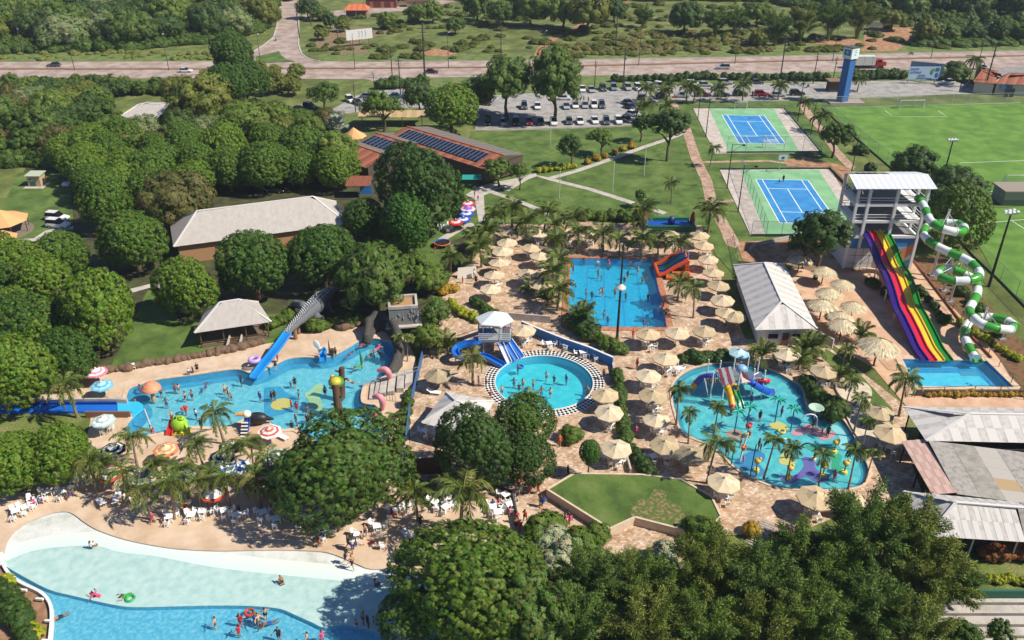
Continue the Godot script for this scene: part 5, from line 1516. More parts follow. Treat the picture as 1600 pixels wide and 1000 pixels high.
func buildings()->void:
	var fib:=[surf("fibre_sheet",[[0.2,"aba59f"],[0.5,"b4aea8"],[0.8,"bcb6b0"]],6,0.12,0.9,0.85,111),surf("fibre_sheet",[[0.2,"ada7a1"],[0.5,"b6b0a9"],[0.8,"beb8b1"]],7,0.12,0.9,0.85,113)]
	var whit:=[surf("white_sheet",[[0.2,"aaa6a1"],[0.45,"c1bdb8"],[0.85,"cecbc7"]],6,0.1,0.9,0.8,115),mt("c4c0bb",0.8)]
	var cap:=mt("cfcbc6",0.8)
	var tile:=[surf("clay_tile",[[0.2,"77432f"],[0.5,"93553d"],[0.8,"a76a50"]],3,0.25,0.4,0.85,117),mt("8e523c",0.85),mt("9c6048",0.85)]
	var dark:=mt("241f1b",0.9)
	var tan_wall:=mt("a8815c",0.9)
	var c:=g2([-56.8,-130.5,-29.2,-140.4,-33.3,-151.2,-61,-140.7])
	var o:=thing("event_hall","long hall with a pale hipped sheet roof among the mango trees","hall",cen(c))
	roof(o,c,3.5,7.2,4.8,4.8,1.05,fib,cap)
	walls(o,c,0.7,3.45,tan_wall)
	c=g2([-44.5,-103,-34.5,-106.2,-38,-112.3,-45,-109.1])
	o=thing("pavilion","open sided pavilion with a pale hipped roof beside the lagoon lawn","pavilion",cen(c))
	roof(o,c,2.8,5.4,3.2,3.2,0.9,fib,cap)
	posts(o,c,0.5,2.75,2.6,timber)
	var b:=B.new()
	var g:=grow(c,-0.4)
	b.prism(g.map(func(p): return p - Vector2(o.position.x,o.position.z)),0.0,0.25)
	part("floor",b,mt("6b5a4a"),o)
	b=B.new()
	for i in 4:
		b.bar(v3(g[i],0.9) - o.position,v3(g[(i+1) % g.size()],0.9) - o.position,0.06,0.1)
	part("rail",b,timber,o)
	o=thing("garden_steps","short flight of timber steps down from the small pavilion","steps",V(-39.6,-103.8))
	for i in 5:
		b=B.new()
		b.box(Vector3(0,0.11+0.16*i,-0.35*i),Vector3(1.5,0.14,0.34))
		part("step",b,timber,o)
	for s in [-1,1]:
		b=B.new()
		b.bar(Vector3(s*0.85,0.35,0.3),Vector3(s*0.85,1.0,-1.6),0.15,0.6)
		part("side_wall",b,concrete,o)
	c=g2([34.2,-103.5,43,-103.9,44.2,-124.9,35.8,-124.4])
	o=thing("snack_hall","long building with a pale grey and white hipped roof beside the parasols","building",cen(c))
	var turned:=[c[1],c[2],c[3],c[0]]
	roof(o,turned,3.0,5.0,4.6,3.5,1.0,whit,cap)
	walls(o,c,0.9,2.95,white_wall)
	var zf: float=c[0].y - 0.9 - o.position.z
	for x in [-2.2,1.2]:
		window(o,Vector3(x,1.6,zf+0.1),0,1.5,0.9)
	b=B.new()
	b.box(Vector3(-0.4,1.05,zf+0.12),Vector3(0.9,2.1,0.06))
	part("door",b,mt("6a4a38"),o)
	c=g2([-10.69,-81.9,-4.29,-79.2,-2.21,-86.4,-8.25,-88.4])
	o=thing("pool_bar","open bar with a white hipped roof half under the dark mango trees","pavilion",cen(c))
	roof(o,c,2.8,4.4,3.0,3.0,1.0,whit,cap)
	posts(o,c,0.4,2.75,3.0,white_wall,0.1)
	var panel:=mt("141c30",0.12,0.3,0.6)
	var frame:=mt("a9adb2",0.4,0.7)
	o=thing("restaurant","tiled restaurant with solar panels on its parallel gable roofs","restaurant",V(-16.42,-192.4))
	var dirv:=(V(-1.72,-170,6.5) - V(-23.24,-189.9,6.5)).normalized()
	var side:=Vector3(-dirv.z,0,dirv.x)
	if side.z < 0:
		side=-side
	var fi:=0
	for rf in [[V(-24.32,-193.8,5.2),V(-1.62,-173.1,5.2),6.4,1.35,2,22,0.06],[V(-30.9,-189.8,4.9),V(-22.54,-182.3,4.9),5.4,1.1,4,7,0.12],[V(-36,-183.4,4.7),V(-26.6,-174.6,4.7),5.8,1.3,0,0,0.0]]:
		var r0: Vector3=rf[0] - o.position
		var r1: Vector3=rf[1] - o.position
		var near: Vector3=side*rf[2] - UP*rf[3]
		var far: Vector3=-side*rf[2] - UP*rf[3]
		slope(o,r0+near,r1+near,-near,0,0,1.0,tile,"tile_strip",1)
		slope(o,r1+far,r0+far,-far,0,0,1.0,[mt("67615c",0.85),mt("736c66",0.85)],"tile_strip",1)
		b=B.new()
		b.bar(r0+UP*0.1,r1+UP*0.1,0.35,0.16)
		part("ridge_cap",b,tile[2],o)
		b=B.new()
		for e in [r0,r1]:
			b.tri(e+near - UP*0.1,e+far - UP*0.1,e - UP*0.1)
			b.quad(e+near*0.9+side*-0.0,e+far*0.9,e+far*0.9 - UP*3.6,e+near*0.9 - UP*3.2)
		b.quad(r0+near*0.9,r1+near*0.9,r1+near*0.9 - UP*3.2,r0+near*0.9 - UP*3.2)
		part("wall",b,mt("4f4238",0.9),o)
		var nrm:=dirv.cross(-near).normalized()
		if nrm.y < 0:
			nrm=-nrm
		var ln: float=r0.distance_to(r1)
		for i in rf[5]:
			for j in rf[4]:
				var pw: float=ln*0.84/rf[5]
				var at: Vector3=r0+dirv*(ln*0.06+pw*(i+0.5))+near*(0.22+0.68/rf[4]*(j+0.5) if rf[4]==4 else 0.3+0.3*j)+nrm*0.17
				var up:=(-near).normalized()
				var len: float=near.length()*(0.16 if rf[4]==4 else 0.28)
				b=B.new()
				b.box(at,Vector3(pw - 0.08,0.05,len),Basis(dirv,nrm,dirv.cross(nrm)))
				var sp:=part("solar_panel",b,panel,o)
				b=B.new()
				for s in [-1,1]:
					b.box(at+dirv*s*(pw - 0.1)/2+nrm*0.012,Vector3(0.05,0.06,len),Basis(dirv,nrm,dirv.cross(nrm)))
				b.box(at+up*len/2+nrm*0.014,Vector3(pw,0.06,0.05),Basis(dirv,nrm,dirv.cross(nrm)))
				part("frame",b,frame,sp)
		fi+=1
	for a in [[V(-8.35,-168.1,2.2),4.0],[V(-0.41,-175.3,2.2),2.6]]:
		b=B.new()
		b.box(a[0] - o.position,Vector3(a[1],0.08,1.8),Basis(Vector3.RIGHT,0.25))
		part("teal_awning",b,mt("1f8a80",0.7),o)
	b=B.new()
	b.box(V(-29.8,-164.3,1.4) - o.position,Vector3(2.4,2.8,0.2))
	part("blue_wall",b,mt("2b7cc4",0.7),o)
	b=B.new()
	b.box(V(-30.9,-163.1,3.2) - o.position,Vector3(5.0,0.12,3.4),Basis(Vector3.RIGHT,0.3))
	part("porch_roof",b,tile[0],o)
	var aw:=thing("thatch_canopy","low brown and tan canopy roof behind the solar panelled restaurant","canopy",V(-30.6,-212.9))
	slope(aw,Vector3(-8,2.6,2.5),Vector3(9,2.6,2.5),Vector3(0,1.0,-3),0,0,1.2,[mt("b39a74",0.9),mt("a58c68",0.9)])
	slope(aw,Vector3(9,2.6,-3.5),Vector3(-8,2.6,-3.5),Vector3(0,1.0,3),0,0,1.2,[mt("8a7a60",0.9)])
	for x in [-7,-2,3,8]:
		b=B.new()
		b.bar(Vector3(x,0,2.2),Vector3(x,2.6,2.2),0.15,0.15)
		part("post",b,timber,aw)
	o=thing("changing_block","low building with stained white hipped sheet roof below the plunge pool","building",V(58.5,-85.2))
	c=g2([47,-77.5,64.4,-76.9,68.3,-83.7,47.1,-84.1])
	roof(o,c,3.5,5.0,6.0,5.0,1.0,whit,cap,2)
	posts(o,c,0.6,3.4,3.5,dark_metal)
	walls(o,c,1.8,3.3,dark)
	o=thing("kitchen_block","wide flat roofed building of weathered grey sheets next to the changing block","building",V(54.7,-76.6))
	c=g2([46.6,-68.7,58.2,-66.1,64.7,-77.3,47.3,-77.5])
	var grey:=[surf("weathered_sheet",[[0.15,"8d8880"],[0.45,"a8a39b"],[0.8,"b6b1a8"]],5,0.2,1.2,0.85,119),surf("weathered_sheet",[[0.15,"8a857c"],[0.5,"a39e94"],[0.8,"b0aba2"]],9,0.2,1.2,0.85,121),mt("aaa59c",0.85)]
	var q0:=v3(c[0],3.2) - o.position
	slope(o,q0,v3(c[1],3.2) - o.position,v3(c[3],3.55) - o.position - q0,0,0,2.2,grey,"roof_sheet",5,11)
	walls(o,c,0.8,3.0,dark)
	o=thing("tiled_walkway","narrow pinkish tiled walkway roof slanting beside the grey sheet roof","walkway roof",V(48,-77.2))
	c=g2([44.2,-68.9,46.7,-68.9,47.2,-78.5,44.7,-78.2])
	q0=v3(c[0],2.9) - o.position
	slope(o,q0,v3(c[1],3.2) - o.position,v3(c[3],2.9) - o.position - q0,0,0,0.55,[mt("b5968a",0.8),mt("c4a698",0.8)],"tile_strip",7)
	posts(o,c,0.3,2.8,3.0,dark_metal)
	o=thing("lower_hall","ribbed white gable roofed hall behind the tall bamboo","building",V(48.9,-66.7))
	c=g2([41,-62.6,50.1,-61.8,52.3,-67.5,41.2,-69.2])
	roof(o,c,3.2,5.0,3.5,0.0,0.5,whit,cap,2)
	posts(o,c,0.5,3.1,3.0,mt("d0d0cc"))
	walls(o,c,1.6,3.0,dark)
	o=thing("lower_hall","further white roof joining the ribbed hall at the picture edge","building",V(56.2,-66.7))
	c=g2([50.1,-61.6,55.9,-61.2,59.4,-67.1,52.1,-67.1])
	roof(o,[c[1],c[2],c[3],c[0]],3.2,5.0,0.0,0.0,0.6,whit,cap,2)
	walls(o,c,0.8,3.0,dark)
	o=thing("terrace_steps","stepped white terraces behind a dark green wall","terraces",V(44.6,-56.5))
	b=B.new()
	b.bar(V(43.5,-57.2,0.8) - o.position,V(55.5,-57.2,0.8) - o.position,0.25,1.6)
	part("green_wall",b,mt("1f5a46",0.7),o)
	for i in 5:
		b=B.new()
		var z0: float=V(45.2,-57.8).z - o.position.z+0.2+i*1.15
		b.box(Vector3(4,0.65 - i*0.15 - 0.55,z0+0.5),Vector3(26,1.1,0.95))
		part("tier",b,concrete,o)
	o=thing("wooden_steps","flight of grey wooden plank steps beside the paved terrace","steps",V(25.8,-66))
	for i in 12:
		b=B.new()
		b.box(Vector3(-1.2+0.22*i,0.1+0.02*i,1.3 - 0.26*i),Vector3(1.7,0.06,0.24),Basis(UP,-0.6))
		part("plank",b,mt("9a948c",0.85),o)
	c=g2([3.85,-72.1,6.97,-74.8,14.34,-74.6,18.79,-73.8,21.6,-70.9,21.97,-67.8,20.71,-66.5,17.79,-65.8,12.89,-67.7,10.11,-66])
	o=thing("raised_lawn","raised angular lawn held by a cream wall with a worn bare patch","",O)
	o.set_meta("kind","structure")
	b=B.new()
	b.prism(grow(c,-0.12),0.0,1.02)
	part("lawn",b,grass,o)
	b=B.new()
	for i in c.size():
		b.bar(v3(c[i],0.56),v3(c[(i+1) % c.size()],0.56),0.24,1.12)
	part("retaining_wall",b,surf("cream_wall",[[0.2,"cdb69c"],[0.6,"dac4ab"],[0.9,"e2cfb8"]],6,0.1,1.0,0.85,123),o)
	b=B.new()
	b.flat(smooth(g2([12.51,-68.4,13.96,-70.7,14.45,-70.2,15.55,-72.1,16.75,-71.7,16.69,-70.5,17.89,-69.4,18.16,-67.9,17.02,-66.7,16.08,-67.5,15.27,-66.5,14.1,-67.7,13.38,-67.3]),3),1.03)
	part("bare_patch",b,surf("worn_lawn",[[0.35,"566f2c"],[0.5,"66702f"],[0.58,"8a7a52"],[0.7,"a08a68"]],9,0.3,0.8,0.95,125,0.03),o)
	for w in [[g2([1.42,-108.7,4.18,-106.3,7.3,-103.8,10.75,-101.4,13.8,-98.7]),1.5,mt("2a6fae",0.7),"curved blue wall between the round pool and the rectangular pool",0.22],[g2([-3.68,-112.4,0,-111.8,5.75,-110.8]),1.2,concrete,"pale retaining wall above the slide hut",0.2],[g2([13.8,-98.7,13.78,-94.4,13.65,-88.6,13.23,-82,13.51,-76]),0.7,concrete,"low wall along the hedge between the parasol terraces",0.2],[g2([-11.66,-75.8,-6.95,-76.3]),2.2,mt("4a3228",0.8),"dark brown wall below the little lawn by the bar",0.3],[g2([-12.69,-82,-12.92,-88.6,-12.5,-100.8,-12.72,-109.4]),1.0,mt("3a5f8c",0.7),"blue painted low wall beside the planting bed and steps",0.2],[g2([45.5,-103.4,42.3,-107.9,44.3,-110.8]),1.6,concrete,"curved cream wall at the corner of the snack hall",0.25],[g2([51.2,-142.1,43.3,-138.5,41.9,-136.6]),0.7,concrete,"low grey wall behind the near tennis court",0.2],[g2([52.5,-91.7,70,-91.7]),0.9,mt("55483c",0.9),"dark low wall below the orange planting",0.3],[g2([-66.4,-89.7,-65.9,-92.6,-64.4,-94.7,-61.6,-96,-56.8,-96]),1.0,surf("brick_wall",[[0.2,"8a6c50"],[0.5,"a3835f"],[0.8,"b0906c"]],3,0.25,0.5,0.9,127),"curved tan retaining wall beside the lagoon chute",0.3],[g2([-53.3,-86.9,-47.7,-86.9]),0.9,mt("7a5a48",0.9),"short brown wall under the chute end",0.25],[g2([69,-133.2,67.8,-117.9,66.8,-106.1,66.8,-100.8]),0.35,mt("8a5038",0.8),"low red kerb wall along the rainbow slide terrace",0.18],[g2([0,-72.2,0.8,-66.7]),1.0,mt("4b4744"),"dark railing wall beside the steps under the trees",0.15],[g2([-7.99,-75.5,0,-72.2]),0.8,mt("3c3833"),"dark low wall along the shaded tables",0.2]]:
		b=B.new()
		for i in w[0].size() - 1:
			b.bar(v3(w[0][i],w[1]/2),v3(w[0][i+1],w[1]/2),w[4],w[1])
		var wl:=part("wall",b,w[2],thing("garden_wall",w[3],"wall"))
		if w[1]==1.5:
			b=B.new()
			for i in w[0].size() - 1:
				b.bar(v3(w[0][i],1.54),v3(w[0][i+1],1.54),0.3,0.08)
			part("white_coping",b,white_wall,wl)
	o=thing("stepped_terrace","six pale concrete slab steps leading up from the lagoon to the terrace","steps")
	var i:=0
	for sl in [g2([-18.43,-90.7,-18.76,-94.7,-18.27,-94.9,-17.93,-90.7]),g2([-17.85,-90.7,-18.01,-94.9,-17.53,-95.1,-17.27,-90.7]),g2([-17.27,-91.6,-17.4,-95.4,-16.59,-95.7,-16.37,-91.4]),g2([-16.2,-91.7,-16.42,-95.8,-15.5,-96,-15.33,-91.7]),g2([-15.06,-92.3,-15.34,-96.1,-14.42,-96.4,-14.14,-92.3]),g2([-14.07,-93.2,-14.2,-96.4,-13.31,-96.5,-13.11,-93.7])]:
		b=B.new()
		b.prism(sl,0.0,0.3+0.12*i)
		part("step",b,concrete,o)
		i+=1
	b=B.new()
	for p in [[V(-19.66,-93.4),V(-12.48,-96)],[V(-16.53,-90.7),V(-14.99,-90.3)]]:
		for h in [0.6,1.1]:
			b.tube([p[0]+UP*h,p[1]+UP*(h+0.6)],0.035,5)
		for k in 5:
			var at: Vector3=p[0].lerp(p[1],k/4.0)
			b.tube([at,at+UP*(1.1+0.6*k/4.0)],0.04,5)
	part("handrail",b,steel,o)
	o=thing("slab_terrace","broad cream rounded slabs stepping down the garden bank","terrace")
	for sl in [g2([42.8,-94,45.2,-94.7,46.9,-94.1,46.8,-91.7,44.8,-88.6,43.5,-89.7,42.5,-91.1]),g2([42.1,-88.6,44.2,-88.3,45.1,-85.9,44.2,-82,42.2,-80.7,41.6,-83.2])]:
		b=B.new()
		b.prism(smooth(sl,3),0.0,0.35)
		part("slab",b,surf("cream_slab",[[0.2,"c4b49c"],[0.6,"d4c6ae"],[0.9,"dccfb8"]],7,0.1,1.0,0.85,129),o)
	o=thing("roadside_kiosk","orange tiled kiosk with shaded porch by the side street","house",V(-63.4,-362.9))
	c=[Vector2(-4.6,2.2),Vector2(5.0,2.2),Vector2(5.0,-6),Vector2(-4.6,-6)].map(func(p): return p+Vector2(o.position.x,o.position.z))
	var orange:=[mt("b8633c",0.85),mt("c27048",0.85)]
	roof(o,c,3.2,5.2,2.0,2.0,1.2,orange,orange[1])
	walls(o,c,0.8,3.1,mt("7a5648",0.9))
	posts(o,c,0.3,3.1,3.2,mt("c9bfb0"))
	o=thing("maroon_building","long maroon flat roofed building behind the orange kiosk","building",V(-56.4,-388.9))
	b=B.new()
	b.box(Vector3(0,1.8,0),Vector3(13,3.6,5))
	part("wall",b,mt("6e3334",0.85),o)
	b=B.new()
	b.box(Vector3(0,3.72,0),Vector3(13.4,0.2,5.4))
	part("roof",b,mt("8a5a50",0.85),o)
	for x in [-4.2,0.5,4.6]:
		b=B.new()
		b.box(Vector3(x,1.3,2.53),Vector3(1.4,2.6,0.08))
		part("shutter",b,mt("9c6a4c"),o)
	for h in [[V(-40.5,-390.6),10.0,"low orange house with rough walls at the end of the side street","b07a58"],[V(-48.4,-399),8.0,"orange roofed house beyond the maroon building","a86c4c"],[V(-101,-411.3),7.0,"pale house at the far end of the side road","b9a898"]]:
		o=thing("far_house",h[2],"house",h[0])
		b=B.new()
		b.box(Vector3(0,1.5,0),Vector3(h[1],3.0,5.0))
		part("wall",b,mt("b89a80",0.9),o)
		var hc:=[Vector2(-h[1]/2 - 0.4,2.9),Vector2(h[1]/2+0.4,2.9),Vector2(h[1]/2+0.4,-2.9),Vector2(-h[1]/2 - 0.4,-2.9)].map(func(p): return p+Vector2(h[0].x,h[0].z))
		roof(o,hc,3.0,4.4,0,0,1.4,[mt(h[3],0.85)],mt(h[3],0.85))
		window(o,Vector3(-1.6,1.6,2.5),0,1.2,1.0)
	o=thing("roadside_house","house with orange tiled L shaped roof by the palm and highway apron","house",V(143.6,-251))
	for rc in [[g2([131.2,-244,136.4,-241.9,142,-249.3,140.3,-261.3]),3.2,5.0,2.0],[g2([136.1,-241.9,156.8,-238.3,164.5,-251.6,142.4,-250.1]),3.2,5.2,2.5]]:
		roof(o,rc[0],rc[1],rc[2],rc[3],0.0,0.9,tile,tile[2])
		walls(o,rc[0],0.5,3.1,mt("c9c0b4",0.9))
	b=B.new()
	b.box(V(139.5,-241.5,2.4) - o.position,Vector3(3.4,0.9,0.25))
	part("blue_sign",b,mt("2f6f9c"),o)
	b=B.new()
	b.box(V(139.8,-239.8,1.2) - o.position,Vector3(2.6,2.4,0.2))
	part("doorway",b,dark,o)
	o=thing("garden_hut","small tan hut with greenish flat roof on the little lawn","hut",V(-99.4,-169.5))
	b=B.new()
	b.box(Vector3(0,1.2,0),Vector3(2.6,2.4,2.4))
	part("wall",b,mt("b39878",0.9),o)
	b=B.new()
	b.box(Vector3(0,2.5,0),Vector3(3.2,0.14,3.0),Basis(Vector3.RIGHT,0.06))
	part("roof",b,mt("a8b09a",0.8),o)
	b=B.new()
	b.box(Vector3(-0.3,0.7,1.22),Vector3(1.2,0.9,0.06))
	part("green_panel",b,mt("2f5a4a"),o)
	b=B.new()
	b.box(Vector3(0,0.05,0.6),Vector3(4.2,0.1,3.4))
	part("plinth",b,concrete,o)
	window(o,Vector3(-0.6,1.7,1.2),0,0.7,0.5)
	o=thing("wood_shed","grey roofed building almost hidden in the wild wood","building",V(-95.1,-215.8))
	c=g2([-97.9,-206.6,-87.9,-207.7,-90.5,-223.1,-95.6,-223.1])
	roof(o,c,3.0,4.6,2.0,0,1.2,fib,cap)
	walls(o,c,0.6,2.9,dark)
	o=thing("pitch_shed","small flat roofed shed with dark green lower wall between the pitches","shed",V(100.9,-159))
	b=B.new()
	b.box(Vector3(1,1.5,-1),Vector3(10,3.0,4.5))
	part("wall",b,mt("9c988f",0.9),o)
	b=B.new()
	b.box(Vector3(1,3.1,-1),Vector3(10.8,0.2,5.4))
	part("roof",b,mt("8d8378",0.9),o)
	b=B.new()
	b.box(Vector3(1,0.6,1.28),Vector3(10,1.2,0.06))
	part("green_band",b,mt("31503c"),o)
	b=B.new()
	b.box(Vector3(3.5,1.2,1.32),Vector3(1.2,2.4,0.06))
	part("doorway",b,dark,o)
	o=thing("gate_hut","dark little gatehouse beside the tilted blue tower","hut",V(93,-246.6))
	b=B.new()
	b.box(Vector3(0,1.5,0),Vector3(4,3,3))
	part("wall",b,mt("4a3f36",0.9),o)
	b=B.new()
	b.box(Vector3(0,3.1,0),Vector3(5,0.2,4))
	part("roof",b,mt("7a6450",0.9),o)
	for t in [[V(-93.6,-145),4.6,2.3,"tan canvas pavilion tent with round roof beside the white cars"],[V(-90.9,-135.8),4.6,2.3,"second tan canvas pavilion tent at the picture edge"],[V(-36.8,-193.8),3.0,3.0,"small tan pyramid tent beside the tiled restaurant"]]:
		o=thing("canvas_tent",t[3],"tent",t[0])
		for k in 8:
			b=B.new()
			var a0:=TAU*k/8
			var a1:=TAU*(k+1)/8
			var r: float=t[1]
			var lo: Vector3=UP*float(t[2])
			var m0:=Vector3(cos(a0),0,sin(a0))
			var m1:=Vector3(cos(a1),0,sin(a1))
			b.quad(lo+m0*r,lo+m1*r,lo+m1*r*0.5+UP*0.9,lo+m0*r*0.5+UP*0.9)
			b.tri(lo+m0*r*0.5+UP*0.9,lo+m1*r*0.5+UP*0.9,lo+UP*2.1)
			part("roof_panel",b,mt("c89a66",0.85) if k % 2 else mt("cfa06c",0.85),o)
			b=B.new()
			b.bar(m0*r*0.92,m0*r*0.92+lo,0.12,0.12)
			part("post",b,timber,o)
		b=B.new()
		b.lathe([Vector2(r_of(t),0.0),Vector2(r_of(t),0.15),Vector2(0,0.15)],16)
		part("floor",b,mt("7a6e62"),o)
	monuments()
func r_of(t: Array)->float:
	return t[1]+0.3
func monuments()->void:
	var o:=thing("advertising_tower","tall blue square tower with a white logo box on top","tower",V(91,-234.2),0.55)
	var b:=B.new()
	b.box(Vector3(0,6.0,0),Vector3(2.2,12.0,2.2))
	part("shaft",b,mt("2f63a6",0.55),o)
	b=B.new()
	b.box(Vector3(0,13.4,0),Vector3(2.9,2.8,2.9))
	var bx:=part("sign_box",b,mt("dfe5e8",0.5),o)
	b=B.new()
	b.box(Vector3(0,14.9,0),Vector3(3.1,0.22,3.1))
	part("lid",b,mt("4a4f52"),o)
	for f in 4:
		var bs:=Basis(UP,f*PI/2)
		b=B.new()
		b.box(bs*Vector3(0,13.6,1.46),Vector3(2.0,1.5,0.05),bs)
		part("logo_panel",b,mt("2a6f93") if f % 2==1 else mt("e4e9ec"),bx)
		b=B.new()
		if f % 2==1:
			for k in 5:
				var a:=TAU*k/5+0.3
				b.box(bs*(Vector3(cos(a)*0.28,13.65+sin(a)*0.28,1.5)),Vector3(0.34,0.16,0.04),bs*Basis(Vector3(0,0,1),a))
			part("logo",b,mt("e8f0f2"),bx)
		else:
			for k in 3:
				b.box(bs*Vector3(-0.1+0.2*(k % 2),14.2 - 0.55*k,1.5),Vector3(1.3 - 0.25*k,0.22,0.04),bs)
			part("logo",b,mt("6f9cb4"),bx)
	b=B.new()
	b.box(Vector3(0.8,0.2,0.4),Vector3(9.5,0.4,4.5),Basis(UP,-0.55))
	part("plinth",b,mt("a8958a"),o)
	o=thing("billboard","wide pale blue printed billboard on posts beside the white sedan","billboard",V(121.7,-254.8))
	for k in 2:
		var bs:=Basis(UP,0.0 if k==0 else -0.45)
		var at:=Vector3(0,3.2,0) if k==0 else Vector3(1.6,3.9,-2.6)
		b=B.new()
		b.box(at,Vector3(9.0,3.6,0.2),bs)
		var pn:=part("panel",b,mt("a9c3d6",0.6) if k==0 else mt("8296a0",0.7),o)
		if k==0:
			b=B.new()
			rng.seed=3
			for l in [[-4.0,4.3,5,0.62,0.5],[-4.0,3.4,6,0.7,0.55],[-1.6,2.62,8,0.3,0.26],[-1.7,2.15,9,0.3,0.26]]:
				for j in int(l[2]):
					var x: float=l[0]+j*l[4]
					b.box(Vector3(x,l[1],0.13),Vector3(l[4]*0.25,l[3],0.03),Basis(Vector3(0,0,1),-0.15))
					b.box(Vector3(x+l[4]*0.35,l[1]+l[3]*rng.randf_range(-0.3,0.3),0.13),Vector3(l[4]*0.5,l[3]*0.24,0.034),Basis(Vector3(0,0,1),rng.randf_range(-0.5,0.5)))
			part("lettering",b,mt("1d4c8c"),pn)
			b=B.new()
			b.ball(Vector3(2.2,3.5,0.12),Vector3(0.55,0.8,0.05),10)
			b.ball(Vector3(2.5,4.2,0.12),Vector3(0.5,0.35,0.05),10)
			part("green_motif",b,mt("5c8a48"),pn)
			b=B.new()
			b.box(Vector3(0.2,1.65,0.13),Vector3(4.6,0.28,0.03))
			b.ball(Vector3(3.8,2.6,0.12),Vector3(0.6,0.8,0.04),10)
			part("blue_motif",b,mt("2b6fb0"),pn)
			b=B.new()
			b.box(Vector3(3.7,4.2,0.13),Vector3(1.1,1.0,0.03))
			part("dark_motif",b,mt("2f6a80"),pn)
	for x in [-4.2,-0.5,3.8]:
		b=B.new()
		b.bar(Vector3(x,0,-0.3),Vector3(x,1.9,-0.2),0.22,0.22)
		part("post",b,mt("b8c4cc"),o)
	o=thing("billboard","blank white billboard on the brown bank by the side road","billboard",V(-53.4,-308.2),0.5)
	b=B.new()
	b.box(Vector3(0,4.0,0),Vector3(9.6,3.4,0.2))
	var wp:=part("panel",b,mt("d4d4d2",0.7),o)
	b=B.new()
	for x in [-0.2,0.9,2.2]:
		b.tube([Vector3(x,3.0,0.13),Vector3(x+0.25,4.1,0.13),Vector3(x,5.2,0.13)],0.09,5)
	part("peeling_print",b,mt("a8a8a8"),wp)
	for x in [-3.5,0,3.5]:
		b=B.new()
		b.bar(Vector3(x,0,-0.3),Vector3(x,2.3,-0.2),0.2,0.2)
		part("post",b,timber,o)
	o=thing("goal_frame","rusty metal gate frame above the earth bank","gate",V(142.1,-343.7))
	b=B.new()
	b.bar(Vector3(-4.5,0,0),Vector3(-4.5,3.6,0),0.25,0.25)
	b.bar(Vector3(4.5,0,0),Vector3(4.5,3.6,0),0.25,0.25)
	b.bar(Vector3(-4.6,3.7,0),Vector3(4.6,3.7,0),0.25,0.25)
	part("frame",b,mt("8a8078"),o)
	b=B.new()
	b.box(Vector3(-1,0.9,0.1),Vector3(6,1.8,0.1))
	part("gate_panel",b,mt("8d9094"),o)
	var rock:=surf("grotto_rock",[[0.2,"3a3936"],[0.5,"55534f"],[0.8,"706d67"]],2.5,0.35,0.6,0.95,131,0.02,5.0)
	var ice:=surf("pale_stone",[[0.2,"6a6c6c"],[0.5,"8f9292"],[0.8,"b2b5b4"]],1.6,0.3,0.4,0.9,133,0.03,4.0)
	o=thing("stone_cube","grey stone cube tower with a hollow top above the grotto","tower",V(-15.92,-109.3))
	b=B.new()
	b.box(Vector3(0,2.9,0),Vector3(4.2,2.6,3.6),Basis(UP,0.15))
	rng.seed=9
	for k in 60:
		var f:=k % 4
		var bs:=Basis(UP,f*PI/2+0.15)
		b.ball(bs*Vector3(rng.randf_range(-2,2),rng.randf_range(1.9,4.0),2.0 if f % 2==1 else 1.75),Vector3(0.16,rng.randf_range(0.2,0.5),0.16),6)
	part("block",b,ice,o)
	b=B.new()
	for s in [-1,1]:
		b.box(Basis(UP,0.15)*Vector3(s*1.95,4.45,0),Vector3(0.35,0.45,3.7),Basis(UP,0.15))
		b.box(Basis(UP,0.15)*Vector3(0,4.45,s*1.7),Vector3(3.55,0.45,0.35),Basis(UP,0.15))
	part("rim",b,concrete,o)
	b=B.new()
	b.box(Vector3(0,4.23,0),Vector3(3.6,0.06,3.0),Basis(UP,0.15))
	part("roof_floor",b,mt("a8845e"),o)
	b=B.new()
	b.box(Vector3(0,1.5,0.2),Vector3(5.2,0.22,4.6),Basis(UP,0.15))
	part("ledge",b,concrete,o)
	for p in [Vector3(-2,0,1.6),Vector3(2,0,1.6),Vector3(-2,0,-1.6),Vector3(2,0,-1.6)]:
		b=B.new()
		b.tube([p,p+UP*1.5],0.25,8)
		part("column",b,rock,o)
	var gr:=[]
	var arc:=g2([-20.87,-105.6,-20.85,-107.9,-19.93,-109.4,-18.55,-109.1,-17.31,-107.4,-16.34,-104.7,-15.81,-101.7,-15.84,-98.9,-16.28,-96.8])
	for k in arc.size() - 1:
		var h0: float=[0.9,1.9,2.3,2.3,2.2,1.8,1.2,0.8,0.6][k]
		var h1: float=[0.9,1.9,2.3,2.3,2.2,1.8,1.2,0.8,0.6][k+1]
		gr.append([v3(arc[k],h0),v3(arc[k+1],h1),0.55,0.6])
		gr.append([v3(arc[k],0.2),v3(arc[k+1],0.2),0.75,0.7])
		gr.append([v3(arc[k],0.2),v3(arc[k],h0),0.6,0.5])
	for k in 8:
		var p: Vector2=arc[1+k % 5].lerp(Vector2(V(-17.72,-110.8).x,V(-17.72,-110.8).z),rng.randf())
		gr.append([v3(p,0.5),v3(p,rng.randf_range(1.2,2.2)),0.9,0.7])
	solo("grotto",nets(gr,0.16,0.4),rock,"dark artificial rock grotto curving round the far end of lagoon","rock grotto")
	o=thing("boulder_border","row of brown boulders edging the lawn above the lagoon deck","rocks")
	var line:=smooth(g2([-55,-97.4,-52.5,-98,-50.6,-99,-48.6,-99.5,-46.3,-100.3,-43.9,-101.2,-41.5,-102.2,-39.5,-103.1,-37.1,-104.3,-35.7,-105.2]),2,false)
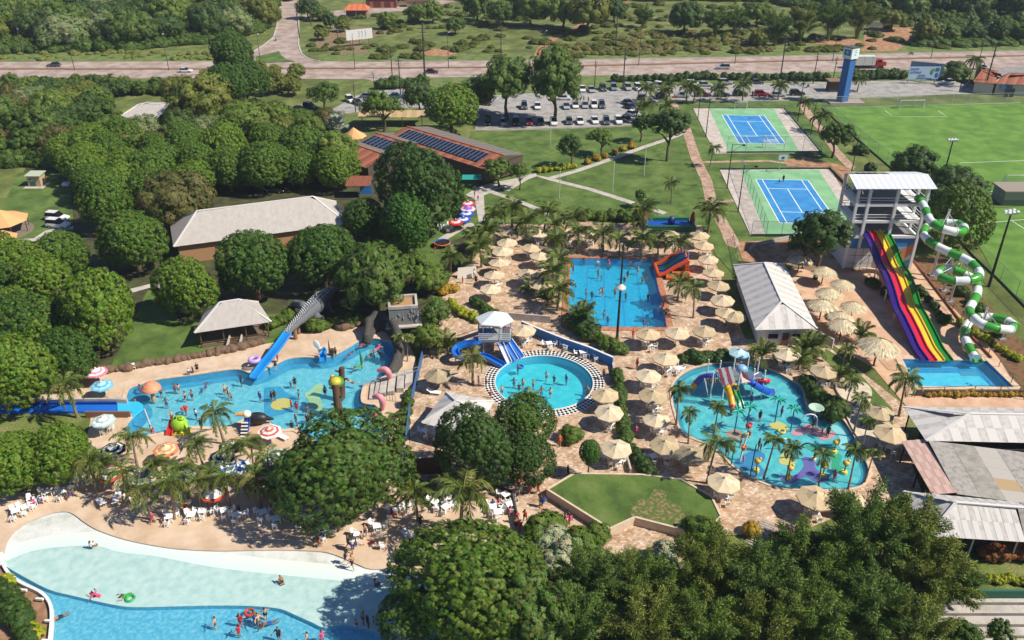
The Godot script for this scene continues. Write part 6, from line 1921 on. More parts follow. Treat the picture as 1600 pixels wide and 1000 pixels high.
	var st:=surf("brown_stone",[[0.2,"5f4c3c"],[0.5,"7f6650"],[0.8,"9a8068"]],2,0.3,0.5,0.95,135,0.02,4.0)
	rng.seed=12
	var stones:=[]
	for k in 3:
		var bb:=[]
		for j in 5:
			bb.append([dirn()*0.3,dirn()*0.35,0.32,0.26])
		stones.append(nets(bb,0.12,0.25).mesh(st))
	var total:=34
	for k in total:
		var t:=float(k)/total*(line.size() - 1)
		var p: Vector2=line[int(t)].lerp(line[mini(int(t)+1,line.size() - 1)],t - int(t))
		var s:=pmesh("stone",stones[k % 3],o,v3(p,0.25),rng.randf()*TAU)
		s.scale=Vector3(1.2,0.9,1.0)*rng.randf_range(0.8,1.35)
	for k in 9:
		var s:=pmesh("stone",stones[k % 3],o,V(-25.5,-108.9).lerp(V(-18.88,-112.4),k/8.0)+UP*0.3,rng.randf()*TAU)
		s.scale=Vector3(1.6,1.2,1.2)*rng.randf_range(0.8,1.3)
func trough(b: B,path: Array,w: float,wall: float,lip:=0.08,drop:=0.12)->void:
	var rows:=[]
	for i in path.size():
		var d: Vector3=(path[mini(i+1,path.size() - 1)] - path[maxi(i - 1,0)]).normalized()
		var s:=d.cross(UP).normalized()
		var u:=s.cross(d).normalized()
		var r:=[]
		for q in [[-0.5,-drop],[-0.5,wall],[-0.5+lip/w,wall],[-0.36,0.02],[0.36,0.02],[0.5 - lip/w,wall],[0.5,wall],[0.5,-drop]]:
			r.append(path[i]+s*q[0]*w+u*q[1])
		rows.append(r)
	for i in rows.size() - 1:
		for j in 8:
			var k:=(j+1) % 8
			b.quad(rows[i][j],rows[i+1][j],rows[i+1][k],rows[i][k])
	for e in [rows[0],rows[-1]]:
		b.quad(e[0],e[1],e[2],e[3]); b.quad(e[0],e[3],e[4],e[7]); b.quad(e[4],e[5],e[6],e[7])
func curve3(pts: Array,k:=4)->Array:
	return smooth(pts,k,false)
func strut(b: B,p: Vector3,r:=0.09)->void:
	b.tube([Vector3(p.x,0,p.z),p],r,6)
func ring_tube(b: B,at: Vector3,r: float,t: float,x:=Vector3.RIGHT,y:=Vector3.BACK,a0:=0.0,a1:=TAU,k:=20)->void:
	var p:=[]
	for i in k+1:
		var a:=lerpf(a0,a1,float(i)/k)
		p.append(at+x*cos(a)*r+y*sin(a)*r)
	b.tube(p,t,8,a1 - a0 < 6.0)
func slides()->void:
	slide_tower()
	lagoon_figures()
	round_pool_slides()
	splash_structure()
	inflatables()
func slide_tower()->void:
	var gel:=0.25
	var o:=thing("slide_tower","white four storey slide tower with open decks and a painted lower wall","slide tower",Vector3(55.9,0,-129.6))
	var W:=11.2
	var D:=6.4
	var wt:=mt("d6d7d8",0.7)
	var b:=B.new()
	for f in [6.0,8.7,11.6]:
		b=B.new()
		b.box(Vector3(W/2,f - 0.22,-D/2),Vector3(W+0.3,0.44,D+0.3))
		part("floor_slab",b,wt,o)
		b=B.new()
		b.box(Vector3(W/2+(1.2 if f < 7 else -0.6),f+0.03,-D/2),Vector3(W - 3.0,0.05,D - 0.5))
		part("deck",b,mt("77777a",0.9),o)
		b=B.new()
		for s in [[Vector3(0,f,0),Vector3(W,f,0)],[Vector3(0,f,-D),Vector3(W,f,-D)],[Vector3(0,f,0),Vector3(0,f,-D)],[Vector3(W,f,0),Vector3(W,f,-D)]]:
			if f < 7 and s[0].z==0 and s[1].z==0:
				continue
			b.bar(s[0]+UP*1.0,s[1]+UP*1.0,0.07,0.1)
			b.bar(s[0]+UP*0.55,s[1]+UP*0.55,0.05,0.06)
		part("railing",b,wt,o)
	for x in [0.0,1.9,6.4,W]:
		for z in [0.0,-D]:
			b=B.new()
			b.box(Vector3(x,7.2,z),Vector3(0.42,14.4,0.42))
			part("column",b,wt,o)
	b=B.new()
	b.box(Vector3(W,7.2,-D/2),Vector3(0.4,14.4,0.4))
	part("column",b,wt,o)
	for f in [0.0,6.0,8.7]:
		b=B.new()
		b.bar(Vector3(8.6,f+0.2,-D+0.8),Vector3(4.6,f+(2.6 if f > 0 else 5.6),-D+0.8),1.1,0.22)
		part("stair_flight",b,mt("a9a9aa",0.8),o)
	var up:=UP*1.3
	slope(o,Vector3(-0.8,14.4,0.8),Vector3(W+0.9,14.4,0.8),Vector3(0,1.0,-4.2),0,0,0.5,[mt("d9dce0",0.5,0.1),mt("cfd2d6",0.5,0.1)])
	slope(o,Vector3(W*0.55,14.4,-D - 0.9),Vector3(-0.8,14.4,-D - 0.9),Vector3(0,1.35,4.0),0,0,0.5,[mt("d9dce0",0.5,0.1),mt("cfd2d6",0.5,0.1)])
	slope(o,Vector3(W+0.9,14.4,-D - 0.9),Vector3(W*0.55,14.4,-D - 0.9),Vector3(0,1.0,4.0),0,0,0.5,[mt("d9dce0",0.5,0.1)])
	b=B.new()
	b.box(Vector3(W/2,2.9,-D/2),Vector3(W+0.1,5.75,D - 0.3))
	var wl:=part("lower_wall",b,mt("c9cdd0",0.8),o)
	var zf:=-0.08
	var paint_:=func(nm: String,pts: Array,col: String,dz: float)->void:
		var q:=B.new()
		var ix:=Geometry2D.triangulate_polygon(PackedVector2Array(pts))
		for i in range(0,ix.size(),3):
			var a: Vector2=pts[ix[i]]
			var c: Vector2=pts[ix[i+1]]
			var d: Vector2=pts[ix[i+2]]
			q.t3(Vector3(a.x,a.y,zf+dz),Vector3(c.x,c.y,zf+dz),Vector3(d.x,d.y,zf+dz),Vector3.BACK,Vector3.BACK,Vector3.BACK)
		part(nm,q,mt(col,0.75),wl)
	paint_.call("painted_sky",[Vector2(-0.02,3.7),Vector2(W,3.7),Vector2(W,5.7),Vector2(-0.02,5.7)],"2b74b4",0.02)
	paint_.call("painted_sky",[Vector2(6.5,2.4),Vector2(W,2.4),Vector2(W,4.0),Vector2(6.5,4.0)],"5fa4c8",0.026)
	paint_.call("painted_beach",[Vector2(6.5,3.0),Vector2(8.5,3.2),Vector2(10,3.9),Vector2(W,4.8),Vector2(W,3.2),Vector2(9.6,1.2),Vector2(8.2,2.0),Vector2(6.5,1.9)],"b9764c",0.032)
	paint_.call("painted_sea",[Vector2(7.0,0.2),Vector2(W,0.2),Vector2(W,1.6),Vector2(9.6,1.2),Vector2(8.2,1.9),Vector2(7.0,1.2)],"4f9cb4",0.036)
	paint_.call("painted_palms",[Vector2(8.2,2.4),Vector2(8.8,3.1),Vector2(9.4,2.9),Vector2(9.0,2.3)],"3f6a3a",0.04)
	b=B.new()
	for x in [1.2,2.4,3.6]:
		b.tube([Vector3(x,0,0.9),Vector3(x,4.2,0.9)],0.04,5)
	for y in [1.4,2.8,4.1]:
		b.tube([Vector3(0.4,y,0.9),Vector3(4.2,y,0.9)],0.04,5)
	b.tube([Vector3(1.2,0,0.9),Vector3(3.6,2.8,0.9)],0.04,5)
	part("scaffold",b,mt("6f5a4c"),o)
	o=thing("rainbow_slide","four lane rainbow slide in purple, red, yellow and green","water slide",V(63.4,-115.8))
	var mid:=curve3([Vector3(60.2,6.25,-131.0),Vector3(60.25,6.2,-129.3),Vector3(60.5,4.9,-126.0),Vector3(60.6,3.7,-123.2),Vector3(60.5,3.45,-120.4),Vector3(60.0,2.75,-116.4),Vector3(59.3,1.95,-112.2),Vector3(59.0,1.8,-109.4),Vector3(58.8,1.2,-105.8),Vector3(58.7,0.55,-103.0),Vector3(58.7,0.42,-101.0),Vector3(58.7,0.35,-99.7)],4)
	var cols:=["331a70","c8203a","e8c02c","1c7a1e"]
	for k in 4:
		b=B.new()
		trough(b,mid.map(func(p): return p+Vector3((k - 1.5)*1.12,0,0) - o.position),1.14,0.24,0.14,0.16)
		part("lane",b,mt(cols[k],gel,0.0,0.5),o)
	for p in [Vector3(61.2,3.4,-124.6),Vector3(60.0,2.5,-117.0),Vector3(59.1,1.6,-111.0)]:
		b=B.new()
		for x in [-2.0,2.0]:
			b.tube([Vector3(p.x+x,0,p.z) - o.position,Vector3(p.x+x,p.y,p.z) - o.position],0.11,7)
		b.bar(p+Vector3(-2.3,-0.1,0) - o.position,p+Vector3(2.3,-0.1,0) - o.position,0.14,0.18)
		part("support",b,steel,o)
	o=thing("tube_slide","winding green and white banded tube slide on steel columns","water slide",V(68.3,-117.9))
	var tp:=tube_path()
	tp=curve3(tp,4)
	var run:=0.0
	var seg:=[tp[0] - o.position]
	var n:=0
	var gcol:=mt("3f9a2c",gel,0.0,0.5)
	var wcol:=mt("e3e6e3",gel,0.0,0.5)
	for i in range(1,tp.size()):
		run+=tp[i].distance_to(tp[i - 1])
		seg.append(tp[i] - o.position)
		if run > 1.75 or i==tp.size() - 1:
			b=B.new()
			b.tube(seg,0.64,14,false)
			var q:=seg.map(func(p): return p)
			var r:=[]
			for j in q.size():
				r.append(0.6)
			b.tube(q,r,14,false)
			var sg:=part("tube_section",b,gcol if n % 2==0 else wcol,o)
			b=B.new()
			b.tube([seg[-2].lerp(seg[-1],0.7),seg[-1]],0.72,14,true)
			part("flange",b,gcol if n % 2==0 else wcol,sg)
			n+=1
			seg=[tp[i] - o.position]
			run=0.0
	b=B.new()
	trough(b,[V(64.2,-100.7,0.5) - o.position,V(64.2,-99.4,0.25) - o.position],1.2,0.45)
	part("run_out",b,gcol,o)
	for c in [[V(69.7,-126.7),11.8,[tp[16],tp[24],tp[44]]],[V(68.5,-117.5),8.4,[tp[92],tp[80],tp[100]]],[V(69.2,-121.2),7.0,[tp[96]]],[V(68.6,-107.9),4.2,[tp[132],tp[140]]],[V(64.5,-104.3),2.4,[tp[172]]],[V(70.9,-106.1),3.2,[tp[146]]]]:
		b=B.new()
		var base: Vector3=c[0] - o.position
		b.tube([base,base+UP*c[1]],0.2,8)
		b.box(base+UP*0.12,Vector3(1.0,0.24,1.0))
		for t in c[2]:
			var e: Vector3=t - o.position
			b.tube([base+UP*minf(c[1] - 0.2,e.y+0.4),e],0.07,6)
			b.tube([base+UP*maxf(e.y - 1.6,0.5),e],0.05,6)
		part("column",b,steel,o)
func tube_path()->Array:
	return g3([65.9,12.4,-130.2,65.8,12.04,-127.5,65.3,11.66,-124.7,65.1,11.38,-122.5,65.8,11.13,-120.8,67.1,10.94,-120.1,68.8,10.72,-120.3,70.4,10.37,-122.4,70.7,10.03,-124.9,69.3,9.79,-126,67.5,9.56,-126.1,66,9.34,-125.3,64.8,9.07,-123.6,64.7,8.82,-121.7,65.2,8.59,-120.1,66.4,8.33,-118.5,67.7,8.08,-117.2,68.7,7.84,-115.7,69,7.59,-113.8,68.6,7.36,-112.1,67.1,7.13,-111.1,65.2,6.87,-111.2,63.9,6.67,-112,63.8,6.36,-114.3,65.4,5.96,-116.9,67.3,5.71,-117.4,68.9,5.43,-116.2,69.6,5.21,-114.7,69.2,4.92,-112.5,67.7,4.53,-110,66.2,4.21,-108.1,65.5,4,-106.7,65.6,3.86,-105.6,66,3.68,-104.3,67.1,3.5,-103.5,68.5,3.32,-103.3,70,3.12,-103.5,71.4,2.82,-105.3,71.2,2.59,-107,70.2,2.38,-108.3,68.8,2.18,-108.7,67.2,1.96,-108.3,65.8,1.71,-107,64.7,1.4,-105,64.2,1.15,-103.1,64,0.94,-101.5,63.9,0.7,-99.7])
func lagoon_figures()->void:
	var gel:=0.3
	var sc:=surf("crocodile_hide",[[0.2,"5a5e64"],[0.5,"70757b"],[0.8,"888d92"]],2.0,0.3,0.4,0.8,141,0.03,4.0)
	var base:=V(-30.2,-107.9)
	var o:=thing("crocodile_slide","giant grey crocodile sculpture with pale spikes, its tail a blue slide","slide sculpture",base)
	var sp:=[V(-31.4,-102.8,2.9),V(-31,-105.1,2.8),V(-30.4,-107.4,2.7),V(-29.9,-109.4,2.6),V(-29.3,-111.8,2.4),V(-28.9,-114.2,2.2),V(-28.4,-116.5,2),V(-27.9,-118.6,1.8)]
	var rad:=[0.36,0.5,0.66,0.9,1.15,1.1,0.75,0.5]
	var bones:=[]
	for i in sp.size() - 1:
		bones.append([sp[i] - base,sp[i+1] - base,rad[i],rad[i+1]])
	for l in [[V(-30.1,-110.2,2.2),V(-29,-110.1,1.6),V(-28.4,-111.1,0.7)],[V(-29.3,-114.5,1.6),V(-28.1,-114,1.2),V(-27.8,-114.1,0.5)],[V(-31.3,-112.2,2.2),V(-33.1,-114.8,1.2),V(-33.9,-115.9,0.4)]]:
		bones.append([l[0] - base,l[1] - base,0.7,0.5])
		bones.append([l[1] - base,l[2] - base,0.5,0.32])
		bones.append([l[2] - base,l[2] - base+Vector3(0.7,-0.2,0.4),0.3,0.2])
	bones.append([sp[7] - base,sp[7] - base+Vector3(1.6,-0.3,-1.2),0.55,0.3])
	part("body",nets(bones,0.14,0.35),sc,o)
	var b:=B.new()
	var side: Vector3=(sp[4] - sp[2]).cross(UP).normalized()
	for i in 30:
		var t:=i/30.0*6.9
		var j:=int(t)
		var p: Vector3=sp[j].lerp(sp[j+1],t - j) - base
		var r: float=lerpf(rad[j],rad[j+1],t - j)
		for s in [-0.75,-0.3,0.15,0.6]:
			var d: Vector3=(UP*cos(s)+side*sin(s)).normalized()
			b.tube([p+d*r*0.93,p+d*(r+0.3)],[0.14,0.02],5,false)
	part("spikes",b,mt("c9ccce",0.6),o)
	b=B.new()
	for p in [V(-31.3,-106.1),V(-31.3,-107.9)]:
		b.tube([p - base,p - base+UP*2.4],0.3,8)
	part("support",b,mt("8a6a52"),o)
	b=B.new()
	trough(b,curve3([V(-31.2,-102.4,3.2) - base,V(-32.3,-99.8,2.2) - base,V(-33.7,-97.6,1) - base,V(-34.6,-95.4,0.25) - base],4),1.25,0.3)
	part("slide_run",b,mt("1b84d0",gel,0.0,0.5),o)
	base=V(-26.1,-101.2)
	o=thing("butterfly_slide","small blue slide with a white butterfly wing on its side","play slide",base)
	b=B.new()
	trough(b,curve3([V(-25.8,-100.6,1.7) - base,V(-26.1,-100.4,1) - base,V(-26.1,-99.8,0.15) - base],4),1.0,0.25)
	part("slide_run",b,mt("1b84d0",gel,0.0,0.5),o)
	b=B.new()
	b.ball(Vector3(-0.95,2.1,0.1),Vector3(0.4,0.75,0.08),12,Basis(Vector3(0,0,1),0.3))
	b.ball(Vector3(-0.55,1.2,0.12),Vector3(0.4,0.5,0.08),12)
	part("wing",b,mt("e8e8e4",0.5),o)
	b=B.new()
	b.ball(Vector3(-0.5,1.15,0.2),Vector3(0.22,0.3,0.06),10)
	part("wing_patch",b,mt("d0703c",0.5),o)
	b=B.new()
	b.tube([Vector3(0.65,0,-0.2),Vector3(0.6,2.6,-0.3)],[0.22,0.03],6)
	part("dark_fin",b,mt("3a3c40"),o)
	b=B.new()
	b.tube([Vector3(0.9,0,-0.4),Vector3(0.95,1.1,-0.4)],0.3,8)
	part("post",b,mt("6b5038"),o)
	o=thing("mushroom_fountain","salmon mushroom fountain with dark spots standing in the lagoon","fountain",V(-46.6,-91.4))
	b=B.new()
	b.lathe([Vector2(0.32,-0.7),Vector2(0.26,0.5),Vector2(0.3,1.5),Vector2(0,1.5)],12)
	part("stem",b,mt("b58a68"),o)
	b=B.new()
	b.lathe([Vector2(0.3,1.35),Vector2(1.25,1.25),Vector2(1.2,1.5),Vector2(0.85,1.95),Vector2(0.4,2.2),Vector2(0,2.3)],20)
	part("cap",b,mt("d08a68",0.6),o)
	b=B.new()
	for k in 9:
		var a:=k*2.4
		var r:=0.45+0.1*(k % 5)
		b.ball(Vector3(cos(a)*r,2.2 - r*r*0.5,sin(a)*r),Vector3(0.12,0.06,0.12),8)
	part("spots",b,mt("7a3c2c"),o)
	base=V(-21.74,-87.5)
	o=thing("log_fountain","two tall tree trunk columns carrying a green and yellow turtle","fountain",base)
	var logm:=surf("log_bark",[[0.2,"4a3626"],[0.5,"6b5039"],[0.8,"8a6a4e"]],1.2,0.35,0.3,0.9,143)
	for l in [[V(-21.87,-87.9,-0.6),V(-22.06,-88.7,3.8),0.5],[V(-22.27,-92,-0.6),V(-21.9,-92.4,3.9),0.42]]:
		b=B.new()
		b.tube([l[0] - base,l[0].lerp(l[1],0.5) - base,l[1] - base],[l[2]*1.15,l[2],l[2]*0.85],10)
		for k in 3:
			var p: Vector3=l[0].lerp(l[1],0.35+0.25*k) - base
			b.tube([p,p+Vector3(0.8*(1 if k % 2 else -1),0.35,0.2)],[0.2,0.12],7)
		part("log",b,logm,o)
	b=B.new()
	b.ball(V(-22.13,-89.5,3.6) - base,Vector3(1.0,0.75,0.95),14)
	part("turtle_shell",b,mt("4f8a2c",0.5),o)
	b=B.new()
	b.ball(V(-22.13,-89.1,3.9) - base,Vector3(0.75,0.62,0.75),12)
	part("shell_top",b,mt("b9b03c",0.5),o)
	b=B.new()
	b.ball(V(-22.75,-90.3,3.9) - base,Vector3(0.3,0.26,0.35),10)
	b.ball(V(-21.67,-89.9,3.4) - base,Vector3(0.25,0.16,0.4),8)
	part("head",b,mt("c9a04a",0.5),o)
	base=V(-40.9,-84.3)
	o=thing("frog_slide","bright green and yellow animal slide with a red chute","play slide",base)
	b=B.new()
	b.ball(Vector3(0.3,0.95,0),Vector3(1.05,1.1,0.95),14)
	b.ball(Vector3(0.75,1.9,0.2),Vector3(0.45,0.35,0.4),10)
	b.ball(Vector3(-0.1,1.85,0.2),Vector3(0.25,0.3,0.25),8)
	b.tube([Vector3(1.1,1.2,0.3),Vector3(1.6,0.6,0.7),Vector3(1.7,0.1,1.0)],[0.25,0.2,0.16],8)
	part("body",b,mt("8fc02c",0.45),o)
	b=B.new()
	trough(b,curve3([Vector3(-0.3,1.7,-0.2),Vector3(-0.55,0.9,0.4),Vector3(-0.7,0.1,1.2)],3),0.8,0.18)
	part("chute",b,mt("c03028",gel),o)
	b=B.new()
	for x in [-0.25,0.15,0.85]:
		b.ball(Vector3(x,2.1,0.35),Vector3(0.13,0.15,0.13),8)
	part("eyes",b,mt("1d2a18"),o)
	b=B.new()
	b.box(Vector3(0.9,0.1,0.9),Vector3(2.0,0.2,0.8))
	part("foot",b,mt("d8c83c"),o)
	base=V(-32.1,-84.8)
	o=thing("toucan_slide","black toucan figure with a long pale beak over a blue slide","play slide",base)
	b=B.new()
	b.ball(Vector3(0.9,1.3,-0.2),Vector3(1.3,0.75,0.75),14)
	b.tube([Vector3(1.9,1.2,-0.3),Vector3(2.8,1.0,-0.4)],[0.35,0.12],8)
	part("body",b,mt("202226",0.5),o)
	b=B.new()
	b.ball(Vector3(-0.2,2.1,0.1),Vector3(0.55,0.5,0.5),12)
	part("head",b,mt("e4e0d4",0.5),o)
	b=B.new()
	b.tube([Vector3(-0.4,2.1,0.1),Vector3(-1.2,2.15,0.15),Vector3(-1.75,1.85,0.2)],[0.36,0.28,0.06],10)
	part("beak",b,mt("d0a062",0.5),o)
	b=B.new()
	trough(b,curve3([Vector3(-0.1,1.7,0),Vector3(-0.2,1.0,0.7),Vector3(-0.3,0.2,1.6)],3),0.75,0.2)
	part("slide_run",b,mt("2a4f9c",gel),o)
	for k in 5:
		b=B.new()
		b.box(Vector3(-0.35,0.3*k+0.15,2.0 - 0.28*k),Vector3(0.8,0.08,0.22))
		part("step",b,mt("d8d2c4"),o)
	b=B.new()
	b.lathe([Vector2(1.8,0),Vector2(1.5,0.35),Vector2(0,0.4)],14,Vector3(0.9,0,0.2))
	part("mound",b,mt("c0a184"),o)
	for a in [[[V(-17.77,-94.8,1.9),V(-16.85,-94.5,2.3),V(-16.27,-94.3,1.9),V(-16.3,-95.1,0.4)],"pink shrimp shaped spout at the far end of the stepped terrace"],[[V(-17.49,-88.7,1.9),V(-16.68,-88.2,2.3),V(-16.28,-88,1.8),V(-16.36,-88.4,0.4)],"pink shrimp shaped spout at the near end of the stepped terrace"]]:
		o=thing("shrimp_spout",a[1],"fountain",O,0.0,"pink spouts by the steps")
		b=B.new()
		b.tube(curve3(a[0],4),[0.22,0.28,0.33,0.36,0.4,0.42,0.42,0.42,0.42,0.4,0.38,0.36,0.34],9)
		part("body",b,mt("d98a92",0.5),o)
		b=B.new()
		b.tube([a[0][3],Vector3(a[0][3].x,-0.6,a[0][3].z)],0.3,8)
		part("base",b,concrete,o)
	o=thing("ring_fountain","lilac ring shaped fountain on a short post by the crocodile slide","fountain",V(-35.2,-98.7))
	b=B.new()
	ring_tube(b,Vector3(0,1.15,0),0.62,0.3)
	part("ring",b,mt("b79ad0",0.5),o)
	b=B.new()
	b.tube([Vector3(-0.75,0,0),Vector3(-0.7,1.0,0)],0.09,6)
	b.tube([Vector3(0.3,0,0.2),Vector3(0.35,1.0,0.2)],0.09,6)
	part("post",b,mt("6a6460"),o)
	o=thing("flat_rock","flat grey rock under the lilac ring fountain","rock",V(-36,-98))
	b=B.new()
	b.ball(Vector3(0,0.1,0),Vector3(1.0,0.35,0.6),12)
	part("stone",b,mt("6f6a64",0.9),o)
	o=thing("leaf_spout","tall green leaf shaped water spout in the deep end of lagoon","fountain",V(-20.75,-99.3))
	b=B.new()
	b.tube([Vector3(0,-0.7,0),Vector3(0.05,0.8,0),Vector3(-0.1,2.3,0)],[0.1,0.2,0.03],6)
	part("leaf",b,mt("2f7a3c"),o)
	o=thing("spout_pole","leaning pale pole standing in the lagoon by the chute","pole",V(-44.9,-85.7))
	b=B.new()
	b.tube([Vector3(0,-0.7,0),Vector3(-0.35,2.0,-0.2)],0.1,6)
	part("pole",b,mt("b9c0cc"),o)
	o=thing("water_chute","wide blue water chute running into the lagoon with a pale blue mouth","water slide",V(-57.7,-88.6))
	for lane in [[g2([-70.7,-90,-50.8,-90.1,-50.4,-89.4,-70.2,-89.2]),0.55,"123a8c","side_wall"],[g2([-70.2,-89.1,-50.4,-89.3,-49.8,-87.8,-69.3,-87.6]),0.3,"1763c4","channel"],[g2([-50.7,-90.1,-48,-90.1,-47.1,-89.4,-46.8,-88.6,-47.4,-86.7,-47.9,-87.8,-49.7,-87.8]),0.2,"35b4e0","mouth"]]:
		b=B.new()
		b.prism(lane[0].map(func(p): return p - Vector2(o.position.x,o.position.z)),0.0,lane[1])
		part(lane[3],b,mt(lane[2],0.3,0.0,0.3),o)
	b=B.new()
	b.bar(V(-70.4,-89.8,0.4) - o.position,V(-49.2,-89.8,0.4) - o.position,0.3,0.8)
	part("kerb_wall",b,concrete,o)
	b=B.new()
	for k in 14:
		var p:=V(-69.5,-90.9).lerp(V(-50.6,-91.1),k/13.0) - o.position
		b.tube([p,p+UP*1.0],0.035,5)
	b.tube([V(-68.4,-89.4,1) - o.position,V(-49.8,-89.7,1) - o.position],0.04,5)
	b.tube([V(-68.9,-90.1,0.55) - o.position,V(-50.1,-90.3,0.55) - o.position],0.03,5)
	part("handrail",b,mt("d0ccc4"),o)
func round_pool_slides()->void:
	var gel:=0.3
	var bl:=mt("1668c0",gel,0.0,0.5)
	var base:=V(-2.44,-102.7)
	var o:=thing("slide_hut","raised slide hut with a white six sided roof beside the round pool","slide hut",base)
	var b:=B.new()
	for k in 6:
		var a0:=TAU*k/6+0.2
		var a1:=TAU*(k+1)/6+0.2
		var p0:=Vector3(cos(a0)*2.7,5.3,sin(a0)*2.2)
		var p1:=Vector3(cos(a1)*2.7,5.3,sin(a1)*2.2)
		b=B.new()
		b.tri(p0,Vector3(0,6.5,0),p1)
		b.quad(p0,p1,p1 - UP*0.2,p0 - UP*0.2)
		part("roof_panel",b,mt("d3d8d8",0.6),o)
		b=B.new()
		b.bar(Vector3(p0.x*0.85,0,p0.z*0.85),Vector3(p0.x*0.85,5.3,p0.z*0.85),0.16,0.16)
		part("post",b,mt("a9adae"),o)
	b=B.new()
	b.box(Vector3(0,2.7,0),Vector3(4.4,0.2,3.6))
	part("platform",b,mt("8a8c8c"),o)
	b=B.new()
	for s in [[Vector3(-2.2,0,1.8),Vector3(2.2,0,1.8)],[Vector3(2.2,0,1.8),Vector3(2.2,0,-1.8)],[Vector3(-2.2,0,-1.8),Vector3(2.2,0,-1.8)],[Vector3(-2.2,0,-1.8),Vector3(-2.2,0,0.4)]]:
		for h in [3.0,3.3,3.6,3.9]:
			b.bar(s[0]+UP*h,s[1]+UP*h,0.05,0.14)
	part("slatted_rail",b,mt("c9cdce"),o)
	b=B.new()
	b.bar(Vector3(-2.2,2.7,-0.6),Vector3(-5.2,1.2,-1.2),1.0,0.15)
	b.bar(Vector3(-5.2,1.2,-1.2),Vector3(-6.2,1.2,-1.2),1.0,0.12)
	b.bar(Vector3(-6.2,0.0,-1.2),Vector3(-6.2,1.2,-1.2),0.9,0.2)
	for h in [0.5,1.0]:
		b.tube([Vector3(-2.2,2.7+h,-0.1),Vector3(-5.2,1.2+h,-0.7),Vector3(-6.4,1.2+h,-0.7)],0.04,5)
	part("stair",b,mt("8a8480"),o)
	o=thing("curled_slide","blue open slide curling round from the white roofed hut into round pool","water slide",base)
	var pth:=curve3([V(-3.33,-103.7,3) - base,V(-3.91,-101.9,2.8) - base,V(-4.95,-101,2.5) - base,V(-6.29,-101,2.2) - base,V(-7.43,-100.6,1.9) - base,V(-7.83,-99.8,1.6) - base,V(-7.27,-99,1.35) - base,V(-5.89,-99.4,1.1) - base,V(-4.15,-100,0.85) - base,V(-2.64,-99.3,0.55) - base,V(-1.23,-98.4,0.2) - base],4)
	b=B.new()
	trough(b,pth,0.95,0.38)
	part("slide_run",b,bl,o)
	b=B.new()
	for i in [8,14,20,26,32]:
		b.tube([Vector3(pth[i].x,0,pth[i].z),pth[i]],0.07,6)
	part("support",b,mt("d8d8d6"),o)
	o=thing("triple_slide","three lane straight blue slide with white edges below the pink octopus","water slide",base)
	for l in [[V(-1.68,-101,2.4),V(-0.44,-99.4,0.2)],[V(-1.06,-101.4,2.4),V(0.53,-100,0.2)],[V(-0.45,-101.9,2.4),V(1.34,-100.7,0.2)]]:
		b=B.new()
		trough(b,[l[0] - base,l[0].lerp(l[1],0.15) - base+UP*-0.05,l[0].lerp(l[1],0.9) - base,l[1] - base],0.85,0.2)
		part("lane",b,bl,o)
		b=B.new()
		var s:=Vector3(0.44,0.22,0)
		b.tube([l[0] - base+s,l[1] - base+s],0.05,5)
		part("white_edge",b,mt("dfe3e6"),o)
	b=B.new()
	for q in [V(-1.37,-104),V(0,-104.3)]:
		b.tube([q - base,q - base+UP*1.9],0.08,6)
	part("support",b,steel,o)
	o=thing("octopus_figure","pink octopus figure sitting over the head of triple slide","play figure",V(-1.38,-105.2))
	var bn:=[[Vector3(0,3.3,0),Vector3(0,3.9,-0.2),0.55,0.6]]
	for k in 7:
		var a:=TAU*k/7
		var d:=Vector3(cos(a),0,sin(a)*0.7)
		bn.append([Vector3(0,3.0,0),d*0.9+UP*2.7,0.3,0.22])
		bn.append([d*0.9+UP*2.7,d*1.5+UP*(2.2 - 0.3*(k % 2)),0.22,0.1])
	part("body",nets(bn,0.08,0.2),mt("c98aa8",0.5),o)
	b=B.new()
	for s in [-0.22,0.22]:
		b.ball(Vector3(s,3.7,0.45),Vector3(0.12,0.14,0.08),8)
	part("eyes",b,mt("e8e8e8"),o)
	b=B.new()
	b.tube([Vector3(0,0,-0.4),Vector3(0,3.0,-0.2)],0.12,7)
	part("post",b,steel,o)
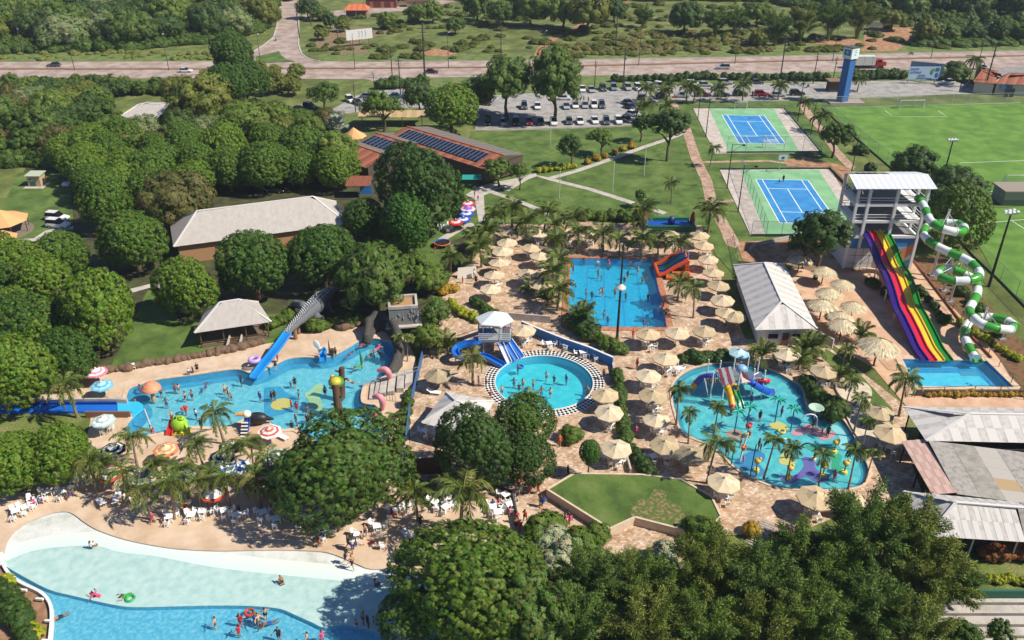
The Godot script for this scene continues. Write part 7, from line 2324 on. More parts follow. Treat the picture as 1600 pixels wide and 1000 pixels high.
func splash_structure()->void:
	var gel:=0.3
	var base:=V(28.4,-92)
	var o:=thing("splash_castle","multicoloured water play structure with tube slides and striped boards","play structure",base)
	var ws:=mt("dfe0e0",0.5)
	var b:=B.new()
	for x in [-2.6,-1.0,0.8,2.6,4.0]:
		for z in [-2.6,0.4]:
			b=B.new()
			b.tube([Vector3(x,-0.3,z),Vector3(x,3.6+0.4*fmod(x+3,2),z)],0.09,7)
			part("post",b,ws,o)
	for d in [[Vector3(0.2,2.2,-1.2),Vector3(3.4,0.16,3.2),"6a6f78"],[Vector3(3.2,1.9,-1.0),Vector3(2.4,0.16,2.8),"55607a"],[Vector3(-2.4,1.8,-0.8),Vector3(1.8,0.16,2.2),"55607a"]]:
		b=B.new()
		b.box(d[0],d[1])
		part("platform",b,mt(d[2]),o)
		b=B.new()
		for k in 9:
			var x: float=d[0].x - d[1].x/2+d[1].x*k/8.0
			b.bar(Vector3(x,d[0].y,d[0].z+d[1].z/2),Vector3(x,d[0].y+0.9,d[0].z+d[1].z/2),0.05,0.05)
		b.bar(Vector3(d[0].x - d[1].x/2,d[0].y+0.9,d[0].z+d[1].z/2),Vector3(d[0].x+d[1].x/2,d[0].y+0.9,d[0].z+d[1].z/2),0.06,0.06)
		part("railing",b,mt("c9c5a8"),o)
	for t in [[[V(26.2,-92,2.7),V(25.5,-92.3,2.6),V(24.64,-92.8,2),V(24.09,-92.9,1.2),V(23.67,-92.9,0.4)],"4a3a9c","d08a2c"],[[V(27.2,-89.9,2.8),V(27.3,-89.7,2.5),V(27.7,-89.3,1.5),V(27.8,-88.3,0.8),V(27.9,-87.7,0.15)],"dba022","c8323a"],[[V(30.5,-91.3,2.6),V(30.9,-90.8,2.4),V(32,-91,1.6),V(33,-91.3,0.9),V(33.9,-91.9,0.4)],"1c55c0","d8a23c"]]:
		var pts:=curve3(t[0].map(func(p): return p - base),4)
		for k in 4:
			b=B.new()
			b.tube(pts.slice(k*4,k*4+5),0.44,12,k==0)
			var sg:=part("tube_section",b,mt(t[1],gel,0.0,0.4) if k < 3 else mt(t[2] if t[1]!="1c55c0" else t[1],gel,0.0,0.4),o)
			b=B.new()
			b.tube([pts[k*4+4].lerp(pts[k*4+3],0.3),pts[k*4+4]],0.49,12)
			part("flange",b,mt(t[2] if k > 2 else t[1],gel),sg)
	b=B.new()
	trough(b,curve3([V(28.3,-89.9,2.4) - base,V(28.5,-89.5,1.7) - base,V(28.9,-89.1,0.8) - base,V(29.1,-88.4,0.15) - base],4),0.75,0.25)
	part("open_slide",b,mt("1f8a54",gel),o)
	b=B.new()
	ring_tube(b,V(28.1,-89.7,2.6) - base,0.5,0.13,Vector3.RIGHT,UP)
	part("entry_ring",b,mt("d8a22c",gel),o)
	b=B.new()
	ring_tube(b,V(32.4,-92.3,1.8) - base,0.75,0.35,Vector3.RIGHT,(UP+Vector3.BACK).normalized(),-1.6,2.6)
	part("spiral_slide",b,mt("c4283c",gel),o)
	for k in 4:
		b=B.new()
		var p: Vector3=V(26.3,-89.6,4.2).lerp(V(27.7,-90,4.2),k/3.0) - base
		b.box(p+UP*0.1,Vector3(0.35,2.6,0.08),Basis(Vector3(0,0,1),0.35))
		part("striped_board",b,mt("b8485a") if k % 2==0 else ws,o)
	b=B.new()
	var s0:=V(28.9,-90.7,4.6) - base
	b.quad(s0,V(29.6,-89.8,4.6) - base,V(30,-89.5,3.6) - base,V(28.9,-89.3,3.6) - base)
	b.quad(s0 - UP*0.06,V(29.6,-90,4.5) - base,V(30.1,-89.6,3.5) - base,V(29,-89.5,3.5) - base)
	part("sail_roof",b,mt("dba9a4",0.7),o)
	b=B.new()
	b.ball(V(29.2,-91.3,4.4) - base,Vector3(0.75,0.6,0.7),12)
	part("water_dome",b,mt("7fa8c8",0.4),o)
	b=B.new()
	for q in [[V(26.2,-92.9,3.2),V(26.6,-91.5,3.6)],[V(31.8,-92.3,3.2),V(30.9,-91.4,3.4)],[V(24.66,-91.3,2.9),V(25.5,-91.7)]]:
		b.tube([q[0] - base,q[1] - base],0.07,6)
	part("spray_pipe",b,ws,o)
	var k:=0
	for p in [V(27.2,-84),V(28.9,-84.9),V(32.8,-86.3),V(34.2,-84.4)]:
		var t:=thing("spray_palm","teal metal spray palm in the splash pool, %s from the tube slides" % ORD[k],"fountain",p,k,"teal spray palms")
		b=B.new()
		b.tube([Vector3(0,-0.35,0),Vector3(0.05,3.0,0)],0.08,7)
		part("pole",b,mt("20507c",0.4),t)
		for j in 7:
			b=B.new()
			var a:=TAU*j/7
			var d:=Vector3(cos(a),0,sin(a))
			b.tube([Vector3(0.05,3.0,0),d*0.6+UP*3.25,d*1.0+UP*2.95],[0.1,0.16,0.03],5)
			part("metal_leaf",b,mt("1f9a86",0.4),t)
		k+=1
	for a in [[V(37.4,-84.8),"white curved spray arch beside the pink floor shape","d8d8d8",2.0,1.0],[V(35.3,-78.8),"dark curved spray arch on the purple floor shape","23323a",2.2,1.0],[V(32.9,-80.7),"short white spray arch behind the slender palms","d8d8d8",1.4,0.7]]:
		o=thing("spray_arch",a[1],"fountain",a[0])
		b=B.new()
		ring_tube(b,Vector3(-a[4],a[3] - a[4],0),a[4],0.09,Vector3.RIGHT,UP,0.0,2.6,12)
		b.tube([Vector3(0,-0.3,0),Vector3(0,a[3] - a[4],0)],0.09,7)
		part("pipe",b,mt(a[2],0.4),o)
		b=B.new()
		b.lathe([Vector2(0.3,-0.3),Vector2(0.3,0.05),Vector2(0,0.1)],10)
		part("base",b,mt("d8d2b8"),o)
	for a in [[V(38.2,-80.3),"yellow flower fountain on the green floor shape","c9b03c"],[V(38.1,-76.5),"yellow flower fountain at the lower rim of the splash pool","c9b03c"],[V(28.1,-76.9),"yellow animal rider on the blue floor shape","c0a83c"],[V(31.5,-75.7),"yellow topped fountain on the purple floor shape","d0b84a"],[V(35.5,-76),"yellow ball fountain on the purple floor shape end","d8c05a"],[V(28.7,-83.6),"red and green rider seat near the teal palms","b83a3a"]]:
		o=thing("spray_figure",a[1],"fountain",a[0])
		b=B.new()
		b.tube([Vector3(0,-0.35,0),Vector3(0,1.0,0)],0.08,6)
		part("post",b,mt("3f7a4a"),o)
		b=B.new()
		b.ball(Vector3(0,1.15,0),Vector3(0.42,0.36,0.42),10)
		b.ball(Vector3(0.25,1.45,0),Vector3(0.2,0.2,0.2),8)
		part("head",b,mt(a[2],0.5),o)
		b=B.new()
		b.lathe([Vector2(0.4,-0.32),Vector2(0.35,0.02),Vector2(0,0.06)],10)
		part("base",b,mt("d0c05a"),o)
	o=thing("dish_fountain","pale green dish fountain on a tall pole by the dark bank shrubs","fountain",V(37.5,-86.1))
	b=B.new()
	b.lathe([Vector2(0,1.75),Vector2(0.6,1.85),Vector2(0.95,2.1),Vector2(0.9,2.12),Vector2(0,1.85)],16)
	part("dish",b,mt("a9c4ae",0.5),o)
	b=B.new()
	b.tube([Vector3(0,-0.35,0),Vector3(0,1.8,0)],0.08,6)
	part("pole",b,steel,o)
	o=thing("tipping_bucket","tall white leaning pole with an orange tipping bucket","fountain",V(26.7,-78.8))
	b=B.new()
	b.tube([Vector3(0,-0.35,0),Vector3(0.15,1.6,-0.1),Vector3(0.5,3.4,-0.3)],0.11,7)
	part("pole",b,mt("dcdcda"),o)
	b=B.new()
	b.lathe([Vector2(0,1.25),Vector2(0.28,1.3),Vector2(0.36,1.8),Vector2(0.3,1.8),Vector2(0,1.4)],12,Vector3(0.2,0,0))
	part("bucket",b,mt("cf7a2c",0.5),o)
	for q in [[V(27,-75.5),4.6,"tall dark pole at the lower rim of the splash pool"],[V(25.3,-77.5),3.2,"dark pole at the terrace rim of the splash pool"]]:
		o=thing("rim_pole",q[2],"pole",q[0])
		b=B.new()
		b.tube([O,Vector3(0.1,q[1],0)],0.06,6)
		part("pole",b,dark_metal,o)
func inflatables()->void:
	var o:=thing("inflatable_pool","inflatable water pool with green walls and red figures at its ends","inflatable",V(29.1,-145))
	var gr:=mt("1a6a50",0.4)
	var b:=B.new()
	for s in [[Vector3(-4.2,0,-4.0),Vector3(4.2,0,-4.0),"back_wall",gr,1.3],[Vector3(-4.2,0,0.3),Vector3(4.6,0,0.3),"front_wall",mt("17523c",0.4),1.4],[Vector3(-4.2,0,-4.0),Vector3(-4.2,0,0.3),"end_wall",gr,1.2],[Vector3(4.6,0,-4.0),Vector3(4.6,0,0.3),"end_wall",gr,1.2]]:
		b=B.new()
		for k in 3:
			b.tube([s[0]+UP*(s[4]/3*(k+0.5)),s[1]+UP*(s[4]/3*(k+0.5))],s[4]/5.2,10)
		part(s[2],b,s[3],o)
	b=B.new()
	b.box(Vector3(0.2,0.35,-1.9),Vector3(8.6,0.4,4.0))
	part("blue_floor",b,mt("1d50b4",0.3),o)
	for x in [-4.4,4.6]:
		b=B.new()
		b.lathe([Vector2(0.45,0),Vector2(0.5,1.2),Vector2(0.38,2.2),Vector2(0.1,3.0),Vector2(0,3.0)],12,Vector3(x,0,-2.6))
		part("end_figure",b,mt("9c2636",0.4),o)
	b=B.new()
	b.ball(Vector3(0.6,1.2,-2.2),Vector3(0.7,1.0,0.6),10)
	part("centre_figure",b,mt("23307a",0.4),o)
	o=thing("inflatable_slide","orange, blue and green inflatable slide at the swimming pool edge","inflatable",V(27.2,-127))
	o.scale=Vector3.ONE*0.8
	var og:=mt("d0521c",0.4,0.0,0.2)
	b=B.new()
	for k in 5:
		b.tube([Vector3(2.0,0.4+k*0.75,-3.4),Vector3(2.0,0.4+k*0.75,1.0)],0.46,10)
	part("tower_back",b,og,o)
	for k in 4:
		var z:=-3.2+1.15*k
		b=B.new()
		trough(b,curve3([Vector3(2.0,3.7,z),Vector3(1.0,3.5,z),Vector3(-0.6,2.2,z),Vector3(-2.2,1.0,z),Vector3(-3.4,0.8,z)],3),1.1,0.3,0.2,0.5)
		part("lane",b,[mt("1d6a34",0.4),mt("2a2f86",0.4),mt("1d6a34",0.4),mt("2b3590",0.4)][k],o)
	for z in [-3.9,1.35]:
		b=B.new()
		b.tube([Vector3(2.0,4.0,z),Vector3(-0.6,2.5,z),Vector3(-2.4,1.1,z),Vector3(-3.8,0.6,z)],0.45,10)
		part("side_tube",b,og,o)
	b=B.new()
	b.tube([Vector3(-3.8,0.5,-3.9),Vector3(-3.8,0.5,1.4)],0.45,10)
	b.tube([Vector3(2.4,0.5,1.9),Vector3(-2.4,0.5,2.0)],0.5,10)
	b.tube([Vector3(2.4,1.3,1.8),Vector3(-1.2,1.3,1.9)],0.45,10)
	part("front_tube",b,og,o)
	for k in 3:
		b=B.new()
		b.tube([Vector3(1.4+0.4*k,3.6,-3.0+1.4*k),Vector3(1.4+0.4*k,5.0,-3.0+1.4*k)],0.2,8)
		part("top_figure",b,mt("8a6f9c",0.4),o)
	o=thing("trampoline","round trampoline with blue and orange rim beside the shaded tables","trampoline",V(-12.42,-138.5))
	b=B.new()
	ring_tube(b,Vector3(0,0.75,0),1.4,0.13,Vector3.RIGHT,Vector3.BACK,0,PI)
	part("rim_pad",b,mt("c8541c"),o)
	b=B.new()
	ring_tube(b,Vector3(0,0.75,0),1.4,0.13,Vector3.RIGHT,Vector3.BACK,PI,TAU)
	part("rim_pad",b,mt("1c5aa8"),o)
	b=B.new()
	b.lathe([Vector2(1.3,0.72),Vector2(0,0.7)],20)
	part("mat",b,mt("15181c"),o)
	for k in 6:
		b=B.new()
		var d:=Vector3(cos(TAU*k/6),0,sin(TAU*k/6))*1.38
		b.tube([d,d+UP*0.75],0.05,5)
		part("leg",b,steel,o)
	o=thing("shade_screen","white canvas screen leaning by the first parasol column","screen",V(-7.4,-126))
	b=B.new()
	b.quad(Vector3(-1.6,0.1,0.6),Vector3(1.6,0.1,0.2),Vector3(1.5,1.9,-0.5),Vector3(-1.5,1.7,-0.2))
	b.quad(Vector3(-1.6,0.1,0.55),Vector3(1.6,0.1,0.15),Vector3(1.5,1.9,-0.55),Vector3(-1.5,1.7,-0.25))
	part("canvas",b,mt("cfc8bc",0.9),o)
	b=B.new()
	for x in [-1.5,1.5]:
		b.bar(Vector3(x,0,-0.6),Vector3(x,1.9,-0.5),0.07,0.07)
	part("post",b,timber,o)
	o=thing("balloon_bunch","bunch of red, green and white balloons by the shaded walkway","balloons",V(0.42,-72.5))
	rng.seed=21
	for k in 26:
		b=B.new()
		b.ball(Vector3(rng.randf_range(-0.7,0.7),rng.randf_range(1.2,3.0),rng.randf_range(-0.5,0.5)),Vector3(0.17,0.2,0.17),8)
		part("balloon",b,mt(["b8323a","2f8a4a","dcdcd8","c86a7a","d8b04a"][k % 5],0.3),o)
	b=B.new()
	b.tube([O,UP*2.2],0.04,5)
	part("stick",b,dark_metal,o)
var stock:={}
func parasol_proto(cols: Array,r: float,rim: float,rise: float,sides:=8,nm:="parasol")->Node3D:
	var o:=Node3D.new()
	o.name=nm
	var tm:=tint_mat(0.85,0.25)
	tm.metallic_specular=0.2
	for k in sides:
		var a0:=TAU*k/sides+0.2
		var a1:=TAU*(k+1)/sides+0.2
		var d0:=Vector3(cos(a0),0,sin(a0))
		var d1:=Vector3(cos(a1),0,sin(a1))
		var b:=B.new()
		var n:=cols.size()
		var prof:=func(t: float)->float: return rim+rise*(1 - t)+0.1*sin(PI*t)*(-1)
		for i in n:
			var t0:=float(i)/n
			var t1:=float(i+1)/n
			b.col=Color(cols[i] if cols[i] is String else cols[i][k % cols[i].size()]).srgb_to_linear()
			for s in 2:
				var e0:=d0.lerp(d1,s/2.0)
				var e1:=d0.lerp(d1,(s+1)/2.0)
				var m:=func(e: Vector3,t: float)->Vector3: return e*r*t+UP*(prof.call(t) - 0.03*(1.0 if e==e0 and s==1 or e==e1 and s==0 else 0.0)*t)
				b.quad(m.call(e0,t0),m.call(e1,t0),m.call(e1,t1),m.call(e0,t1))
		for s in 2:
			var e0:=d0.lerp(d1,s/2.0)*r
			var e1:=d0.lerp(d1,(s+1)/2.0)*r
			var y0:=rim - (0.03 if s==1 else 0.0)
			var y1:=rim - (0.03 if s==0 else 0.0)
			b.quad(e0+UP*y0,e1+UP*y1,e1+UP*(y1 - 0.16),e0+UP*(y0 - 0.16))
		part("canopy_panel",b,tm,o)
	var b:=B.new()
	b.tube([O,UP*(rim+rise)],0.045,6)
	for k in sides:
		var a:=TAU*k/sides+0.2
		b.tube([UP*(rim+rise - 0.15),Vector3(cos(a)*r*0.97,rim - 0.03,sin(a)*r*0.97)],0.018,4,false)
	part("pole",b,mt("7a6a56"),o)
	b=B.new()
	b.lathe([Vector2(0.16,rim+rise - 0.04),Vector2(0.09,rim+rise+0.08),Vector2(0,rim+rise+0.18)],8)
	part("finial",b,mt("cdbb9a"),o)
	b=B.new()
	b.lathe([Vector2(0.32,0),Vector2(0.3,0.12),Vector2(0,0.14)],10)
	part("base",b,mt("8f8a84"),o)
	return o
func put(kind: String,at: Vector3,label: String,cat: String,grp:="",turn:=0.0,s:=1.0)->Node3D:
	var o:=dup(stock[kind],label,at,turn,s,grp)
	o.set_meta("category",cat)
	if kind=="cream":
		if not stock.has("worn"):
			stock["worn"]=[]
			for c in [Color(1,1,1),Color(0.95,0.92,0.88),Color(0.98,0.96,0.95),Color(0.88,0.86,0.82)]:
				var m:=tint_mat(0.85,0.25)
				m.albedo_color=c
				stock["worn"].append(m)
		paint(o,"canopy_panel",stock["worn"][rng.randi() % 4])
		o.rotate_x(rng.randf_range(-0.045,0.045))
		o.rotate_z(rng.randf_range(-0.045,0.045))
	return o
func bx(nm: String,up: Node,m: Material,at: Vector3,size: Vector3,bs:=Basis())->void:
	var b:=B.new()
	b.box(at,size,bs)
	part(nm,b,m,up)
func make_stock()->void:
	stock["cream"]=parasol_proto([["d2c3a6","ccbd9f"],["cfbfa2","c8b899"]],1.8,2.15,0.72)
	stock["faded"]=parasol_proto(["a8997e","9f9076"],1.8,2.0,0.9)
	var o:=Node3D.new()
	o.name="thatched_parasol"
	rng.seed=66
	var st:=tint_mat(0.95)
	for layer in 3:
		var b:=B.new()
		for k in 420:
			var a:=rng.randf()*TAU
			var t0:=rng.randf_range(0.02,0.3)+0.24*layer
			var t1:=t0+rng.randf_range(0.22,0.42)
			var d:=Vector3(cos(a),0,sin(a))
			b.col=Color("decfac").srgb_to_linear()*rng.randf_range(0.55,1.25)
			var p0:=d*1.9*t0+UP*(3.0 - 0.85*t0+rng.randf()*0.1)
			var p1:=d.rotated(UP,rng.randf_range(-0.15,0.15))*1.9*t1+UP*(3.0 - 0.85*t1 - 0.12*t1*t1+rng.randf_range(-0.08,0.08))
			leaf(b,p0,p1,d.cross(UP)*0.06,(UP+d*0.4).normalized())
		b.col=Color("8f7d5c").srgb_to_linear()
		if layer==0:
			b.lathe([Vector2(1.8,2.1),Vector2(0.0,2.9)],14)
		part("thatch",b,st,o)
	var b:=B.new()
	b.tube([O,UP*2.9],0.09,7)
	part("pole",b,mt("6a4a30"),o)
	stock["thatch"]=o
	for q in [["pink",["e4e0e0","e8e4e4","d88aa0","e6dcdc","d27f98"]],["blue",["8fc6dc","a6d4e4","5aa4c8","9ccde0","6fb4d4"]],["white",["e0e4e4","e4e8e8","9fb8b4","e4e8e8","aac2be"]],["black",["e2e2e2","dedede","26282c","e0e0e0","2a2c30"]],["peach",["dcc89a","e0c49a","d8906c","e0bf96","cf7f5c"]],["redwhite",["e6dcd8","c86a5c","e6e0dc","c4584c","e2dcd8"]],["grey",["6a6e6a","9a9e98","6f746c","d8d8e0","e0e0e6"]],["lightblue",["b6d8e0","c0e0e6","b4d4dc","9cc4d0","8fb8c8"]],["chevron",[["3c6cac","dfe4ea"],["dfe4ea","3c6cac"],["3c6cac","dfe4ea"]]],["redrim",["e8e4e0","e8e4e0","e4e0dc","e6e2de","c8503c"]],["orange",["d8603c","cf5a38","e0dcd6","cc5636"]],["redpink",["cc3a4c","d8d0d4","c43c5c"]],["purple",["a07ac4","8f66b8","d4c4e0"]],["royalblue",["3a58b4","d0d4e4","3450a8"]],["red",["c43038","d8c4c4","bc2c34"]]]:
		stock[q[0]]=parasol_proto(q[1],1.45,1.95,0.62,8,"beach_parasol")
	o=Node3D.new()
	o.name="plastic_chair"
	var wp:=white_plastic
	bx("seat",o,wp,Vector3(0,0.43,0),Vector3(0.46,0.04,0.44))
	bx("backrest",o,wp,Vector3(0,0.68,-0.24),Vector3(0.44,0.44,0.04),Basis(Vector3.RIGHT,-0.2))
	for x in [-0.21,0.21]:
		for z in [-0.2,0.2]:
			bx("leg",o,wp,Vector3(x,0.21,z),Vector3(0.05,0.42,0.05))
		bx("armrest",o,wp,Vector3(x*1.1,0.64,0),Vector3(0.06,0.04,0.44))
	stock["chair"]=o
	o=Node3D.new()
	o.name="plastic_table"
	bx("tabletop",o,wp,Vector3(0,0.72,0),Vector3(0.86,0.04,0.86))
	for x in [-0.34,0.34]:
		for z in [-0.34,0.34]:
			bx("leg",o,wp,Vector3(x,0.35,z),Vector3(0.06,0.7,0.06))
	stock["table"]=o
	o=Node3D.new()
	o.name="sun_lounger"
	bx("seat",o,wp,Vector3(0,0.34,0.3),Vector3(0.66,0.05,1.3))
	bx("backrest",o,wp,Vector3(0,0.58,-0.6),Vector3(0.66,0.05,0.72),Basis(Vector3.RIGHT,0.65))
	for x in [-0.28,0.28]:
		for z in [-0.3,0.85]:
			bx("leg",o,wp,Vector3(x,0.16,z),Vector3(0.05,0.32,0.06))
	stock["lounger"]=o
	for q in [["court_lamp",9.5,true],["street_lamp",10.5,false]]:
		o=Node3D.new()
		o.name=q[0]
		b=B.new()
		b.tube([O,UP*q[1]],[0.13,0.07],7)
		part("pole",b,dark_metal if q[2] else mt("4b4744",0.6),o)
		b=B.new()
		if q[2]:
			b.tube([Vector3(0,q[1] - 0.1,0),Vector3(2.3,q[1] - 0.05,0)],0.05,5)
			b.tube([Vector3(0,q[1] - 1.6,0),Vector3(2.1,q[1] - 0.1,0)],0.04,5)
		else:
			b.tube([Vector3(0,q[1],0),Vector3(0.2,q[1]+0.5,0.2),Vector3(0.5,q[1]+0.7,0.6)],0.06,5)
		part("arm",b,dark_metal if q[2] else steel,o)
		bx("lamp_head",o,dark_metal if q[2] else mt("c4c6c8"),Vector3(2.3,q[1] - 0.2,0) if q[2] else Vector3(0.6,q[1]+0.72,0.8),Vector3(0.5,0.3,0.35) if q[2] else Vector3(0.3,0.14,0.8))
		stock[q[0]]=o
	o=Node3D.new()
	o.name="utility_pole"
	b=B.new()
	b.tube([O,UP*11.0],[0.2,0.12],7)
	part("pole",b,mt("3f3a36",0.9),o)
	bx("crossarm",o,mt("4a443e",0.9),UP*10.2,Vector3(2.2,0.14,0.14))
	bx("crossarm",o,mt("4a443e",0.9),UP*9.4,Vector3(1.4,0.12,0.12))
	bx("transformer",o,mt("6f7274"),Vector3(0.3,8.3,0),Vector3(0.4,0.6,0.4))
	stock["utility"]=o
	o=Node3D.new()
	o.name="floodlight_mast"
	b=B.new()
	b.tube([O,UP*12.6],[0.24,0.13],8)
	part("pole",b,dark_metal,o)
	bx("frame",o,steel,UP*12.7,Vector3(2.0,0.1,0.9))
	for k in 6:
		bx("floodlight",o,mt("c8ccd0",0.3,0.4),Vector3(-0.8+0.8*(k % 3),12.95,-0.4 if k < 3 else 0.4),Vector3(0.5,0.4,0.35),Basis(Vector3.RIGHT,0.5))
	stock["flood"]=o
func fence(pts: Array,h: float,gap: float,label: String,net:=true,post:="7d8484",base:=0.0)->void:
	var o:=thing("fence",label,"fence",O)
	var pm:=B.new()
	pm.tube([O,UP*h],0.05,5)
	var me:=pm.mesh(mt(post,0.6))
	for i in pts.size() - 1:
		var l: float=pts[i].distance_to(pts[i+1])
		var n:=maxi(1,int(l/gap))
		for k in n+(1 if i==pts.size() - 2 else 0):
			pmesh("post",me,o,v3(pts[i].lerp(pts[i+1],float(k)/n)))
		var b:=B.new()
		b.bar(v3(pts[i],h),v3(pts[i+1],h),0.05,0.05)
		part("rail",b,mt(post,0.6),o)
		if net:
			b=B.new()
			b.quad(v3(pts[i],0.1),v3(pts[i+1],0.1),v3(pts[i+1],h),v3(pts[i],h))
			part("netting",b,net_mat,o)
		if base > 0:
			b=B.new()
			b.bar(v3(pts[i],base/2),v3(pts[i+1],base/2),0.16,base)
			part("base_wall",b,mt("274436",0.8),o)
func goal(nm: String,at: Vector3,w: float,h: float,d: float,turn: float,label: String)->void:
	var o:=thing(nm,label,"goal",at,turn)
	var b:=B.new()
	b.tube([Vector3(-w/2,0,0),Vector3(-w/2,h,0),Vector3(w/2,h,0),Vector3(w/2,0,0)],0.07,6)
	part("frame",b,mt("e6e6e4",0.5),o)
	b=B.new()
	b.quad(Vector3(-w/2,h,0),Vector3(w/2,h,0),Vector3(w/2,h*0.8,-d*0.6),Vector3(-w/2,h*0.8,-d*0.6))
	b.quad(Vector3(-w/2,h*0.8,-d*0.6),Vector3(w/2,h*0.8,-d*0.6),Vector3(w/2,0,-d),Vector3(-w/2,0,-d))
	for s in [-1,1]:
		b.quad(Vector3(s*w/2,0,0),Vector3(s*w/2,h,0),Vector3(s*w/2,h*0.8,-d*0.6),Vector3(s*w/2,0,-d))
	var nm2:=net_mat.duplicate()
	nm2.albedo_color=Color(0.85,0.88,0.85,0.3)
	part("netting",b,nm2,o)
var tables:={}
func set_of(at: Vector3,n: int,where: String)->void:
	var k0: int=tables.get(where,0)
	tables[where]=k0+1
	put("table",at,"%s white plastic table %s" % [ORD[k0],where],"table","tables "+where,rng.randf())
	for k in n:
		var a:=TAU*k/n+rng.randf_range(-0.4,0.4)
		var d:=Vector3(sin(a),0,cos(a))
		put("chair",at+d*rng.randf_range(0.75,0.95),"white chair, %s side of the %s table %s" % [["near","near right","far right","far","far left","near left"][posmod(roundi(a/TAU*6),6)],ORD[k0],where],"chair","chairs "+where,a+PI+rng.randf_range(-0.4,0.4))
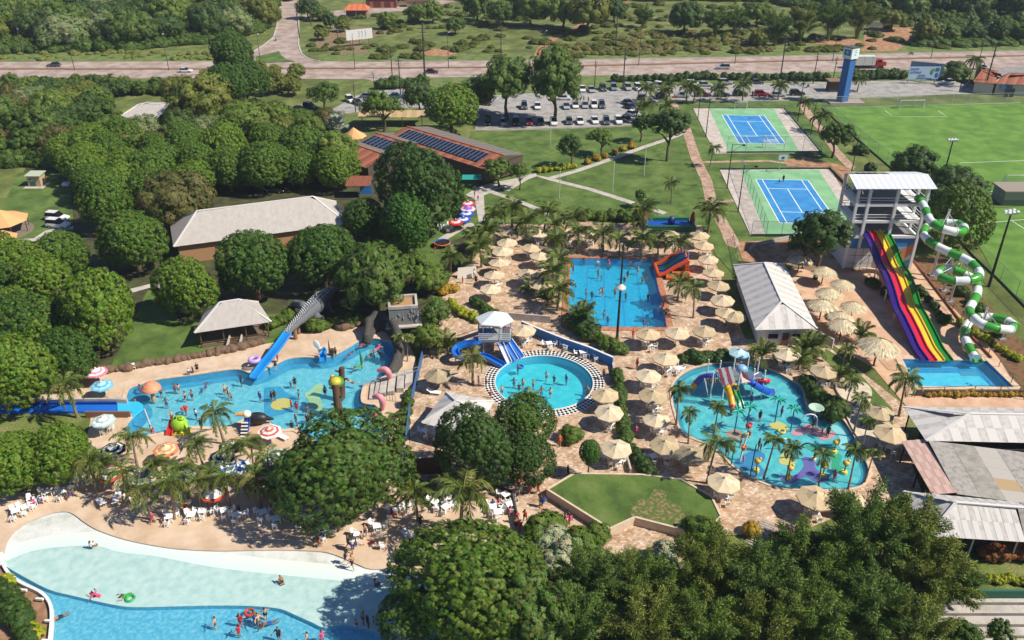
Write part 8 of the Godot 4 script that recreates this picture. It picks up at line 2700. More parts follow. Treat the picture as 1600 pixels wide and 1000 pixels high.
func furniture()->void:
	make_stock()
	rng.seed=31
	var rows:=[[g3([-0.34,2.1,-139.6,-0.78,2.1,-135.2,-1.52,2.1,-131.5,-2.12,2.1,-127.2,-2.78,2.1,-122.7,-3.39,2.1,-118]),"in the column beside the screen","by the screen"],[g3([4.67,2.1,-139.6,3.29,2.1,-133.3,4.62,2.1,-129.7,2.58,2.1,-123.2,4.53,2.1,-119.5]),"among the palms at the side of the rectangular pool","among the pool palms"],[g3([9.67,2.1,-139.3,13.74,2.1,-139.1,23.69,2.1,-138.8,27.9,2.1,-138.8,33.1,2.1,-138.2]),"in the row behind the rectangular pool","behind the rectangular pool"],[g3([33,2.1,-134.1,32.8,2.1,-128.7,32.5,2.1,-123.4,32.3,2.1,-118.9,32,2.1,-114,31.7,2.1,-110]),"in the column beside the snack hall","beside the snack hall"],[g3([19.26,2.1,-103.8,23.33,2.1,-104.3,27.4,2.1,-104.9]),"in the row below the rectangular pool","below the rectangular pool"],[g3([20.6,2.1,-97.3,17.7,2.1,-93.2,17.7,2.1,-88.5,17.51,2.1,-83.5,17.68,2.1,-78.6]),"on the terrace beside the splash pool","beside the splash pool"]]
	for r in rows:
		for i in r[0].size():
			var p: Vector3=r[0][i]
			put("cream",Vector3(p.x,0,p.z),"cream octagonal parasol %s, %s in order" % [r[1],ORD[i]],"parasol","cream parasols around the pools",rng.randf()*0.8,rng.randf_range(0.95,1.05))
			if i % 2==0 or r[0].size()==5:
				set_of(Vector3(p.x+0.2,0.06,p.z+0.5),3,"under parasols "+r[2])
	for q in [[V(1.73,-104.9,2.1),"beside the slide hut at the curved blue wall",1.0],[V(11.76,-88.7,2.1),"at the rim of the round pool, upper of two",1.0],[V(11.87,-85,2.1),"near the rim of the round pool, lower of two",1.0],[V(12.05,-77.9,2.1),"above the raised lawn by the clipped tree",1.0],[V(22.92,-71.8,2.1),"at the corner of the raised lawn",1.03],[V(32.1,-69.3,2.2),"on the little round lawn by the bamboo",1.12],[V(37.3,-98.3,2.1),"above the splash pool under the snack hall",1.05],[V(40.9,-94.3,2.1),"on the garden slope above the splash pool",1.0],[V(45,-85.1,2.1),"on the cream slabs beside the garden lawn",0.95],[V(44.4,-80.5,2.1),"next to the tiled walkway roof",1.1],[V(36,-69.5,2.1),"half hidden behind the tallest bamboo",0.9]]:
		put("cream",Vector3(q[0].x,0,q[0].z),"cream octagonal parasol "+q[1],"parasol","cream parasols around the pools",rng.randf(),q[2])
		set_of(Vector3(q[0].x+0.1,0.06,q[0].z+0.5),3,"under single parasols")
	put("cream",V(32.7,-109.1),"whiter parasol closing the row below the rectangular pool","parasol","",0.3,1.0)
	put("faded",V(-9.7,-93.4),"faded grey parasol beside the planting bed and white bar roof","parasol","",0.2,1.0)
	put("faded",V(20.21,-76.7),"faded brownish parasol between terrace and tall coconut palm","parasol","",0.5,1.05)
	var i:=0
	for p in g3([47.7,2.4,-127.8,50.4,2.4,-123.7,51.9,2.4,-119.2,48.6,2.4,-115.7,46.3,2.4,-111.8,51,2.4,-111.8,48.1,2.4,-108.8,47.4,2.4,-106]):
		put("thatch",Vector3(p.x,0,p.z),"straw thatched parasol on the slide terrace, %s from the tower" % ORD[i],"parasol","thatched parasols on the slide terrace",rng.randf()*6,rng.randf_range(1.0,1.18))
		i+=1
	put("thatch",V(49.7,-98.9),"largest straw thatched parasol standing alone by the garden lawn","parasol","",1.0,1.45)
	for q in [["pink",Vector3(-54.81,0,-94.38),"pink and white beach parasol beside the boulders"],["blue",Vector3(-52.72,0,-91.2),"pale blue beach parasol beside the pink one"],["white",Vector3(-49.36,0,-83.58),"white and grey green beach parasol at the chute end"],["black",Vector3(-45.92,0,-78),"black and white beach parasol by the lagoon curve"],["peach",Vector3(-39.81,0,-78),"peach beach parasol with red arcs below the frog slide"],["redrim",Vector3(-44.44,0,-73.68),"white parasol with red rim under the palms near the bright mango"],["grey",Vector3(-40.88,0,-73.25),"dark grey and silver parasol among the palms"],["lightblue",Vector3(-36.51,0,-73.25),"light blue parasol in the palms"],["chevron",Vector3(-32.43,0,-74.45),"blue and white chevron parasol in the palms"],["chevron",Vector3(-30.6,0,-74.79),"blue and white parasol half behind palm fronds"],["black",Vector3(-32.4,0,-78.59),"black and white striped parasol below the toucan slide"],["black",Vector3(-32.85,0,-76.6),"black and white parasol half covered by fronds"],["redwhite",Vector3(-28.74,0,-81.41),"red and white ringed parasol by the toucan mound"],["redrim",Vector3(-32,0,-70.5),"white parasol with a red rim at the front palms"],["orange",Vector3(-27.53,0,-72.07),"orange red parasol behind the front palms"],["white",Vector3(-26.8,0,-76.83),"white parasol beside the largest mango"],["redwhite",Vector3(-21.38,0,-68.29),"red and white striped parasol in the mango shade"],["grey",Vector3(-26.04,0,-74.56),"pale patterned parasol under the mango edge"],["redpink",Vector3(-8.52,0,-154.11),"red and pink parasol, topmost of the coloured column"],["purple",Vector3(-8.4,0,-151.49),"lilac parasol in the coloured column"],["royalblue",Vector3(-8.52,0,-148.94),"blue parasol below the lilac one"],["royalblue",Vector3(-8.99,0,-146.15),"lower blue parasol of the coloured column"],["red",Vector3(-10.34,0,-144.94),"red parasol over the white chairs by the trampoline"],["lightblue",Vector3(31.06,0,-99.21),"small pale blue parasol above the splash pool"]]:
		put(q[0],q[1],q[2],"parasol","",rng.randf())
	for q in [[V(-42,-71.4),"sun lounger on the sand beside the two front palms",3.6],[V(-43.1,-71),"sun lounger with a lowered back on the sand",3.5],[V(-43.3,-72.1),"sun lounger next to the little bush on the sand",3.4],[V(-44.5,-70.7),"sun lounger nearest the dry end of the wave pool",3.9],[V(-27.8,-82.6),"white lounger beside the red and white ringed parasol",1.0],[V(-10.81,-65.8),"white lounger at the sunny tip of the sand deck",3.7],[V(-10.19,-92),"white lounger under the faded grey parasol",1.4]]:
		put("lounger",q[0]+UP*0.05,q[1],"lounger","",q[2])
	for q in [[g3([-52,0,-70.7,-52.2,0,-69.7,-52.9,0,-69.1,-49.4,0,-72.2,-48.9,0,-74,-51.1,0,-72.1]),3,"by the bright mango grove"],[g3([-34,0,-68.5,-33,0,-69.1,-30.7,0,-69.2,-29.1,0,-68.5,-36.3,0,-68.2,-26.5,0,-68.9]),3,"on the front sand deck"],[g3([-24.91,0,-67.9,-22.25,0,-67.5,-19.27,0,-66,-15.87,0,-65.5,-14.07,0,-66.8,-12.68,0,-69.2,-11.39,0,-70]),3,"under the largest mango"],[g3([-8.33,0,-70.5,-7.09,0,-69.7,-6.98,0,-71.2,-2.07,0,-69.7,-1.5,0,-68.9,-0.21,0,-70.1,-0.7,0,-71.7]),3,"in the balloon yard"],[g3([-11.82,0,-145,-11.22,0,-146.8,-10.22,0,-148,-13.09,0,-146.2]),3,"by the trampoline"],[g3([21.82,0,-98.9,22.57,0,-97.1,18.27,0,-80.7,16.4,0,-78.3,11.16,0,-78.1]),3,"on the parasol terrace"],[g3([-10.5,0,-83.2,-9.05,0,-82.6]),3,"under the white bar roof"],[g3([5.29,0,-103.8,7.73,0,-103.4,9.86,0,-101.4,11.61,0,-100.8]),3,"along the curved blue wall"],[g3([-49.6,0,-83.9,-46.5,0,-78.9,-39.2,0,-73.3,-33,0,-71.7]),3,"under the beach parasols"]]:
		for p in q[0]:
			set_of(p+UP*0.06,q[1],q[2])
	put("chair",V(-51.6,-98),"single white chair left by the boulders","chair","",0.4)
	put("chair",V(-13.24,-64.2),"single white chair alone on the sunny sand","chair","",2.0)
	put("chair",V(-10.19,-65.6),"white chair beside the lounger on the sand tip","chair","",1.0)
	for q in [[V(48.1,-217.5),0.85,"court lamp at the far corner of the far tennis court",0],[V(47.3,-203),1.0,"court lamp on the path side of the far tennis court",0],[V(44.6,-167.3),1.0,"court lamp on the path side of the near court",0],[V(43.9,-154.4),1.0,"court lamp nearest the inflatable pool",0],[V(73.4,-215.8),1.1,"court lamp on the pitch side of the far court",3.1],[V(73.3,-204.3),0.9,"court lamp by the round tree at the pitch fence",3.1],[V(74.2,-177.9),0.85,"court lamp behind the slide tower",3.1]]:
		put("court_lamp",q[0],q[2],"lamp post","",q[3],q[1])
	i=0
	for p in [V(-137.5,-271.8),V(-107.9,-271.8),V(-78.7,-271.8),V(-49.5,-272.7),V(-20.1,-274.4),V(10.24,-277),V(40.7,-278.4),V(72.1,-280.6),V(104.9,-284.3),V(138.6,-288),V(156.1,-290.4)]:
		put("street_lamp",p,"street lamp on the highway median, %s from the wood end" % ORD[i],"street lamp","street lamps on the median")
		i+=1
	for q in [[V(-26.1,-257.9),1.5,"tallest dark utility pole by the ramp"],[V(-36.2,-260.3),0.85,"dark utility pole beside the ramp shrubs"],[V(-31.5,-241),0.95,"utility pole on the drive by the light tree"],[V(-39.3,-243.8),0.55,"short pole at the ramp kerb"],[V(-41.5,-224.1),0.7,"utility pole by the silver fan palm"],[V(-165.1,-294.8),1.0,"utility pole in the grass before the far wood"],[V(36.5,-308.2),0.95,"utility pole on the far slope"],[V(82.9,-265.9),1.1,"utility pole in the hedge below the highway"],[V(89.4,-254.8),0.85,"utility pole by the gatehouse"],[V(94.6,-253.3),0.75,"utility pole beside the blue tower"],[V(135.2,-244.5),1.25,"utility pole in front of the tiled house"],[V(32,-246.6),1.1,"utility pole at the back row of parked cars"],[V(24.21,-251),0.7,"thin pole behind the parked silver cars"],[V(-77.7,-321.6),1.0,"pole on the bend of the side road"],[V(-78.5,-346.3),0.9,"pole beside the side street corner"],[V(-59.7,-301.9),0.75,"pole at the blank billboard"],[V(-3.68,-294.8),0.9,"pole in the open field verge"],[V(-35.3,-385.7),0.9,"pole by the low orange house"],[V(145.2,-319.3),0.9,"pole leaning on the bank top"]]:
		put("utility",q[0],q[2],"utility pole","",0.3,q[1])
	put("flood",V(77.2,-122.8),"tall floodlight mast beside the tube slide fence","floodlight","",0.3,1.0)
	put("flood",V(87.9,-165.4),"floodlight mast behind the trees by the tower","floodlight","",0.1,0.85)
	var o:=thing("pool_mast","tall dark mast with a pale disc lamp in front of the rectangular pool","lamp post",V(15.21,-106.1))
	var b:=B.new()
	b.tube([O,UP*15.5],[0.2,0.1],8)
	part("pole",b,dark_metal,o)
	b=B.new()
	b.lathe([Vector2(0.0,8.2),Vector2(0.75,8.35),Vector2(0.7,8.5),Vector2(0.2,8.95),Vector2(0,8.95)],14)
	part("disc_lamp",b,mt("d0c6b4"),o)
	bx("lamp_head",o,dark_metal,Vector3(0,15.5,0),Vector3(1.0,0.3,0.5))
	for q in [[V(20.66,-165.4),6.5,"thin white pole standing on the main lawn"],[V(28.4,-175),7.0,"thin white pole further along the lawn"],[V(9.11,-196.2),6.5,"thin white pole on the lawn by the car park"],[V(9.56,-161.8),6.0,"thin white pole in the triangle lawn"]]:
		o=thing("lawn_pole",q[2],"pole",q[0])
		b=B.new()
		b.tube([O,UP*q[1]],0.07,6)
		part("pole",b,mt("c8cac8"),o)
	fence(g2([46.4,-143,50,-178.3]),3.0,3.5,"wire fence along the terrace side of the near court")
	fence(g2([49.5,-190.1,71.5,-190.5]),4.0,4.0,"wire fence behind the goal end of the far court",true,"8f9696",0.5)
	fence(g2([43.6,-142.8,65.7,-143]),3.0,5.0,"wire fence with dark base on the pool side of the near court",true,"7d8484",0.5)
	fence(g2([45.5,-178.7,69.8,-179.1,70.1,-155]),0.9,6.0,"low green fence round the far end of the near court",true,"5d6a60",0.5)
	fence(g2([48.8,-227.8,73.3,-227.8,71.5,-190.3]),1.0,6.0,"low dark fence round the far court slab",true,"4d5a50",0.3)
	fence(g2([83.5,-227.8,83.4,-204.8,83.5,-177,82.5,-158.4,80.1,-134.5,79.9,-124.6,78.9,-107.9]),3.0,5.0,"long wire fence between the pitches and the slide garden",true,"8f9696",0.3)
	fence(g2([83.5,-227.8,140.3,-232.3,170.4,-235.5]),3.2,5.0,"wire fence along the car park end of the pitch",true,"b8bcbc")
	fence(g2([39.9,-141.3,38.3,-129.4,45.2,-117.9]),1.2,2.5,"low fence between lawn and snack hall",true,"6a6a66")
	fence(g2([51.9,-91.4,60.1,-91.9,70.1,-91.9]),1.4,2.8,"dark post fence behind the orange bedding below the plunge pool",false,"3a3836")
	fence(g2([67.8,-117.9,66.6,-98.4,66.1,-90.7]),1.2,3.0,"garden fence beside the tube slide",false,"4a4a46")
	fence(g2([52.3,-97.6,51.2,-107.9,50.1,-111.8]),1.2,3.0,"wire fence between garden lawn and slide terrace",true,"8a8a84")
	fence(g2([34.1,-336,0,-333.5,-24.01,-331.1]),1.2,6.0,"old post fence across the open field",false,"6a5a48")
	goal("football_goal",V(107.6,-227.8),6.6,2.3,2.2,0.05,"white football goal at the car park end of the pitch")
	goal("football_goal",V(106.5,-168.8),7.0,2.4,2.0,0.0,"white football goal by the small shed")
	goal("handball_goal",V(61.4,-227.2),3.2,2.0,1.0,-0.05,"white handball goal at the far end of the far court")
	goal("handball_goal",V(60.4,-194.3),3.2,2.0,1.0,PI,"white handball goal at the near end of the far court")
	o=thing("basketball_hoop","basketball hoop with white backboard above the near court","basketball hoop",V(58.3,-177.9))
	b=B.new()
	b.tube([O,UP*3.0,Vector3(0.1,3.4,0.9)],0.09,6)
	part("pole",b,steel,o)
	bx("backboard",o,mt("c8d0d8"),Vector3(0.1,3.5,1.0),Vector3(1.9,1.1,0.06))
	b=B.new()
	ring_tube(b,Vector3(0.1,3.15,1.3),0.23,0.02,Vector3.RIGHT,Vector3.BACK)
	part("rim",b,mt("c85a2c"),o)
	bx("target",o,mt("3a4a60"),Vector3(0.1,3.45,1.04),Vector3(0.6,0.45,0.02))
func car_proto(kind: String)->Node3D:
	var o:=Node3D.new()
	o.name="parked_car"
	var suv:=kind!="sedan"
	var hgt:=1.72 if suv else 1.46
	var belt:=1.0 if suv else 0.88
	var b:=B.new()
	var st:=[[-2.2,0.70,0.42,0.72],[-2.08,0.82,0.28,belt - 0.06],[-1.5,0.88,0.24,belt],[0.75,0.88,0.24,belt],[1.6,0.86,0.26,belt - 0.12],[2.08,0.78,0.30,belt - 0.22],[2.2,0.66,0.40,0.60]]
	for i in st.size() - 1:
		var r:=[]
		for q in [st[i],st[i+1]]:
			r.append([Vector3(-q[1]*0.94,q[2],q[0]),Vector3(-q[1],(q[2]+q[3])/2,q[0]),Vector3(-q[1]*0.93,q[3],q[0]),Vector3(q[1]*0.93,q[3],q[0]),Vector3(q[1],(q[2]+q[3])/2,q[0]),Vector3(q[1]*0.94,q[2],q[0])])
		for j in 6:
			b.quad(r[0][j],r[0][(j+1) % 6],r[1][(j+1) % 6],r[1][j])
		if i==0:
			b.quad(r[0][0],r[0][1],r[0][4],r[0][5]); b.quad(r[0][1],r[0][2],r[0][3],r[0][4])
		if i==st.size() - 2:
			b.quad(r[1][0],r[1][1],r[1][4],r[1][5]); b.quad(r[1][1],r[1][2],r[1][3],r[1][4])
	var zr:=-2.05 if suv else -1.75
	var tr:=-1.85 if suv else -1.15
	if kind=="pickup":
		zr=-0.75
		tr=-0.6
	var fr:=[Vector3(0.66,hgt,0.1),Vector3(0.66,hgt,tr),Vector3(-0.66,hgt,tr),Vector3(-0.66,hgt,0.1)]
	b.box(Vector3(0,hgt,(0.1+tr)/2),Vector3(1.34,0.07,0.12 - tr))
	part("body",b,mt("d8d8d6",0.25,0.0,0.6),o)
	var lo:=[Vector3(0.8,belt - 0.02,0.95),Vector3(0.8,belt - 0.02,zr),Vector3(-0.8,belt - 0.02,zr),Vector3(-0.8,belt - 0.02,0.95)]
	b=B.new()
	for k in 4:
		b.quad(lo[k],lo[(k+1) % 4],fr[(k+1) % 4],fr[k])
	part("cabin_glass",b,mt("14181c",0.08),o)
	for x in [-0.8,0.8]:
		for z in [-1.32,1.36]:
			b=B.new()
			b.tube([Vector3(x - 0.11,0.33,z),Vector3(x+0.11,0.33,z)],0.33,12)
			var w:=part("wheel",b,mt("18181a",0.9),o)
			b=B.new()
			b.tube([Vector3(x - 0.115,0.33,z),Vector3(x+0.115,0.33,z)],0.19,10)
			part("rim",b,steel,w)
	for x in [-0.6,0.6]:
		bx("headlight",o,mt("e8ecf0",0.1),Vector3(x,belt - 0.3,2.14),Vector3(0.3,0.14,0.08))
		bx("taillight",o,mt("8a1a1c",0.3),Vector3(x,belt - 0.2,-2.14),Vector3(0.26,0.16,0.08))
	return o
func vehicles()->void:
	for k in ["sedan","suv","pickup"]:
		stock[k]=car_proto(k)
	var col:={"white": "dcdcda","silver": "9fa3a6","grey": "4a4e52","black": "17181a","red": "9c1a20","maroon": "4a1820","teal": "1c5a68","bluegrey": "6f7f90"}
	for c in [["sedan","white",V(20.33,-246.6),0.0,"nose out in the back row, first from the big trees"],["sedan","silver",V(22.86,-245.9),0.05,"nose out in the back row, second from the big trees"],["suv","grey",V(26.3,-247.4),0.1,"nose out in the back row, third from the big trees"],["suv","bluegrey",V(29.5,-248.1),0.0,"nose out in the back row, fourth from the big trees"],["suv","silver",V(33.6,-248.1),0.05,"nose out in the back row, fifth from the big trees"],["suv","white",V(36.5,-248.1),0.1,"nose out in the back row, sixth from the big trees"],["suv","silver",V(39.9,-248.8),0.0,"nose out in the back row, seventh from the big trees"],["suv","white",V(43.4,-250.3),0.9,"askew at the end of the back row"],["suv","white",V(53.4,-252.5),1.5,"along the hedge, first from the palms"],["sedan","silver",V(56.6,-251.8),1.5,"along the hedge, second from the palms"],["suv","silver",V(63.2,-254.1),1.5,"along the hedge, third from the palms"],["sedan","grey",V(72.6,-254.8),1.5,"along the hedge, fourth from the palms"],["sedan","white",V(129.3,-254.8),-1.5,"on the drive by the large billboard"],["suv","grey",V(36.8,-236.2),1.53,"sideways along the court lawn, first from the lawn corner"],["suv","black",V(42.1,-237.9),1.53,"sideways along the court lawn, second from the lawn corner"],["pickup","silver",V(47.7,-239.3),1.53,"sideways along the court lawn, third from the lawn corner"],["suv","maroon",V(54,-240.3),1.53,"sideways along the court lawn, fourth from the lawn corner"],["suv","black",V(59.3,-240.3),1.53,"sideways along the court lawn, fifth from the lawn corner"],["suv","black",V(64.5,-241),1.53,"sideways along the court lawn, sixth from the lawn corner"],["suv","red",V(70.6,-241),1.53,"sideways along the court lawn, seventh from the lawn corner"],["sedan","silver",V(75,-240.3),1.53,"sideways along the court lawn, eighth from the lawn corner"],["suv","black",V(80.8,-241.7),1.53,"sideways along the court lawn, ninth from the lawn corner"],["sedan","teal",V(31.8,-231.6),0.5,"uppermost in the short side row"],["sedan","grey",V(31.9,-227.8),0.6,"second in the short side row"],["sedan","white",V(31.8,-221),0.8,"third in the short side row"],["sedan","grey",V(29.5,-215.8),0.6,"lowest in the short side row"],["suv","grey",V(3.28,-228.4),0.0,"in the middle row, first from the big trees"],["sedan","white",V(6.91,-228.4),0.0,"in the middle row, second from the big trees"],["sedan","silver",V(14.69,-228.4),0.0,"in the middle row, third from the big trees"],["sedan","white",V(17.17,-229.4),0.0,"in the middle row, fourth from the big trees"],["sedan","silver",V(19.78,-229.4),0.0,"in the middle row, fifth from the big trees"],["suv","white",V(22.21,-229.4),0.0,"in the middle row, sixth from the big trees"],["suv","grey",V(24.29,-229.4),0.0,"in the middle row, seventh from the big trees"],["sedan","white",V(14.45,-236.9),1.5,"sideways behind the middle row under the spreading tree"],["suv","black",V(-6.2,-213.5),0.0,"in the front row by the lawn kerb, first from the restaurant"],["sedan","silver",V(-2.12,-213.5),0.04,"in the front row by the lawn kerb, second from the restaurant"],["suv","black",V(0.98,-213.5),0.08,"in the front row by the lawn kerb, third from the restaurant"],["suv","red",V(4.4,-213.5),0.0,"in the front row by the lawn kerb, fourth from the restaurant"],["sedan","black",V(7.35,-213.8),0.04,"in the front row by the lawn kerb, fifth from the restaurant"],["suv","white",V(10.6,-213.5),0.08,"in the front row by the lawn kerb, sixth from the restaurant"],["sedan","grey",V(14.57,-214.4),0.0,"in the front row by the lawn kerb, seventh from the restaurant"],["sedan","white",V(17.35,-214.4),0.04,"in the front row by the lawn kerb, eighth from the restaurant"],["sedan","white",V(21.16,-214.9),0.08,"in the front row by the lawn kerb, ninth from the restaurant"],["suv","grey",V(24.03,-214.1),0.0,"in the front row by the lawn kerb, tenth from the restaurant"],["suv","white",V(27.2,-214.6),0.04,"in the front row by the lawn kerb, eleventh from the restaurant"],["pickup","grey",V(-7.52,-231.6),1.2,"under the big trees near the drive"],["suv","white",V(-7.3,-243.1),0,"at the back of the big trees"],["suv","black",V(-23.47,-220.4),1.5,"behind the restaurant tree"],["suv","white",V(-9.18,-219.3),0,"half hidden beside the restaurant tree"],["suv","white",V(-44.8,-234.9),0.5,"on the drive next to the olive tree"],["sedan","grey",V(-42.3,-232.3),0.5,"on the drive, beside the olive tree white one"],["sedan","bluegrey",V(-40.4,-238.9),1.4,"at the foot of the ramp"],["sedan","white",V(-37.2,-237.6),1.5,"above the bright green drive tree"],["sedan","teal",V(-32.5,-238.9),1.5,"at the shrubs by the ramp"],["sedan","white",V(-57,-220.4),1.3,"on the grass by the brown mound"],["sedan","black",V(-56.7,-225.3),1.2,"on the grass beside the white one"],["suv","black",V(-54.3,-227.8),1.0,"at the edge of the olive tree"],["suv","white",V(-92.8,-169.9),0,"in the orchard shade by the garden hut"],["suv","white",V(-89.8,-170.7),0,"in the orchard sun by the garden hut"],["suv","white",V(-86.4,-150.5),1.4,"on the yard lawn, upper of two"],["suv","white",V(-84.7,-147.1),1.4,"on the yard lawn, lower of two"],["sedan","black",V(-73.6,-178.7),1.2,"between the orchard trees"],["sedan","black",V(-48.7,-165.4),1.4,"in the shade behind the hall"],["sedan","grey",V(-146.4,-277),-1.57,"driving along the highway by the far wood"],["sedan","white",V(-101.8,-269.3),1.57,"driving on the highway near the junction tree"],["sedan","maroon",V(-25,-268),1.57,"driving on the highway behind the tallest pole"],["suv","silver",V(66.6,-273.5),-1.57,"driving on the highway above the car park"],["suv","white",V(148.6,-272.7),1.2,"standing on the apron beside the highway"]]:
		var o:=put(c[0],c[2],"%s parked %s" % [c[1]+" car",c[4]] if not c[4].contains("highway") else "%s car %s" % [c[1],c[4]],"car","" if c[4].contains("highway") else "cars in the car park",c[3])
		paint(o,"body",mt(col[c[1]],0.25,0.0,0.6))
	var t:=thing("box_truck","red cabbed lorry with a long pale box on the highway","truck",V(112.4,-274.8),PI/2)
	bx("cargo_box",t,mt("c9c9c2",0.6),Vector3(0,2.5,-1.6),Vector3(2.5,2.7,7.6))
	bx("chassis",t,mt("1d1d1f"),Vector3(0,0.9,-0.4),Vector3(2.2,0.4,10.6))
	for z in [-4.0,-1.4,1.2]:
		bx("box_rib",t,mt("8a8c88"),Vector3(0,2.5,z),Vector3(2.54,2.72,0.08))
	bx("cab",t,mt("a81c20",0.3,0.0,0.5),Vector3(0,1.95,3.5),Vector3(2.3,2.0,1.7))
	bx("bonnet",t,mt("a81c20",0.3,0.0,0.5),Vector3(0,1.5,5.0),Vector3(2.0,1.1,1.5))
	bx("windscreen",t,mt("14181c",0.1),Vector3(0,2.45,4.36),Vector3(2.0,0.8,0.06))
	for x in [-1.0,1.0]:
		bx("side_window",t,mt("14181c",0.1),Vector3(x*1.16,2.4,3.6),Vector3(0.05,0.7,1.0))
		for z in [-4.2,-3.1,4.6]:
			var b:=B.new()
			b.tube([Vector3(x - 0.15,0.5,z),Vector3(x+0.15,0.5,z)],0.5,12)
			part("wheel",b,mt("18181a",0.9),t)
	var k:=0
	for p in [V(134.4,-293.8),V(-85.2,-317),V(79.8,-253.3),V(81.8,-253.7),V(83.8,-253.3),V(85.7,-252.5),V(86.5,-250.3)]:
		var m:=thing("motorcycle",["dark motorcycle riding on the highway past the billboard","dark motorcycle riding up the side road"][k] if k < 2 else "dark motorcycle parked near the gatehouse, %s from the palms" % ORD[k - 2],"motorcycle",p,PI/2 if k==0 else 0.4*k,"" if k < 2 else "parked motorcycles")
		for z in [-0.65,0.65]:
			var b:=B.new()
			ring_tube(b,Vector3(0,0.32,z),0.26,0.07,Vector3.BACK,UP,0,TAU,12)
			part("wheel",b,mt("18181a",0.9),m)
		bx("frame",m,mt("2a2c30",0.4),Vector3(0,0.55,0),Vector3(0.2,0.3,0.8))
		bx("tank",m,mt(["23262c","3a2224"][k % 2],0.3),Vector3(0,0.8,0.2),Vector3(0.28,0.22,0.5))
		bx("saddle",m,mt("151515"),Vector3(0,0.82,-0.35),Vector3(0.26,0.1,0.7))
		var b2:=B.new()
		b2.tube([Vector3(-0.35,1.05,0.4),Vector3(0.35,1.05,0.4)],0.03,5)
		b2.tube([Vector3(0,1.05,0.4),Vector3(0,0.32,0.65)],0.04,5)
		part("handlebar",b2,steel,m)
		k+=1
func limb(a: Array)->Array:
	var o:=[]
	for i in a.size() - 1:
		o.append([a[i][0],a[i+1][0],a[i][1],a[i+1][1]])
	return o
func hand_at(b: B,wrist: Vector3,along: Vector3,out: float,hb: B)->void:
	var y:=-along.normalized()
	var x:=(Vector3(out,0,0) - y*y.x*out).normalized()
	b.add(hb,Transform3D(Basis(x,y,x.cross(y)*out),wrist))
